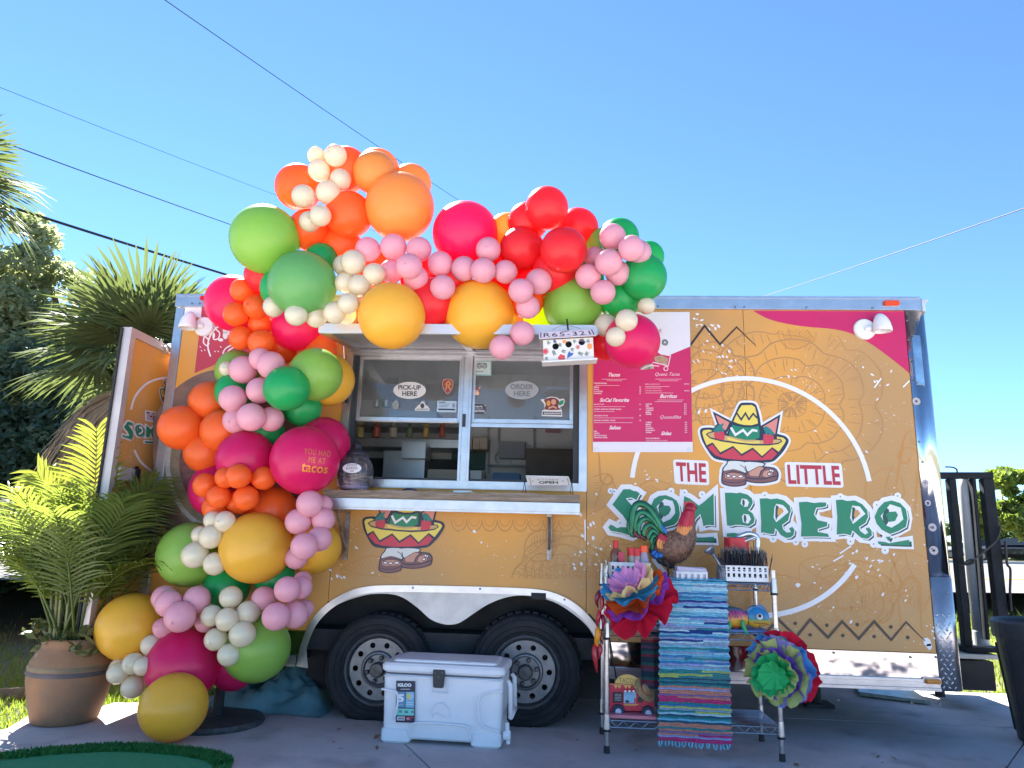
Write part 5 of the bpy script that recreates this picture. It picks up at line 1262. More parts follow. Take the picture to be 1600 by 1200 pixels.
small = [('TRADITIONAL', 928, 600, 2.4, 24), ('BIRRIA', 928, 606, 2.1, 9), ('POLLO', 928, 609.4, 2.1, 8), ('AL PASTOR', 928, 612.6, 2.1, 14), ('CHORIZO', 928, 615.8, 2.1, 12), ('BAJA FISH TACO', 928, 633, 2.1, 22), ('HONEY CHIPOTLE SHRIMP TACOS', 928, 640.5, 2.1, 46), ('AVOCADO TACOS', 928, 650.5, 2.1, 22), ('SMOKED CHICKEN TACOS', 928, 658, 2.1, 34), ('RED', 928, 675, 2.1, 5), ('VERDE', 928, 678.2, 2.1, 8.5), ('PICO DE GALLO', 928, 681.4, 2.1, 20), ('PINEAPPLE SALSA', 928, 684.6, 2.1, 24),
         ('BIRRIA QUESATACO', 1008, 601.5, 2.1, 26), ('CHICKEN QUESATACO', 1008, 611.6, 2.1, 30), ('PASTOR', 1009, 632.5, 2.1, 10), ('FISH', 1009, 635.6, 2.1, 6), ('CHORIZO', 1009, 638.8, 2.1, 12), ('CHICKEN', 1009, 642, 2.1, 12), ('BIRRIA', 1009, 645.2, 2.1, 9), ('SHRIMP', 1009, 648.2, 2.1, 10), ('CHEESE', 1009, 661, 2.1, 11), ('BIRRIA', 1009, 664.2, 2.1, 9), ('POLLO', 1009, 667.3, 2.1, 9), ('CHORIZO', 1009, 670.3, 2.1, 12), ('MAHI MAHI', 1009, 673.4, 2.1, 15), ('SHRIMP', 1009, 676.6, 2.1, 10), ('RICE AND BEANS', 1009, 686, 2.1, 24), ('CHIPS AND SALSA OR QUESO', 1009, 689.6, 2.1, 38)]
for s, x, y, h, wm in small: L(s, x, y, h, wmax=wm, bold=.03)
for x0, x1, y in ((940, 979, 592.6), (948, 972, 595), (1024, 1065, 592.4), (1030, 1060, 595), (930, 968, 602.4), (928, 977, 635.4), (928, 960, 643), (928, 990, 653), (928, 988, 660.4), (1008, 1046, 604), (1008, 1033, 606.4), (1008, 1052, 614), (1027, 1068, 625), (1023, 1066, 627.6)): f.stroke([(x0, y), (x1, y)], .5, .003)
for x, y in [(1069, 601), (1069.5, 611.6)]: L('$6/Taco', x, y, 2.1, wmax=11, bold=.03)
for y in (632.5, 635.6, 638.8, 642, 645.2, 648.2): L('$14', 1069, y, 2.1, wmax=5, bold=.03)
for y in (661, 664.2, 667.3, 670.3, 673.4, 676.6): L('$12', 1070, y, 2.1, wmax=5, bold=.03)
for y in (606, 609.4, 612.6, 615.8, 633, 640.5, 650.5, 658): L('$5', 999, y, 2.1, wmax=4, bold=.03)
f.build('menu_lettering', m_mtx, menu)['kind'] = 'stuff'
f = Flat(fmm); L('THE LITTLE', 997, 519, 5, wmax=39, bold=.0); f.build('red_lettering', m_txtred, menu)
f = Flat(fmm); 
for r_ in (4.2, 2.4): f.stroke([(1039+r_*cos(t*pi/8), 535+r_*sin(t*pi/8)) for t in range(16)], 1.2 if r_ > 3 else .9, .003, closed=True)
f.line('SOMBRERO', 1029, 538, 7, .003, wmax=20, align='r', bold=.02); f.build('green_print', m_dgreen_p, menu)
f = Flat(fmm); f.fill([(1022, 557), (1034, 555), (1044, 560), (1042, 571), (1024, 567)], .002); f.build('food_photo', mat('taco photo print', (.35, .12, .06), .4, col2=(.45, .36, .2), vscale=40), menu)
f = Flat(fmm); f.fill([(1004, 571), (1020, 568), (1022, 576), (1000, 578)], .002); f.build('food_photo', mat('salad photo print', (.10, .16, .05), .4, col2=(.5, .45, .35), vscale=40), menu)
for x, y in ((931.5, 702), (1077, 702.5)):
    p = at(x, y, -.012); k = MB(); k.lathe([(.014, 0), (.012, -.003), (.005, -.003), (.005, -.006), (0, -.007)], p, 14, 'y'); k.build('screw', m_alup, menu)

# birdhouse hanging from the hatch corner
BY = -.70; q8 = lambda u, v, Y=BY: at(835+u/14.118, 490+v/14.118, Y)
bh = thing('birdhouse', 'white flower printed birdhouse with a licence plate roof hanging by the window', 'birdhouse', q8(760, 1060))
m_bh = mat('white painted birdhouse', (.72, .71, .67), .5, var=.04)
quad = [q8(190, 585), q8(1300, 525), q8(1315, 1000), q8(205, 1060)]
ex = (quad[2]-quad[3]).normalized(); ez = (quad[0]-quad[3]).normalized(); BWd = (quad[2]-quad[3]).length; BHt = (quad[0]-quad[3]).length
bo_ = quad[3]; bmap = lambda u, v, d: bo_+ex*(u*BWd)+ez*(v*BHt)+Vector((0, -d, 0))
ctr = lambda u, v: ((u-190)/1110, (1045-v-(u-190)*-.052)/475)
holes = [ctr(465, 735), ctr(755, 720), ctr(1047, 702)]
hl = [[(hx+.066*cos(t*pi/10), hy+.156*sin(t*pi/10)) for t in range(20)] for hx, hy in holes]
k = MB(); k.prism([[(0, 0), (1, 0), (1, 1), (0, 1)]]+hl, lambda x, y: bmap(x, y, 0), lambda x, y: bmap(x, y, -.012)); k.build('front_board', m_bh, bh)
k = MB(); dp = .07
for (u0, u1, v0, v1, d0, d1) in ((0, .02, 0, 1, -.012, -dp), (.98, 1, 0, 1, -.012, -dp), (0, 1, 0, 1, -dp, -dp-.012)):
    k.hexa([bmap(u0, v0, d0), bmap(u1, v0, d0), bmap(u1, v0, d1), bmap(u0, v0, d1), bmap(u0, v1, d0), bmap(u1, v1, d0), bmap(u1, v1, d1), bmap(u0, v1, d1)])
k.build('side_board', mat('dark inside wood', (.03, .035, .05), .8), bh)
k = MB(); k.hexa([bmap(-.035, -.08, .022), bmap(1.06, -.08, .022), bmap(1.06, -.05, -dp-.012), bmap(-.035, -.05, -dp-.012), bmap(-.035, -.005, .022), bmap(1.06, -.005, .022), bmap(1.06, -.005, -dp-.012), bmap(-.035, -.005, -dp-.012)]); k.build('floor_board', m_bh, bh)
# plate roof: slopes from the ridge down to the front
r0_, r1_, e1_, e0_ = bmap(-.07, 1.37, .004), bmap(1.0, 1.37, .004), bmap(1.06, 1.0, .028), bmap(-.075, 1.0, .028)
nrm = (r1_-r0_).cross(e0_-r0_).normalized(); nrm = -nrm if nrm.y > 0 else nrm
pmap = lambda u, v, d: (r0_.lerp(r1_, u)).lerp(e0_.lerp(e1_, u), v)+nrm*d
k = MB(); k.prism([[(0, 0), (1, 0), (1, 1), (0, 1)]], lambda x, y: pmap(x, y, .002), lambda x, y: pmap(x, y, -.002)); pl_ = k.build('licence_plate', mat('white licence plate', (.74, .68, .72), .35), bh)
f = Flat(pmap); f.stroke([(.03, .1), (.97, .1), (.97, .9), (.03, .9)], .018, .003, closed=True); f.text('R65-321', ((.08, .27), (.92, .27), (.92, .84), (.08, .84)), .0035, .0, 0, 1.15); f.text('USA', ((.42, .12), (.56, .12), (.56, .23), (.42, .23)), .0035, .02); f.build('lettering', m_ink, pl_)
k = MB(); k.add([bmap(-.07, 1.37, .0), bmap(1.0, 1.37, .0), bmap(1.0, 1.0, -.13), bmap(-.07, 1.0, -.13)], [(0, 1, 2, 3)]); k.build('roof_back', m_alup, bh)
k = MB(); k.tube([q8(715, 120), q8(745, 360, BY+.05)], .0045, 8); k.build('hanging_rod', m_black, bh)
k = MB(); k.tube(catmull([q8(390, 360), q8(520, 295), q8(640, 262), q8(760, 262), q8(900, 300), q8(1010, 330)], 4), .001, 4); k.build('hanging_wire', m_black, bh)
r8 = random.Random(4)
def bf(): return Flat(lambda u, v, d: q8(u, v)+Vector((0, -d-.0005, 0)))
f = bf()
for cx, cy, R_, n_ in ((245, 835, 75, 12), (955, 740, 55, 6)):
    for t in range(n_): a = 2*pi*t/n_; f.stroke([(cx+R_*.25*cos(a), cy+R_*.25*sin(a)), (cx+R_*cos(a), cy+R_*sin(a))], 16, .0008)
    f.disc(cx, cy, R_*.35, .0012)
for t in range(5): a = 2*pi*t/5-.6; f.disc(600+45*cos(a), 975+42*sin(a), 38, .0008+.0001*t)
f.build('red_flower_print', mat('red flower print', S('d2454e'), .5), bh)
f = bf()
for cx, cy, a0, n_ in ((430, 860, 1.2, 5), (640, 830, .3, 4), (1010, 880, .4, 5), (1150, 890, -.9, 4), (260, 990, .1, 3), (310, 650, -.9, 3), (560, 690, .2, 3), (880, 610, .8, 3), (1180, 610, -.6, 3), (830, 790, .4, 3)):
    for t in range(n_):
        for s_ in (-1, 1):
            a = a0+s_*.8; x = cx+cos(a0)*22*(t-n_/2); y = cy+sin(a0)*22*(t-n_/2); f.stroke([(x, y), (x+25*cos(a), y+25*sin(a)), (x+52*cos(a), y+52*sin(a))], [4, 13, 2], .0008)
f.build('leaf_print', mat('leaf green print', S('2f5a45'), .5), bh)
f = bf(); f.fill([(720, 990), (730, 900), (770, 820), (800, 870), (865, 865), (840, 920)], .0009); f.build('blue_bird_print', mat('blue bird print', S('3f62a8'), .5), bh); f = bf(); f.fill([(415, 640), (430, 570), (470, 590), (490, 640)], .0009); f.build('blue_bird_print', mat('blue bird print', S('3f62a8'), .5), bh); f = bf(); f.fill([(1070, 600), (1120, 610), (1130, 640), (1080, 630)], .0009); f.build('blue_bird_print', mat('blue bird print', S('3f62a8'), .5), bh)
f = bf(); f.disc(660, 620, 42, .0008, 38); f.fill(c2([(1170, 680), (1225, 655), (1270, 690), (1265, 760), (1215, 790), (1175, 760)], 3, True), .0009); f.build('orange_flower_print', mat('peach flower print', S('e8975a'), .5), bh)

# good karma jar
JY = -.17; jc = at(553, 768, JY); jc.z = cz_t+.008; js = depth_of(jc)/FPX
jar = thing('tip_jar', 'round glass tip jar with an oval label standing on the counter', 'jar', jc)
m_jar = glass_mat('jar glass', (.93, .92, .95), dust=.10, dcol=(.6, .55, .6))
H = lambda px: px*js
k = MB(); k.lathe([(H(20), .0), (H(22), H(3)), (H(24), H(9)), (H(27.5), H(20)), (H(28), H(30)), (H(25), H(42)), (H(19), H(51)), (H(17), H(54))], jc, 28, caps=False); k.build('glass_bowl', m_jar, jar, smooth=True)
k = MB(); k.lathe([(H(17), 0), (H(22), 0), (H(23), H(5)), (H(21), H(10)), (0, H(10.5))], jc+Vector((0, 0, .001)), 24); k.build('jar_base', mat('lilac pebble fill', (.30, .24, .34), .6, var=.4, vscale=60), jar)
k = MB(); k.lathe([(H(17.5), H(53)), (H(19), H(54)), (H(19), H(57)), (H(12), H(62)), (H(7), H(64)), (H(8), H(68)), (H(6), H(73)), (0, H(75))], jc, 24); k.build('jar_lid', mat('black jar lid', (.025, .025, .035), .4), jar, smooth=True)
k = MB(); r_ = random.Random(2)
for i in range(9): k.box(jc+Vector((r_.uniform(-.03, .06), r_.uniform(-.03, .03), H(14+i*1.6))), (.09, .05, .002), Matrix.Rotation(r_.uniform(-.6, .6), 3, 'Y') @ Matrix.Rotation(r_.uniform(0, 3), 3, 'Z'))
k.build('bank_notes', mat('grey green notes', (.30, .33, .25), .8, var=.2), jar); bpy.data.objects['bank_notes']['kind'] = 'stuff'
lab = oval_sticker(jar, 550, 731.5, 14.6, 7.8, ('GOOD', 'KARMA', 'JAR'), m_prw, JY-H(28.5), 3.6, m_ink, None, True, name='jar_label', bold=.0)
# kitchen open sign
SY = -.22; q5 = lambda u, v, Y=SY: at(700+u/6.667, 640+v/6.667, Y)
sg = thing('counter_sign', 'small cream sign reading KITCHEN OPEN on a wire stand on the counter', 'sign', q5(1050, 865))
k = MB(); k.prism([[(812, 700), (1258, 700), (1284, 792), (836, 792)]], lambda x, y: q5(x, y)+Vector((0, -.03*(y-700)/92, 0)), lambda x, y: q5(x, y)+Vector((0, .012-.03*(y-700)/92, 0))); so = k.build('sign_plate', mat('cream sign face', (.66, .60, .52), .5), sg)
k = MB(); k.box2(q5(806, 686), q5(1256, 704)+Vector((0, .02, 0))); k.build('sign_cap', m_alup, sg, bevel=.002)
smp = lambda x, y, d: q5(x, y)+Vector((0, -.03*(y-700)/92-d, 0))
f = Flat(smp); f.text('KITCHEN', ((930, 724), (1140, 724), (1144, 741), (934, 741)), .001, -.01, 0, 1.3); f.text('OPEN', ((945, 748), (1142, 748), (1150, 776), (952, 776)), .001, .03)
f.stroke([(842, 716), (850, 716), (868, 782), (858, 782)], 4, .001); f.stroke([(1232, 716), (1240, 716), (1262, 782), (1252, 782)], 4, .001)
for x in (872, 1186): f.stroke([(x, 744), (x+12, 742), (x+12, 752), (x+24, 750)], 3, .001)
f.build('lettering', m_brown, so)
k = MB(); zf = cz_t+.009
for u in (798, 1290):
    tp = q5(u, 742); k.tube([(tp.x-.008, SY-.02, zf), tp, (tp.x+.008, SY+.03, zf)], .0022, 6)
k.tube([q5(792, 742), q5(1298, 742)], .003, 6); k.build('wire_stand', m_black, sg)
k = MB(); c = at(640, 771, -.12); c.z = cz_t+.006; k.lathe([(.045, 0), (.048, .004), (.04, .014), (.02, .022), (0, .024)], c, 20); d_ = k.build('ash_dish', mat('slate dish', (.06, .06, .09), .4), smooth=True); tag(d_, 'small dark domed dish upside down on the middle of the counter', 'dish')
k = MB(); a = at(709, 770, -.12); b = at(738, 768, -.12); k.box2((a.x, -.15, cz_t+.006), (b.x, -.09, cz_t+.02)); d_ = k.build('napkin_tray', m_alup, bevel=.003); tag(d_, 'flat grey tray on the counter beside the dark dish', 'tray')

# ------------------------------------------------------------------ cooler
FL, FR = gr(588, 1161), gr(786, 1173); e1 = (FR-FL).normalized(); e2 = Vector((-e1.y, e1.x, 0)); CL = (FR-FL).length; CDp = .36
ztop = 0
for zz in range(20, 60):
    p = FL+Vector((0, 0, zz/100)); d = p-CAM; y = 600-FPX*d.dot(UPV)/d.dot(FWD)
    if y > 1035: ztop = zz/100
cl = thing('cooler', 'white plastic cooler box with a black latch in front of the wheels', 'cooler', FL+e1*CL/2)
m_cool = mat('white cooler plastic', (.82, .81, .82), .45, var=.03, vscale=8, bump=.06, bscale=160)
cmap = lambda u, v, d: FL+e1*u-e2*d+Vector((0, 0, v))
Hc = ztop
def shell(mb, u0, u1, v0, v1, w0, w1, taper=0., rad=.03):
    """upright rounded box in cooler coordinates, narrower at the bottom by taper"""
    lp = []
    for (cu, cw, a0) in ((u0+rad, w0+rad, pi), (u1-rad, w0+rad, 1.5*pi), (u1-rad, w1-rad, 0), (u0+rad, w1-rad, .5*pi)):
        for i in range(6): a = a0+i*pi/10; lp.append((cu+rad*cos(a), cw+rad*sin(a)))
    n = len(lp); um, wm = (u0+u1)/2, (w0+w1)/2
    rows = [(v0, taper+.012, ), (v0+.012, taper), (v1-.012, 0), (v1, .012)]
    vs = [cmap(um+(u-um)*(1-2*t/(u1-u0)), v, -(wm+(w-wm)*(1-2*t/(w1-w0)))) for v, t in rows for u, w in lp]
    fs = [(r*n+i, r*n+(i+1) % n, (r+1)*n+(i+1) % n, (r+1)*n+i) for r in range(len(rows)-1) for i in range(n)]+[tuple(range(n-1, -1, -1)), tuple((len(rows)-1)*n+i for i in range(n))]
    mb.add(vs, fs)
hb = Hc*.868
k = MB(); shell(k, .012, CL-.012, .02, hb, .012, CDp-.012, .010); body = k.build('cooler_body', m_cool, cl)
k = MB(); shell(k, .0, CL, hb+.004, Hc, .0, CDp, .002, .035); lid = k.build('cooler_lid', m_cool, cl)
k = MB(); shell(k, .05, CL-.05, Hc-.002, Hc+.014, .045, CDp-.045, 0, .03); k.build('lid_panel', m_cool, lid)
k = MB(); shell(k, .02, CL-.02, hb-.004, hb+.005, .018, CDp-.018); k.build('lid_seam', mat('dark gasket', (.10, .10, .12), .7), cl)
for u0, u1 in ((.015, .17), (CL-.17, CL-.015)): k = MB(); shell(k, u0, u1, .0, .075, .011, CDp-.008, .0, .02); k.build('cooler_foot', m_cool, cl)
# raised ribs that frame the corner pads, the arch at the bottom and the emblem
f = Flat(lambda u, v, d: cmap(u, v, d))
rib = lambda pts, w_: [k.tube([cmap(p[0], p[1], .001) for p in pts], w_, 6)]
k = MB(); rib(c2([(.17, .04), (.175, .085), (.20, .105), (CL/2, .11), (CL-.20, .105), (CL-.175, .085), (CL-.17, .04)], 4), .006)
rib(c2([(.01, hb*.77), (.07, hb*.75), (.095, hb*.72), (.10, hb*.55), (.085, .12)], 4), .006); rib(c2([(CL-.01, hb*.83), (CL-.09, hb*.79), (CL-.13, hb*.70), (CL-.13, .16), (CL-.11, .11), (CL-.02, .085)], 4), .006)
rib([(.02, hb*.965), (CL/2-.05, hb*.965), (CL/2-.045, hb*.76), (CL/2+.03, hb*.76), (CL/2+.035, hb*.965), (CL-.02, hb*.965)], .004)
rib([(CL*.50+.045*cos(t*pi/12), hb*.47+.05*sin(t*pi/12)) for t in range(-2, 15)], .0025); rib([(CL*.50-.045+.03*i, hb*.44+.012*sin(i*2)) for i in range(4)], .002)
k.build('moulded_rib', m_cool, body, smooth=True)
k = MB(); lu = CL*.475; k.prism([[(lu-.032, hb+.03), (lu+.032, hb+.03), (lu+.026, hb-.058), (lu-.026, hb-.058)]], lambda x, y: cmap(x, y, .012), lambda x, y: cmap(x, y, -.005)); lt_ = k.build('latch', mat('black latch rubber', (.03, .033, .034), .5), cl, bevel=.004)
k = MB()
for du, dv in ((-.02, .018), (.02, .018), (0, -.005)): k.ball(cmap(lu+du, hb+dv, .012), .005, 8, 6)
k.build('rivet', m_riv, lt_)
# handle on the right end, drain plug
k = MB()
pe = lambda w_, v, o=0: cmap(CL+o, v, -w_)
for w_ in (.08, .28): k.tube([pe(w_, hb-.02, .004), pe(w_, hb-.04, .02), pe(w_, hb*.42, .026)], .012, 8)
k.tube([pe(.08, hb*.42, .026), pe(.28, hb*.42, .026)], .015, 8); k.build('carry_handle', m_cool, cl, smooth=True)
k = MB(); k.tube([pe(.05, .06, -.005), pe(.05, .06, .03)], .022, 12); k.tube([pe(.05, .02, .02), pe(.05, .12, .012)], .01, 8); k.build('drain_plug', m_cool, cl)
# label
cn = -e2
def cpl(x, y, d):
    dd = ray(x, y); o = FL+cn*(-.012+.004+d); t = (o-CAM).dot(cn)/dd.dot(cn); return CAM+dd*t
q7 = lambda u, v: (560+u/5.714, 990+v/5.714)
F7 = lambda: Flat(lambda u, v, d: cpl(*q7(u, v), d+.004))
f = F7(); f.fill([(337, 420), (508, 424), (502, 797), (333, 792)], .0); lb = f.build('cooler_label', m_ink, cl)
f = F7(); f.fill([(342, 520), (418, 520), (416, 660), (339, 658)], .0006); f.build('blue_field', mat('steel blue print', S('5f8fae'), .5), lb)
f = F7(); f.fill([(424, 520), (500, 521), (497, 662), (421, 660)], .0006); f.build('sky_field', mat('pale blue print', S('86b6cf'), .5), lb)
f = F7(); f.fill([(339, 668), (497, 671), (495, 732), (338, 729)], .0006); f.build('mint_field', mat('mint print', S('7fd0c0'), .5), lb)
f = F7(); f.line('IGLOO', 352, 474, 32, .0012, wmax=146, bold=.06, slope=.02); [f.stroke([(376+i*11, 500), (382+i*11, 493), (385+i*11, 501)], 2.5, .0012) for i in range(8)]; f.text('5', ((352, 540), (408, 540), (406, 612), (350, 612)), .0012, .06); f.fill([(345, 740), (414, 741), (412, 775), (344, 774)], .0012); f.line('DAYS', 356, 640, 12, .0012, wmax=46); f.stroke([(430, 616), (490, 617)], 4, .0012); f.stroke([(430, 632), (490, 633)], 4, .0012); f.build('white_print', m_prw, lb)
f = F7(); f.disc(463, 560, 30, .0010, 30); f.build('disc_print', mat('lavender blue print', S('a9c9dd'), .5), lb)
f = F7(); f.fill([(463+30*cos(pi/2+t*pi/12), 560-30*sin(pi/2+t*pi/12)) for t in range(13)], .0013); f.build('half_disc_print', m_yel_p, lb)
f = F7(); f.line('70', 360, 708, 24, .0012, wmax=28, bold=.03); f.line('66', 412, 709, 24, .0012, wmax=32, bold=.03); f.line('18', 472, 709, 20, .0012, wmax=18, bold=.03)
for i in range(12): f.fill([(352+i*4.8, 746), (354+i*4.8+(i % 3)*.8, 746), (354+i*4.8+(i % 3)*.8, 769), (352+i*4.8, 769)], .0016)
f.build('dark_print', m_ink, lb)
f = F7(); f.fill([(424, 742), (494, 744), (493, 755), (423, 753)], .0012); f.fill([(424, 764), (470, 765), (470, 774), (423, 773)], .0012); f.build('red_print', m_red_p, lb)
f = F7(); f.line('USA', 430, 765, 11, .0018, wmax=40, bold=.04); f.build('white_print', m_prw, lb)

# ------------------------------------------------------------------ things on the ground by and under the trailer
c = gr(330, 1131); c = Vector((c.x, c.y+.02, 0)); st = thing('stand_base', 'black round stand base with a short pole behind the lowest balloons', 'stand', c)
k = MB(); k.lathe([(.27, 0), (.275, .012), (.262, .03), (.05, .042), (.035, .05), (.0, .05)], c, 40); k.build('base_disc', mat('scuffed black enamel', (.035, .035, .037), .5, col2=(.10, .10, .10), vscale=30), st)
k = MB(); k.tube([c+Vector((.02, 0, .04)), c+Vector((.02, .02, .55))], .028, 12); k.build('stand_pole', m_black, st)
# crumpled tarp
r9 = random.Random(8); k = MB(); nx, ny = 60, 34
t0, t1 = at(326, 1090, .25), at(520, 1090, .25)
def th(u, v):
    e = max(0, 1-abs(2*u-1)**4)*max(0, 1-abs(2*v-1)**3)
    s_ = .45+.25*sin(7*u+5*v)+.22*sin(17*u-9*v+1)+.16*abs(sin(23*u+13*v))+.12*abs(sin(31*v-11*u))
    return e*(.06+.16*s_*(0.4+.8*sin(pi*min(1, max(0, (u-.1)/.9)))))
vs = [Vector((lerp(t0.x, t1.x, i/nx)+.02*sin(9*j/ny), lerp(.02, .75, j/ny)+.02*sin(11*i/nx), .006+th(i/nx, j/ny))) for j in range(ny+1) for i in range(nx+1)]
k.add(vs, [(j*(nx+1)+i, j*(nx+1)+i+1, (j+1)*(nx+1)+i+1, (j+1)*(nx+1)+i) for j in range(ny) for i in range(nx)])
o = k.build('tarp', mat('faded teal tarpaulin', (.11, .24, .27), .7, var=.25, vscale=5, bump=.3, bscale=30), smooth=True); tag(o, 'crumpled teal tarpaulin on the ground under the trailer', 'tarp')
# a sheet lying under the right end
a, b = gr(1345, 1089), gr(1440, 1093); k = MB(); k.hexa([gr(1343, 1089)+Vector((0, 0, .01)), gr(1455, 1103)+Vector((0, 0, .01)), gr(1440, 1092)+Vector((0, .25, .01)), gr(1350, 1080)+Vector((0, .2, .01)), gr(1343, 1089)+Vector((0, 0, .035)), gr(1455, 1103)+Vector((0, 0, .03)), gr(1440, 1092)+Vector((0, .25, .05)), gr(1350, 1080)+Vector((0, .2, .05))])
o = k.build('metal_sheet', mat('dull grey green sheet', (.22, .27, .26), .4, .5, var=.3, vscale=12)); tag(o, 'loose grey metal sheet lying under the right end of the trailer', 'sheet')
k = MB(); k.tube([(1.75, .9, .02), (1.75, .9, ZB+.1)], .03, 8); k.box2((1.66, .82, 0.001), (1.84, .98, .025)); k.build('stabiliser_jack', m_dark, T)

# bin at the right edge
lt_p = at(1561, 968, .12); bn_c = Vector((lt_p.x+.31, .12, 0)); bn = thing('rubbish_bin', 'black plastic rubbish bin at the right edge by the trailer front', 'bin', bn_c)
hbn = lt_p.z; m_bin = mat('black bin plastic', (.03, .032, .036), .55, var=.2, bump=.15, bscale=60)
k = MB(); k.lathe([(.235, 0), (.245, .01), (.30, hbn-.10), (.315, hbn-.10), (.32, hbn-.015), (.305, hbn), (.285, hbn-.01), (.28, hbn-.10), (.22, .02), (0, .02)], bn_c, 40); k.build('bin_body', m_bin, bn)
k = MB()
for t in range(14): a = 2*pi*t/14; k.tube([bn_c+Vector((.25*cos(a), .25*sin(a), .05)), bn_c+Vector((.298*cos(a), .298*sin(a), hbn-.14))], .008, 5)
k.build('bin_rib', m_bin, bn)

# steel gate, gas bottle and drawbar platform in front of the trailer
q9 = lambda u, v, Y: at(1440+u/3.75, 720+v/3.75, Y)
gate = thing('ramp_gate', 'upright black steel ramp gate at the front end of the trailer', 'gate', Vector((2.75, 1.0, .45)))
m_gate = mat('black painted steel', (.014, .018, .022), .75, spec=.2, var=.3, vscale=14)
GY = .95
def gbar(name, u0, u1, v0, v1, ub0, ub1, Y=GY, dep=.06):
    a, b, c_, d_ = q9(u0, v0, Y), q9(u1, v0, Y), q9(ub0, v1, Y), q9(ub1, v1, Y); k = MB()
    k.hexa([c_, d_, d_+Vector((0, dep, 0)), c_+Vector((0, dep, 0)), a, b, b+Vector((0, dep, 0)), a+Vector((0, dep, 0))]); return k.build(name, m_gate, gate, bevel=.004)
gbar('gate_rail', 100, 423, 66, 104, 102, 425); gbar('gate_bar', 160, 203, 105, 1090, 256, 302); gbar('gate_bar', 296, 320, 105, 1050, 384, 404); gbar('gate_post', 358, 425, 105, 920, 448, 512, GY-.003)
k = MB(); k.box2(q9(262, 1092, GY-.02), q9(500, 1128, GY-.02)+Vector((0, .5, 0))); k.build('gate_rail', m_gate, gate)
k = MB(); k.tube(catmull([q9(215, 610, GY-.03), q9(260, 606, GY-.05), q9(300, 585, GY-.05), q9(350, 545, GY-.04), q9(440, 462, GY-.03), q9(462, 380, GY-.03)], 5), .007, 6); k.tube(catmull([q9(262, 592, GY-.055), q9(300, 578, GY-.06), q9(302, 600, GY-.06), q9(262, 610, GY-.055)], 4, True), .007, 6, closed=True); k.build('chain', m_dark, gate)
k = MB(); k.tube(catmull([q9(490, 470, GY-.02), q9(500, 600, GY-.02), q9(520, 640, GY-.02), q9(518, 780, GY-.02), q9(525, 880, GY-.02)], 5), .008, 6); k.build('cable', m_dark, gate)
k = MB(); k.tube(catmull([q9(138, 36, 1.2), q9(180, 38, 1.2), q9(205, 50, 1.2), q9(207, 70, 1.2)], 4), .006, 6); k.build('hook', m_dark, gate)
tb_, tt_ = q9(343, 1000, 1.06), q9(247, 96, 1.06)
gb = thing('gas_bottle', 'tall pale grey gas bottle strapped behind the black gate', 'gas bottle', tb_)
rr_ = (q9(385, 1000, 1.06)-q9(305, 1000, 1.06)).length/2; ht = tt_.z-tb_.z
ax_ = Vector((tb_.x, 1.06, tb_.z)); k = MB(); k.lathe([(rr_, 0), (rr_, ht-.14), (rr_*.93, ht-.07), (rr_*.7, ht-.02), (rr_*.3, ht), (0, ht)], ax_, 28); k.build('bottle_body', mat('pale grey bottle paint', (.46, .48, .50), .4, var=.06, vscale=6), gb, smooth=True)
k = MB(); k.lathe([(rr_*.9, -.10), (rr_*1.05, -.09), (rr_*1.05, -.0), (rr_*.98, .012)], ax_, 24); k.build('bottle_foot', mat('grey bottle foot', (.36, .38, .40), .5), gb)
pf = thing('drawbar_platform', 'pale steel drawbar platform below the gas bottle', 'platform', Vector((2.7, 1.2, .3)))
k = MB(); k.box2(q9(200, 1132, GY-.06), q9(462, 1166, GY-.06)+Vector((0, .9, 0))); k.build('platform_plank', mat('cream platform edge', (.55, .52, .46), .6, var=.15, vscale=10), pf)
k = MB(); k.box2(q9(200, 1170, GY-.02), q9(440, 1350, GY-.02)+Vector((0, .7, 0))); k.build('tool_box', m_dark, pf)
k = MB(); k.tube([(2.75, 1.3, .02), (2.75, 1.3, .4)], .035, 8); k.build('jack_leg', m_dark, pf)
# ------------------------------------------------------------------ wire shelf rack in front of the trailer and what stands on it
rf0, rf1, rb0, rb1 = gr(948, 1177), gr(1223, 1190), gr(941, 1146), gr(1189, 1157)
RX0, RX1 = (rf0.x+rb0.x)/2, (rf1.x+rb1.x)/2; RYF = (rf0.y+rf1.y)/2; RYB = min(-.075, (rb0.y+rb1.y)/2)
def rz(*pts): return sum(at(px, py, RYF).z for px, py in pts)/len(pts)
ZTOP = rz((1205, 915), (1000, 906)); ZMID = rz((1000, 983), (1200, 993)); ZLOW = rz((1000, 1127), (1200, 1137)); ZPOST = rz((1211, 891),)
rk = thing('wire_rack', 'chrome wire shelf rack standing against the trailer on four posts', 'shelf rack', ((RX0+RX1)/2, (RYF+RYB)/2, 0))
m_cw = mat('chrome wire', (.62, .62, .63), .22, 1.0, var=.1, vscale=30)
m_post = mat('grooved chrome post', (.50, .50, .51), .28, 1.0, var=.15, vscale=20)
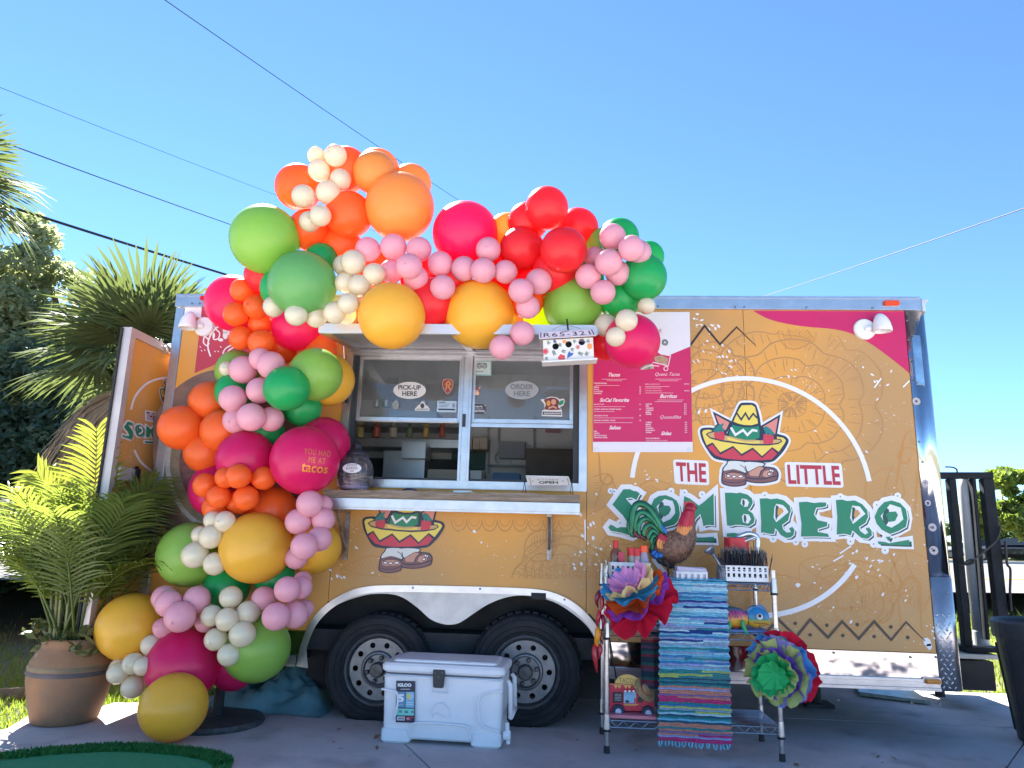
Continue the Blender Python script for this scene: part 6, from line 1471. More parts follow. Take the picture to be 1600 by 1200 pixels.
for x in (RX0, RX1):
    for y in (RYF, RYB):
        k = MB(); k.tube([(x, y, .03), (x, y, ZPOST)], .0125, 14); n_ = int((ZPOST-.08)/.0254)
        for i in range(n_): k.lathe([(.0125, -.0012), (.0132, -.0006), (.0132, .0006), (.0125, .0012)], (x, y, .06+i*.0254), 14, caps=False)
        p = k.build('post', m_post, rk, smooth=False)
        k = MB(); k.lathe([(.014, 0), (.016, .004), (.015, .035), (.013, .036)], (x, y, 0.001), 12); k.build('foot_cap', m_black, p)
        for z in (ZTOP, ZMID, ZLOW): k = MB(); k.lathe([(.0135, -.045), (.019, -.04), (.0155, .03), (.0135, .032)], (x, y, z-.0), 14); k.build('shelf_sleeve', m_post, p); k = MB(); k.lathe([(.0195, -.052), (.0195, -.044)], (x, y, z), 14); k.build('sleeve_clip', m_black, p)
for z in (ZTOP, ZMID, ZLOW):
    k = MB(); h = .032
    for zz, r in ((z, .0032), (z-h, .0032)): k.tube([(RX0, RYF, zz), (RX1, RYF, zz), (RX1, RYB, zz), (RX0, RYB, zz)], r, 6, closed=True)
    for (ya, yb, xa, xb) in ((RYF, RYF, RX0+.02, RX1-.02), (RYB, RYB, RX0+.02, RX1-.02), (RYF+.02, RYB-.02, RX0, RX0), (RYF+.02, RYB-.02, RX1, RX1)):
        n_ = 26 if ya == yb else 10
        k.tube([(lerp(xa, xb, i/n_), lerp(ya, yb, i/n_), z-.002-(h-.004)*(i % 2)) for i in range(n_+1)], .0022, 5)
    sh_ = k.build('wire_shelf', m_cw, rk)
    k = MB()
    for i in range(1, 15): y = lerp(RYF, RYB, i/15); k.tube([(RX0, y, z+.004), (RX1, y, z+.004)], .0018, 4, caps=False)
    for i in (1, 2, 3): x = lerp(RX0, RX1, i/4); k.tube([(x, RYF, z), (x, RYB, z)], .003, 5, caps=False)
    k.build('deck_wires', m_cw, sh_)
k = MB(); k.tube([(RX0+.03, RYB+.0, ZMID-.03), (RX0+.10, RYB, ZLOW+.01)], .005, 6); k.build('brace', m_dark, rk)

# rag rug runner hanging over the front of the top shelf
RUG = {n: mat('rug '+n, S(h), .95, var=.18, vscale=60, bump=.7, bscale=240) for n, h in dict(pale='b4dbe6', sky='7cc4de', aqua='58b0cc', blue='3f83b8', navy='24448c', grey='8fa6c0', lilac='9aa8d8', teal='2f8a8c', deep='2c5a70', lime='b4c46a', salmon='cf8a76', pink='c83c78', mauve='8c6f9c', rose='a84868').items()}
seq = []
rg = random.Random(9)
top = ['sky', 'pale', 'aqua', 'pale', 'pale', 'sky', 'blue', 'grey', 'blue', 'aqua', 'navy', 'lilac', 'sky', 'navy', 'pale', 'pale', 'aqua', 'sky', 'blue', 'pale', 'grey', 'navy', 'lilac', 'lilac', 'teal', 'navy', 'navy', 'sky', 'blue', 'lilac', 'navy', 'grey', 'grey', 'sky', 'teal', 'aqua', 'pale', 'sky', 'aqua', 'teal', 'aqua', 'blue', 'pale', 'grey', 'sky', 'lime', 'teal', 'lime', 'lime', 'deep', 'teal', 'deep', 'teal', 'salmon', 'lilac', 'salmon', 'salmon', 'mauve', 'pink', 'pink', 'pink', 'teal', 'blue', 'lime', 'grey', 'lime', 'pale', 'deep', 'teal', 'sky', 'deep', 'salmon', 'salmon', 'teal', 'salmon', 'mauve', 'pink', 'lilac', 'pink', 'pink']
zr1 = at(1085, 1160, RYF-.02).z; NR = len(top); rl0, rr0 = at(1040, 910, RYF-.02).x, at(1136, 910, RYF-.02).x; rl1, rr1 = at(1028, 1158, RYF-.02).x, at(1143, 1158, RYF-.02).x
keys = list(RUG); k = MB(); ncol = 26
def rug_pt(u, row, bulge):
    s = row/NR
    if row < 0: x = lerp(rl0, rr0, u); return Vector((x, RYF-.012-row*.012, ZTOP+.012+bulge))
    x = lerp(lerp(rl0-(.03 if s > .28 else .03*s/.28), rl1, s), lerp(rr0, rr1, s), u)
    return Vector((x+.004*sin(row*1.7), RYF-.016-bulge-.010*sin(u*5+s*4)*s-.012*s, lerp(ZTOP+.008, zr1, s)+.0015*sin(u*23+row)))
for row in range(-22, NR):
    cname = top[row] if row >= 0 else ('sky', 'blue', 'pale', 'aqua')[row % 4]
    segs = [(0, 1, cname)]
    if row >= 0 and rg.random() < .55:
        c_ = rg.uniform(.2, .8); alt = rg.choice({'navy': ['pale', 'sky'], 'pink': ['salmon', 'rose'], 'lime': ['teal', 'grey']}.get(cname, ['sky', 'aqua', 'blue', 'lilac', 'grey', 'pale'] if row < 46 else [cname])); segs = [(0, c_, cname), (c_, 1, alt)] if rg.random() < .5 else [(0, c_, alt), (c_, 1, cname)]
    for (u0, u1, cn_) in segs:
        k.cur = keys.index(cn_); n_ = max(2, int(ncol*(u1-u0)))
        vs = []
        for i in range(n_+1):
            u = lerp(u0, u1, i/n_)
            for t, b in ((0.02, 0), (.3, .0038), (.7, .0038), (.98, 0)): vs.append(rug_pt(u, row+t, b+.0012*sin(u*60+row*2)*(b > 0)))
        k.add(vs, [(i*4+j, (i+1)*4+j, (i+1)*4+j+1, i*4+j+1) for i in range(n_) for j in range(3)])
rug = k.build('rag_rug', [RUG[n] for n in keys], smooth=False, origin=((rl0+rr0)/2, RYF, ZTOP)); tag(rug, 'blue striped woven rag rug hanging over the front of the wire rack', 'rug')
k = MB()
for i in range(22): u = (i+.5)/22; p = rug_pt(u, NR-.1, 0); k.tube([p, p+Vector((rg.uniform(-.005, .005), -.004, -.012)), p+Vector((rg.uniform(-.01, .01), 0, -.026))], [.0035, .0045, .002], 5)
k.build('fringe', RUG['sky'], rug); bpy.data.objects['fringe']['kind'] = 'stuff'
# darker striped cloth behind it
k = MB(); cl_ = ['deep', 'teal', 'salmon', 'rose', 'deep', 'mauve', 'deep', 'teal', 'rose', 'deep', 'deep', 'teal', 'rose', 'mauve', 'deep', 'deep', 'teal', 'rose', 'mauve', 'deep']
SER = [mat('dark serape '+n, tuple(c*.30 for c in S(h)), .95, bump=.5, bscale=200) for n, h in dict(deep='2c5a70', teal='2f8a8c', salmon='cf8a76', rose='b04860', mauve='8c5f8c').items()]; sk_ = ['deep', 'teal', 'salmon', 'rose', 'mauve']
a, b = at(1001, 986, RYF+.06), at(1060, 1078, RYF+.06)
for i, n in enumerate(cl_):
    k.cur = sk_.index(n); z0, z1 = lerp(a.z, b.z, i/len(cl_)), lerp(a.z, b.z, (i+1)/len(cl_)); k.add([(lerp(a.x, b.x, j/12), RYF+.06+.01*sin(j*1.3), z) for z in (z0, z1) for j in range(13)], [(j, j+1, 14+j, 13+j) for j in range(12)])
    k.add([(lerp(a.x, b.x, j/12), RYF+.066+.01*sin(j*1.3), z) for z in (z0, z1) for j in range(13)], [(13+j, 14+j, j+1, j) for j in range(12)])
o = k.build('serape', SER); tag(o, 'dark green and red striped blanket hanging behind the rag rug', 'blanket')

# tissue paper flowers
def paper(n, h): return mat('tissue '+n, S(h), .9, transl=.35, var=.08, vscale=12, spec=.15)
def pompom(c, axis, R, layers, label, seed):
    t = thing('paper_flower', label, 'paper flower', c, 'tissue paper flowers'); ax = Vector(axis).normalized(); e1_ = ax.orthogonal().normalized(); e2_ = ax.cross(e1_); r_ = random.Random(seed)
    NL = len(layers)
    for li, (nm, h, rad) in enumerate(layers):
        m = paper(nm, h); NA, NRd = 150, 10; kk = r_.randint(7, 9); ph = [r_.uniform(0, 6) for _ in range(6)]; k = MB(); vs = []
        cup = lerp(.12, .80, li/(NL-1)); tl = (r_.uniform(-.07, .07), r_.uniform(-.07, .07))
        for i in range(NRd+1):
            q = i/NRd
            for a_i in range(NA):
                a = 2*pi*a_i/NA; w1 = sin(kk*a+ph[0]+.5*sin(2*a+ph[3])); w2 = sin((kk*2+1)*a+ph[1]); w3 = sin((kk*4+1)*a+ph[2]); ru = w1*.62+w2*.22+w3*.07+.25*sin(2*a+ph[4])
                rr_ = R*rad*q*(1+.06*sin(3*a+ph[3])*q+.03*w2*q+.015*w3*q*q)
                hgt = R*(.115*li+rad*(cup*.62*q**1.5+(ru*.24+tl[0]*cos(a)*3+tl[1]*sin(a)*3)*q**1.4))
                rad_ = rr_*(1-.24*cup*q-.04*abs(w1)*q)
                aa = a+.10*sin(kk*a+ph[1])*q*q*rad+.02*w3*q
                vs.append(c+e1_*(cos(aa)*rad_)+e2_*(sin(aa)*rad_)+ax*(hgt-R*.25))
        k.add(vs, [(i*NA+j, i*NA+(j+1) % NA, (i+1)*NA+(j+1) % NA, (i+1)*NA+j) for i in range(NRd) for j in range(NA)]); k.build('tissue_layer', m, t, smooth=True)
        bpy.data.objects[t.children[-1].name]['label'] = f'{nm} tissue ruffle'
    return t
c = at(996, 934, RYF-.10)
pompom(c, (-.42, -.40, .82), .20, [('crimson', 'd82440', 1.0), ('violet', '9a4cc0', .95), ('vermilion', 'f86428', .90), ('blue', '46a8dc', .84), ('cream yellow', 'f0e2a0', .78), ('pink', 'eaa4d6', .66), ('rose pink', 'f0aede', .46)], 'rainbow tissue paper flower with orange and purple ruffles at the left post', 5)
c = at(1219, 1046, RYF-.07)
pompom(c, (-.50, -.84, -.10), .185, [('crimson', 'd8202c', 1.0), ('sky blue', '54a0dc', .98), ('lavender', '9c96dc', .95), ('olive yellow', 'c4d080', .94), ('purple', '8058c4', .74), ('olive yellow', 'c4d080', .70), ('emerald', '34b470', .66), ('bright green', '45cc80', .46)], 'tissue paper flower with a green centre hanging at the right post', 12)
k = MB(); k.tube(catmull([at(947, 880, RYF-.02), at(944, 895, RYF-.03), at(950, 905, RYF-.04), at(965, 915, RYF-.05)], 5), .003, 5); o = k.build('twine', mat('pale twine', (.55, .5, .38), .9)); tag(o, 'pale twine looped round the left post above the paper flower', 'twine')

# chilli string at the left post
cs = thing('chilli_string', 'string of dried red and yellow chillies hanging at the left post of the rack', 'chilli string', at(933, 985, RYF-.03))
def chilli(pts, r, h):
    P = catmull([at(x, y, RYF-.03-d) for x, y, d in pts], 5); n = len(P); k = MB(); k.tube(P, [r*(min(1, .45+i/n*3) if i < n*.3 else max(.06, 1-((i/n-.3)/.7)**1.6)) for i in range(n)], 8); k.build('chilli', mat('chilli '+h, S(h), .35, coat=.3, var=.15, vscale=20), cs, smooth=True)
chilli([(939, 922, 0), (934, 930, .01), (932, 940, .01), (935, 950, 0)], .014, '7c1c34'); chilli([(940, 930, .02), (941, 945, .02), (937, 958, .02)], .012, '9c2030'); chilli([(937, 953, .01), (935, 966, .02), (932, 978, .01)], .013, 'b8202c'); chilli([(941, 960, 0), (943, 972, .01), (941, 984, 0)], .012, '8c1c40')
chilli([(934, 980, .02), (934, 992, .03), (932, 1004, .02), (936, 1012, .01)], .0155, 'e8920c'); chilli([(930, 1005, .0), (929, 1020, .01), (931, 1036, .01), (933, 1051, 0)], .0145, 'b01c24'); chilli([(937, 1006, .01), (938, 1018, .02), (934, 1030, .01)], .0125, 'a01838'); chilli([(939, 985, -.01), (940, 998, 0), (942, 1008, 0)], .011, '6c3a24')
k = MB(); k.tube(catmull([at(x, y, RYF-.02) for x, y in ((943, 905), (938, 930), (937, 960), (936, 990), (934, 1012))], 5), .0025, 5); k.build('string', mat('pale twine', (.55, .5, .38), .9), cs)

# white baskets
m_bsk = mat('white basket plastic', (.74, .74, .74), .45, var=.05, vscale=40)
def basket(label, x0, x1, yt, yb, Y, dep, rows, cols):
    a = at(x0, yt, Y); b = at(x1, yb, Y); zb_ = ZTOP+.008; zt_ = a.z; t = thing('basket', label, 'basket', ((a.x+b.x)/2, Y, zb_), 'white plastic baskets on the rack'); W = b.x-a.x; Hh = zt_-zb_
    def plate(f0, f1, w_, nc):
        hs = []
        for (v0, v1) in rows:
            for i in range(nc): hs.append([(w_*(i+.27)/nc, Hh*v0), (w_*(i+.73)/nc, Hh*v0), (w_*(i+.73)/nc, Hh*v1), (w_*(i+.27)/nc, Hh*v1)])
        MB().prism([[(0, 0), (w_, 0), (w_, Hh), (0, Hh)]]+hs, f0, f1).build('side_panel', m_bsk, t)
    plate(lambda u, v: Vector((a.x+u, Y, zb_+v)), lambda u, v: Vector((a.x+u, Y+.003, zb_+v)), W, cols); plate(lambda u, v: Vector((a.x+u, Y+dep, zb_+v)), lambda u, v: Vector((a.x+u, Y+dep+.003, zb_+v)), W, cols)
    nc = max(2, int(cols*dep/W)); plate(lambda u, v: Vector((a.x, Y+.003+u, zb_+v)), lambda u, v: Vector((a.x+.003, Y+.003+u, zb_+v)), dep-.003, nc); plate(lambda u, v: Vector((b.x-.003, Y+.003+u, zb_+v)), lambda u, v: Vector((b.x, Y+.003+u, zb_+v)), dep-.003, nc)
    k = MB(); k.box2((a.x, Y, zb_), (b.x, Y+dep, zb_+.003)); k.build('bottom_panel', m_bsk, t)
    k = MB(); k.tube([(a.x, Y, zt_), (b.x, Y, zt_), (b.x, Y+dep, zt_), (a.x, Y+dep, zt_)], .0035, 6, closed=True); k.build('rim', m_bsk, t); return (a.x+b.x)/2, zb_
r2 = [(.36, .62), (.73, .82), (.86, .94)]
bx, bz = basket('white perforated basket full of black cutlery at the right of the top shelf', 1134, 1201.5, 884, 913, RYF+.01, .16, [(.30, .54), (.68, .76), (.80, .92)], 8)
lx, lz = basket('white perforated basket of sauce bottles behind the rainbow paper flower', 954, 1017, 879, 913, RYF+.03, .16, [(.16, .4), (.56, .8)], 8)
nx_, nz_ = basket('small white basket holding paper napkins in front of the rooster', 1057, 1106, 893, 907, RYF+.02, .12, [(.25, .75)], 5)
k = MB(); a = at(1058.5, 885, RYF+.03); b = at(1104.5, 904, RYF+.03)
for i in range(7): k.hexa([Vector((a.x, RYF+.03+i*.014, b.z)), Vector((b.x, RYF+.03+i*.014, b.z)), Vector((b.x, RYF+.04+i*.014, b.z)), Vector((a.x, RYF+.04+i*.014, b.z)), Vector((a.x, RYF+.03+i*.014, a.z-.004*(i % 2))), Vector((b.x, RYF+.03+i*.014, a.z-.012+.004*(i % 3))), Vector((b.x, RYF+.038+i*.014, a.z-.012)), Vector((a.x, RYF+.038+i*.014, a.z))])
o = k.build('napkin_stack', mat('lilac white napkin', (.58, .52, .62), .9, var=.06)); tag(o, 'stack of pale paper napkins standing in the small white basket', 'napkins')
# cutlery
k = MB(); rc = random.Random(31); a = at(1136, 884, RYF+.02); b = at(1200, 884, RYF+.02)
for i in range(170):
    x = rc.uniform(a.x-.006, b.x+.004); y = rc.uniform(RYF+.02, RYF+.15); ln_ = rc.uniform(.045, .085); tx_, ty_ = rc.uniform(-.3, .3), rc.uniform(-.3, .2)
    p = Vector((x, y, a.z-.05)); q = p+Vector((tx_*.08, ty_*.06, .05+ln_)); k.tube([p, q], [.0022, .0036], 4)
    e = (q-p).normalized()
    if i % 2:
        for dx in (-.003, 0, .003): k.tube([q+Vector((dx, 0, 0)), q+Vector((dx*1.2, 0, .015))+e*.004], [.0012, .0005], 3)
o = k.build('cutlery', mat('black plastic cutlery', (.02, .022, .03), .3, coat=.3)); tag(o, 'bundle of black plastic forks standing in the white basket', 'cutlery'); o['kind'] = 'stuff'
k = MB()
for i in range(5): p = at(1124+i*2.2, 872+i*2, RYF+.03); k.tube([p, at(1136+i*2.4, 884, RYF+.04)], [.006, .004], 5)
o = k.build('fork_handles', mat('black plastic cutlery', (.02, .022, .03), .3)); tag(o, 'black fork handles leaning out at the left of the cutlery basket', 'cutlery')

# bottles in the left basket
def bottle(name, label, px, pyt, r, prof, m, cap, capm, cat, group='sauce bottles in the left basket'):
    c = at(px, pyt, RYF+.11); zb_ = ZTOP+.012; h = c.z-zb_; t = thing(name, label, cat, (c.x, RYF+.11, zb_), group)
    k = MB(); k.lathe([(r*a, h*z) for a, z in prof], (c.x, RYF+.11, zb_), 16); k.build('bottle_body', m, t, smooth=True)
    k = MB(); k.lathe([(r*cap[0], h*cap[1]), (r*cap[0], h*cap[2]), (r*cap[0]*.9, h*cap[2]+.002), (0, h*cap[2]+.003)], (c.x, RYF+.11, zb_), 16); k.build('cap', capm, t); return t, Vector((c.x, RYF+.11, zb_)), h
m_sauce = mat('red brown sauce', (.20, .07, .035), .25, coat=.5, var=.2); m_rcap = mat('red cap', S('c8202c'), .4); m_ocap = mat('orange cap', S('f0562c'), .4)
t, c, h = bottle('sauce_bottle', 'hot sauce bottle with a red cap and green and white label', 962, 845, .032, [(.95, 0), (1, .03), (1, .62), (.85, .72), (.42, .80), (.40, .86)], m_sauce, (.46, .80, 1.0), m_rcap, 'bottle')
bmp = lambda a, v, d: c+Vector((( .0325+d)*sin(a), -(.0325+d)*cos(a), h*v))
f = Flat(bmp); f.fill([(a/8, .30) for a in range(-9, 10)]+[(a/8, .60) for a in range(9, -10, -1)], .0); f.build('label_field', m_green_p, t)
f = Flat(bmp); f.fill([(-1.0, .30), (-.4, .32), (.9, .50), (1.1, .60), (.3, .58), (-.6, .44)], .0008); f.build('label_band', m_prw, t)
f = Flat(bmp); f.fill([(-.5, .25), (.5, .25), (1.1, .46), (.8, .46), (.2, .36)], .0009); f.build('label_corner', m_red_p, t)
f = Flat(bmp); f.stroke([(-.5, .41), (-.3, .46), (-.15, .43), (0, .49), (.15, .45), (.3, .52)], .03, .0016); f.build('label_script', m_dgreen_p, t)
k = MB(); a = at(966, 862, RYF+.07); b = at(976, 878, RYF+.07); k.box2((a.x, RYF+.06, ZTOP+.01), (b.x, RYF+.075, a.z)); o = k.build('sauce_packet', mat('crimson packet', S('b02848'), .4, var=.2, vscale=30), bevel=.003); tag(o, 'crimson sauce packet leaning beside the hot sauce bottle', 'packet')
for i, (px, lab_) in enumerate(((986, 'left of the two red topped spice shakers in the basket'), (995, 'right of the two red topped spice shakers in the basket'))):
    bottle('spice_shaker', lab_, px, 856+i, .021, [(.95, 0), (1, .03), (1, .72), (.95, .76)], mat('paprika glass', (.30, .13, .09) if i else (.36, .26, .20), .2, coat=.5), (1.02, .74, 1.0), m_rcap, 'shaker')
bottle('squeeze_bottle', 'clear cone shaped squeeze bottle with an orange cap', 1006, 853, .036, [(.95, 0), (1, .03), (.95, .30), (.50, .78), (.46, .82)], mat('lilac grey squeeze plastic', (.40, .34, .42), .3, coat=.3), (.62, .80, 1.0), m_ocap, 'bottle')

# red tin and watering can behind the cutlery
ct = at(1150, 840, RYF+.24); cz = ZTOP+.008; rt = (at(1169, 840, RYF+.24)-at(1131, 840, RYF+.24)).length/2
tin = thing('red_tin', 'open red food tin with a green banner behind the cutlery basket', 'tin', (ct.x, RYF+.24, cz)); hT = ct.z-cz
k = MB(); k.lathe([(rt*.97, 0), (rt, .004), (rt, hT-.004), (rt*1.02, hT), (rt*.96, hT), (rt*.95, .01), (0, .01)], (ct.x, RYF+.24, cz), 32); k.build('tin_body', mat('red tin print', S('c02834'), .35, .2, var=.08, vscale=9), tin)
k = MB(); k.lathe([(rt*1.0, hT-.003), (rt*1.04, hT), (rt*1.0, hT+.003), (rt*.95, hT)], (ct.x, RYF+.24, cz), 32, caps=False); k.build('tin_rim', m_cw, tin)
tmp_ = lambda a, v, d: Vector((ct.x+(rt+d)*sin(a), RYF+.24-(rt+d)*cos(a), cz+hT*v))
f = Flat(tmp_); f.stroke([(-.45, .60), (-.2, .63), (.1, .65), (.5, .66), (1.0, .655)], [.02, .075, .07, .07, .07], .001); f.build('banner_print', mat('olive banner print', S('4a6a4c'), .5), tin)
f = Flat(tmp_)
for i in range(16): a = -.5+i*.085; f.stroke([(a, .44), (a+.02, .50+.05*sin(i*.9))], .035, .0012)
for a, v in ((-.75, .80), (-.6, .84), (-.5, .78), (-.62, .72), (-.42, .83), (-1.1, .8)): f.disc(a, v, .03, .001, .018, n=8)
f.build('cracker_print', mat('gold cracker print', S('e0a050'), .5), tin)
wc0 = at(1152, 905, RYF+.30); wc = thing('watering_can', 'galvanised watering can with its spout and rose rising left of the red tin', 'watering can', (wc0.x-.02, RYF+.30, cz)); m_galv = mat('galvanised zinc', (.34, .36, .40), .45, .8, var=.25, vscale=14)
yw = RYF+.29
k = MB(); wcx = at(1131, 895, RYF+.13).x
k.lathe([(.055, 0), (.058, .005), (.052, at(1131, 884, RYF+.13).z-cz)], (wcx+.03, RYF+.20, cz), 24); k.build('can_body', m_galv, wc)
P = [at(x, y, RYF+.12) for x, y in ((1131, 893), (1124, 880), (1116, 868), (1113, 864))]; k = MB(); k.tube(P, [.016, .013, .010, .011], 10); k.build('spout', m_galv, wc, smooth=True)
P2 = [at(x, y, RYF+.12) for x, y in ((1114, 865), (1108, 858), (1106.5, 856))]; k = MB(); k.tube(P2, [.010, .032, .031], 18); k.build('rose', m_galv, wc, smooth=False)
hy = RYF+.20; P3 = [at(x, y, hy) for x, y in ((1152, 840), (1160, 836), (1170, 833.5), (1180, 836), (1184, 843), (1183.5, 855), (1181, 868), (1178, 880))]; k = MB(); k.tube(catmull(P3, 5), .0085, 10, flat=1.6); k.tube(catmull([at(x, y, hy-.01) for x, y in ((1160, 847), (1170, 843), (1178, 840), (1183, 842))], 4), .008, 8); k.build('can_handle', mat('bright zinc handle', (.55, .58, .62), .3, .9), wc, smooth=True)

# rooster
rY = RYF+.20; rpt = lambda x, y, d=0: at(x, y, rY+d); rs = depth_of(rpt(1050, 850))/FPX
ro = thing('rooster_statue', 'painted metal rooster statue with green tail arching on the top shelf', 'statue', Vector((rpt(1050, 880).x, rY, ZTOP+.008)))
m_rb = mat('bronze brown feathers', (.12, .055, .035), .45, .4, col2=(.26, .15, .10), vscale=45, bump=.6, bscale=70); m_rr = mat('crimson feathers', S('a81c38'), .4, .2, var=.2, vscale=30); m_ro = mat('orange feathers', S('d88a4a'), .45, .2, var=.15, vscale=20); m_rg = mat('green tail feathers', (.01, .09, .045), .3, .5, col2=(.02, .18, .09), vscale=20); m_rgd = mat('plum tail feathers', (.10, .03, .05), .35, .5, var=.3); m_rbl = mat('blue feathers', S('1f5fa0'), .35, .4, var=.3, vscale=25); m_rblk = mat('black fluff feathers', (.015, .015, .02), .5, var=.3)
k = MB(); path = [(1021, 864, 4), (1027, 862, 11), (1036, 860, 18), (1048, 858, 23.5), (1060, 850, 24.5), (1069, 838, 19.5), (1073, 825, 14.5), (1075.5, 813, 11), (1077, 803, 8.8), (1078, 796, 7.6), (1080.5, 791.5, 6), (1083, 790.5, 3)]
pp = catmull([rpt(x, y) for x, y, r in path], 4); rr2 = [v.x for v in catmull([(r, 0, 0) for x, y, r in path], 4)]
k.tube(pp, [max(.002, r*rs*.62) for r in rr2], 20, flat=1.6); k.build('body', m_rb, ro, smooth=True)
# scale feathers over the breast
k = MB(); r_ = random.Random(6)
for i in range(190):
    t = r_.uniform(.18, .56); j = int(t*(len(pp)-1)); ang_ = r_.uniform(-1.5, 1.5); c0_ = pp[j]; R_ = rr2[j]*rs
    d = (pp[min(j+1, len(pp)-1)]-pp[j-1]).normalized(); up_ = Vector((-d.z, 0, d.x)); out = (Vector((0, -1, 0))*cos(ang_)*.63+up_*sin(ang_)); p = c0_+out*R_*1.02
    L_ = .011; k.add([p, p-d*L_*.5+up_*.004, p-d*L_*1.3+Vector((0, -.004, 0)), p-d*L_*.5-up_*.004], [(0, 1, 2, 3)])
k.build('breast_feathers', mat('bronze feather tips', (.24, .12, .08), .4, .5, var=.5, vscale=90), ro); bpy.data.objects['breast_feathers']['kind'] = 'stuff'
def feather(name, pts, w_, m, dep=0, th_=.35, lab=None, par=None):
    P = catmull([rpt(x, y, dep) for x, y in pts], 6); n = len(P); k = MB(); k.tube(P, [w_*rs*max(.08, (sin(pi*min(.98, .12+.85*i/n)))**.6) for i in range(n)], 8, flat=1); 
    for v in k.v: v.y = rY+dep+(v.y-rY-dep)*th_
    return k.build(name, m, par or ro, smooth=True)
tails = [([(1036, 832), (1028, 812), (1016, 795), (1003, 787), (993, 790), (988, 803), (987, 820), (986, 835)], 5.5, m_rg), ([(1036, 834), (1026, 818), (1014, 805), (1003, 800), (995, 806), (992, 818), (994, 831)], 5, m_rg), ([(1036, 836), (1027, 822), (1016, 812), (1006, 811), (999, 818), (998, 828), (1000, 836)], 4.5, m_rg), ([(1035, 838), (1026, 826), (1016, 820), (1009, 824), (1006, 832), (1007, 838)], 4.5, m_rg), ([(1034, 842), (1026, 832), (1019, 829), (1014, 836), (1013, 843)], 4.2, m_rg), ([(1034, 846), (1027, 838), (1021, 838), (1018, 846), (1020, 852)], 4, m_rg),
         ([(1030, 838), (1022, 846), (1020, 858), (1027, 866), (1036, 862)], 4, m_rg), ([(995, 806), (991, 820), (993, 834), (1000, 840)], 4.2, m_rgd), ([(1000, 820), (997, 830), (1002, 838), (1008, 842)], 4, m_rgd), ([(1003, 828), (1006, 838), (1009, 845)], 3.6, m_rgd), ([(988, 805), (983, 818), (986, 833), (993, 838)], 4.4, m_rg)]
for i, (p, w_, m) in enumerate(tails): feather('tail_feather', p, w_, m, .004*(i-5))
for i, p in enumerate(([(1038, 832), (1034, 826), (1030, 820)], [(1039, 833), (1036, 825), (1033, 819)], [(1041, 834), (1039, 828), (1036, 823)])): feather('blue_feather', p, 2.6, m_rbl, -.02-.003*i)
for i, p in enumerate(([(1024, 860), (1020, 866), (1024, 868)], [(1028, 863), (1024, 870), (1032, 867)], [(1034, 864), (1030, 869), (1038, 866)])): feather('blue_feather', p, 4, m_rbl, -.025-.003*i)
for i, p in enumerate(([(1034, 866), (1030, 874), (1036, 880)], [(1040, 870), (1037, 878), (1044, 884)], [(1047, 874), (1045, 883), (1052, 884)], [(1022, 852), (1019, 860), (1021, 866)])): feather('fluff_feather', p, 5, m_rblk, .0+.004*i)
# saddle and neck hackles: crimson with orange tips
for i in range(9):
    x0, y0 = lerp(1034, 1060, i/8), lerp(834, 838, i/8)+2.2*sin(pi*i/8)*2; feather('hackle', [(x0, y0), (x0-4+i*.3, y0+8), (x0-6+i*.5, y0+15)], 3.4, m_rr, -.030-.001*(i % 3)); feather('hackle_tip', [(x0-3+i*.3, y0+8), (x0-6+i*.4, y0+15), (x0-5+i*.5, y0+23-i*.7)], 2.0, m_ro, -.0335-.001*(i % 3))
for i in range(9):
    x1 = lerp(1059, 1079.5, i/8); xa = lerp(1070.5, 1082, i/8); yb_ = 828+4*sin(pi*i/8); feather('hackle', [(xa, 797), (lerp(xa, x1, .5), 812), (x1, yb_-4)], 3.6, m_rr, -.024-.014*sin(pi*i/8)); feather('hackle_tip', [(lerp(xa, x1, .8), yb_-9), (x1, yb_), (x1-.6, yb_+7)], 2.0, m_ro, -.027-.014*sin(pi*i/8))
k = MB(); k.ball(rpt(1078.5, 794), 9.0*rs, 14, 10, (1, .7, .95)); k.build('head', m_rr, ro, smooth=True)
k = MB(); cmb = [(1068.5, 785), (1070, 790), (1074, 793), (1082, 792), (1086.5, 789), (1086, 785), (1082.5, 786.5), (1081, 782.5), (1077.5, 785.5), (1075.5, 781), (1073.5, 785.5), (1071, 782.5)]; k.prism([cmb], lambda x, y: rpt(x, y, -.006), lambda x, y: rpt(x, y, .006)); k.build('comb', mat('red comb', S('b81c30'), .4), ro)
k = MB(); wt = c2([(1080, 797), (1086, 797), (1085, 806), (1081.5, 809), (1079, 803)], 3, True); k.prism([wt], lambda x, y: rpt(x, y, -.014), lambda x, y: rpt(x, y, .0)); k.build('wattle', mat('red comb', S('b81c30'), .4), ro)
k = MB(); k.tube([rpt(1084, 792), rpt(1088, 793.2), rpt(1090.5, 795.5)], [.0085, .006, .0008], 8); k.build('beak', mat('dark horn beak', (.10, .06, .04), .4), ro)
k = MB(); k.ball(rpt(1081, 792.5, -.021), .0035, 8, 6); k.build('eye', m_black, ro)
for dx, dy in ((-.018, .0), (.02, .02)):
    b = rpt(1048, 872); k = MB(); k.tube([b+Vector((dx, dy, 0)), Vector((b.x+dx+.004, rY+dy, ZTOP+.014))], .006, 6)
    for tt in (-.5, 0, .5): k.tube([Vector((b.x+dx+.004, rY+dy, ZTOP+.016)), Vector((b.x+dx+.004+.035*cos(tt), rY+dy-.035*sin(tt), ZTOP+.011))], .004, 5)
    k.build('leg', mat('dark horn beak', (.10, .06, .04), .4), ro)

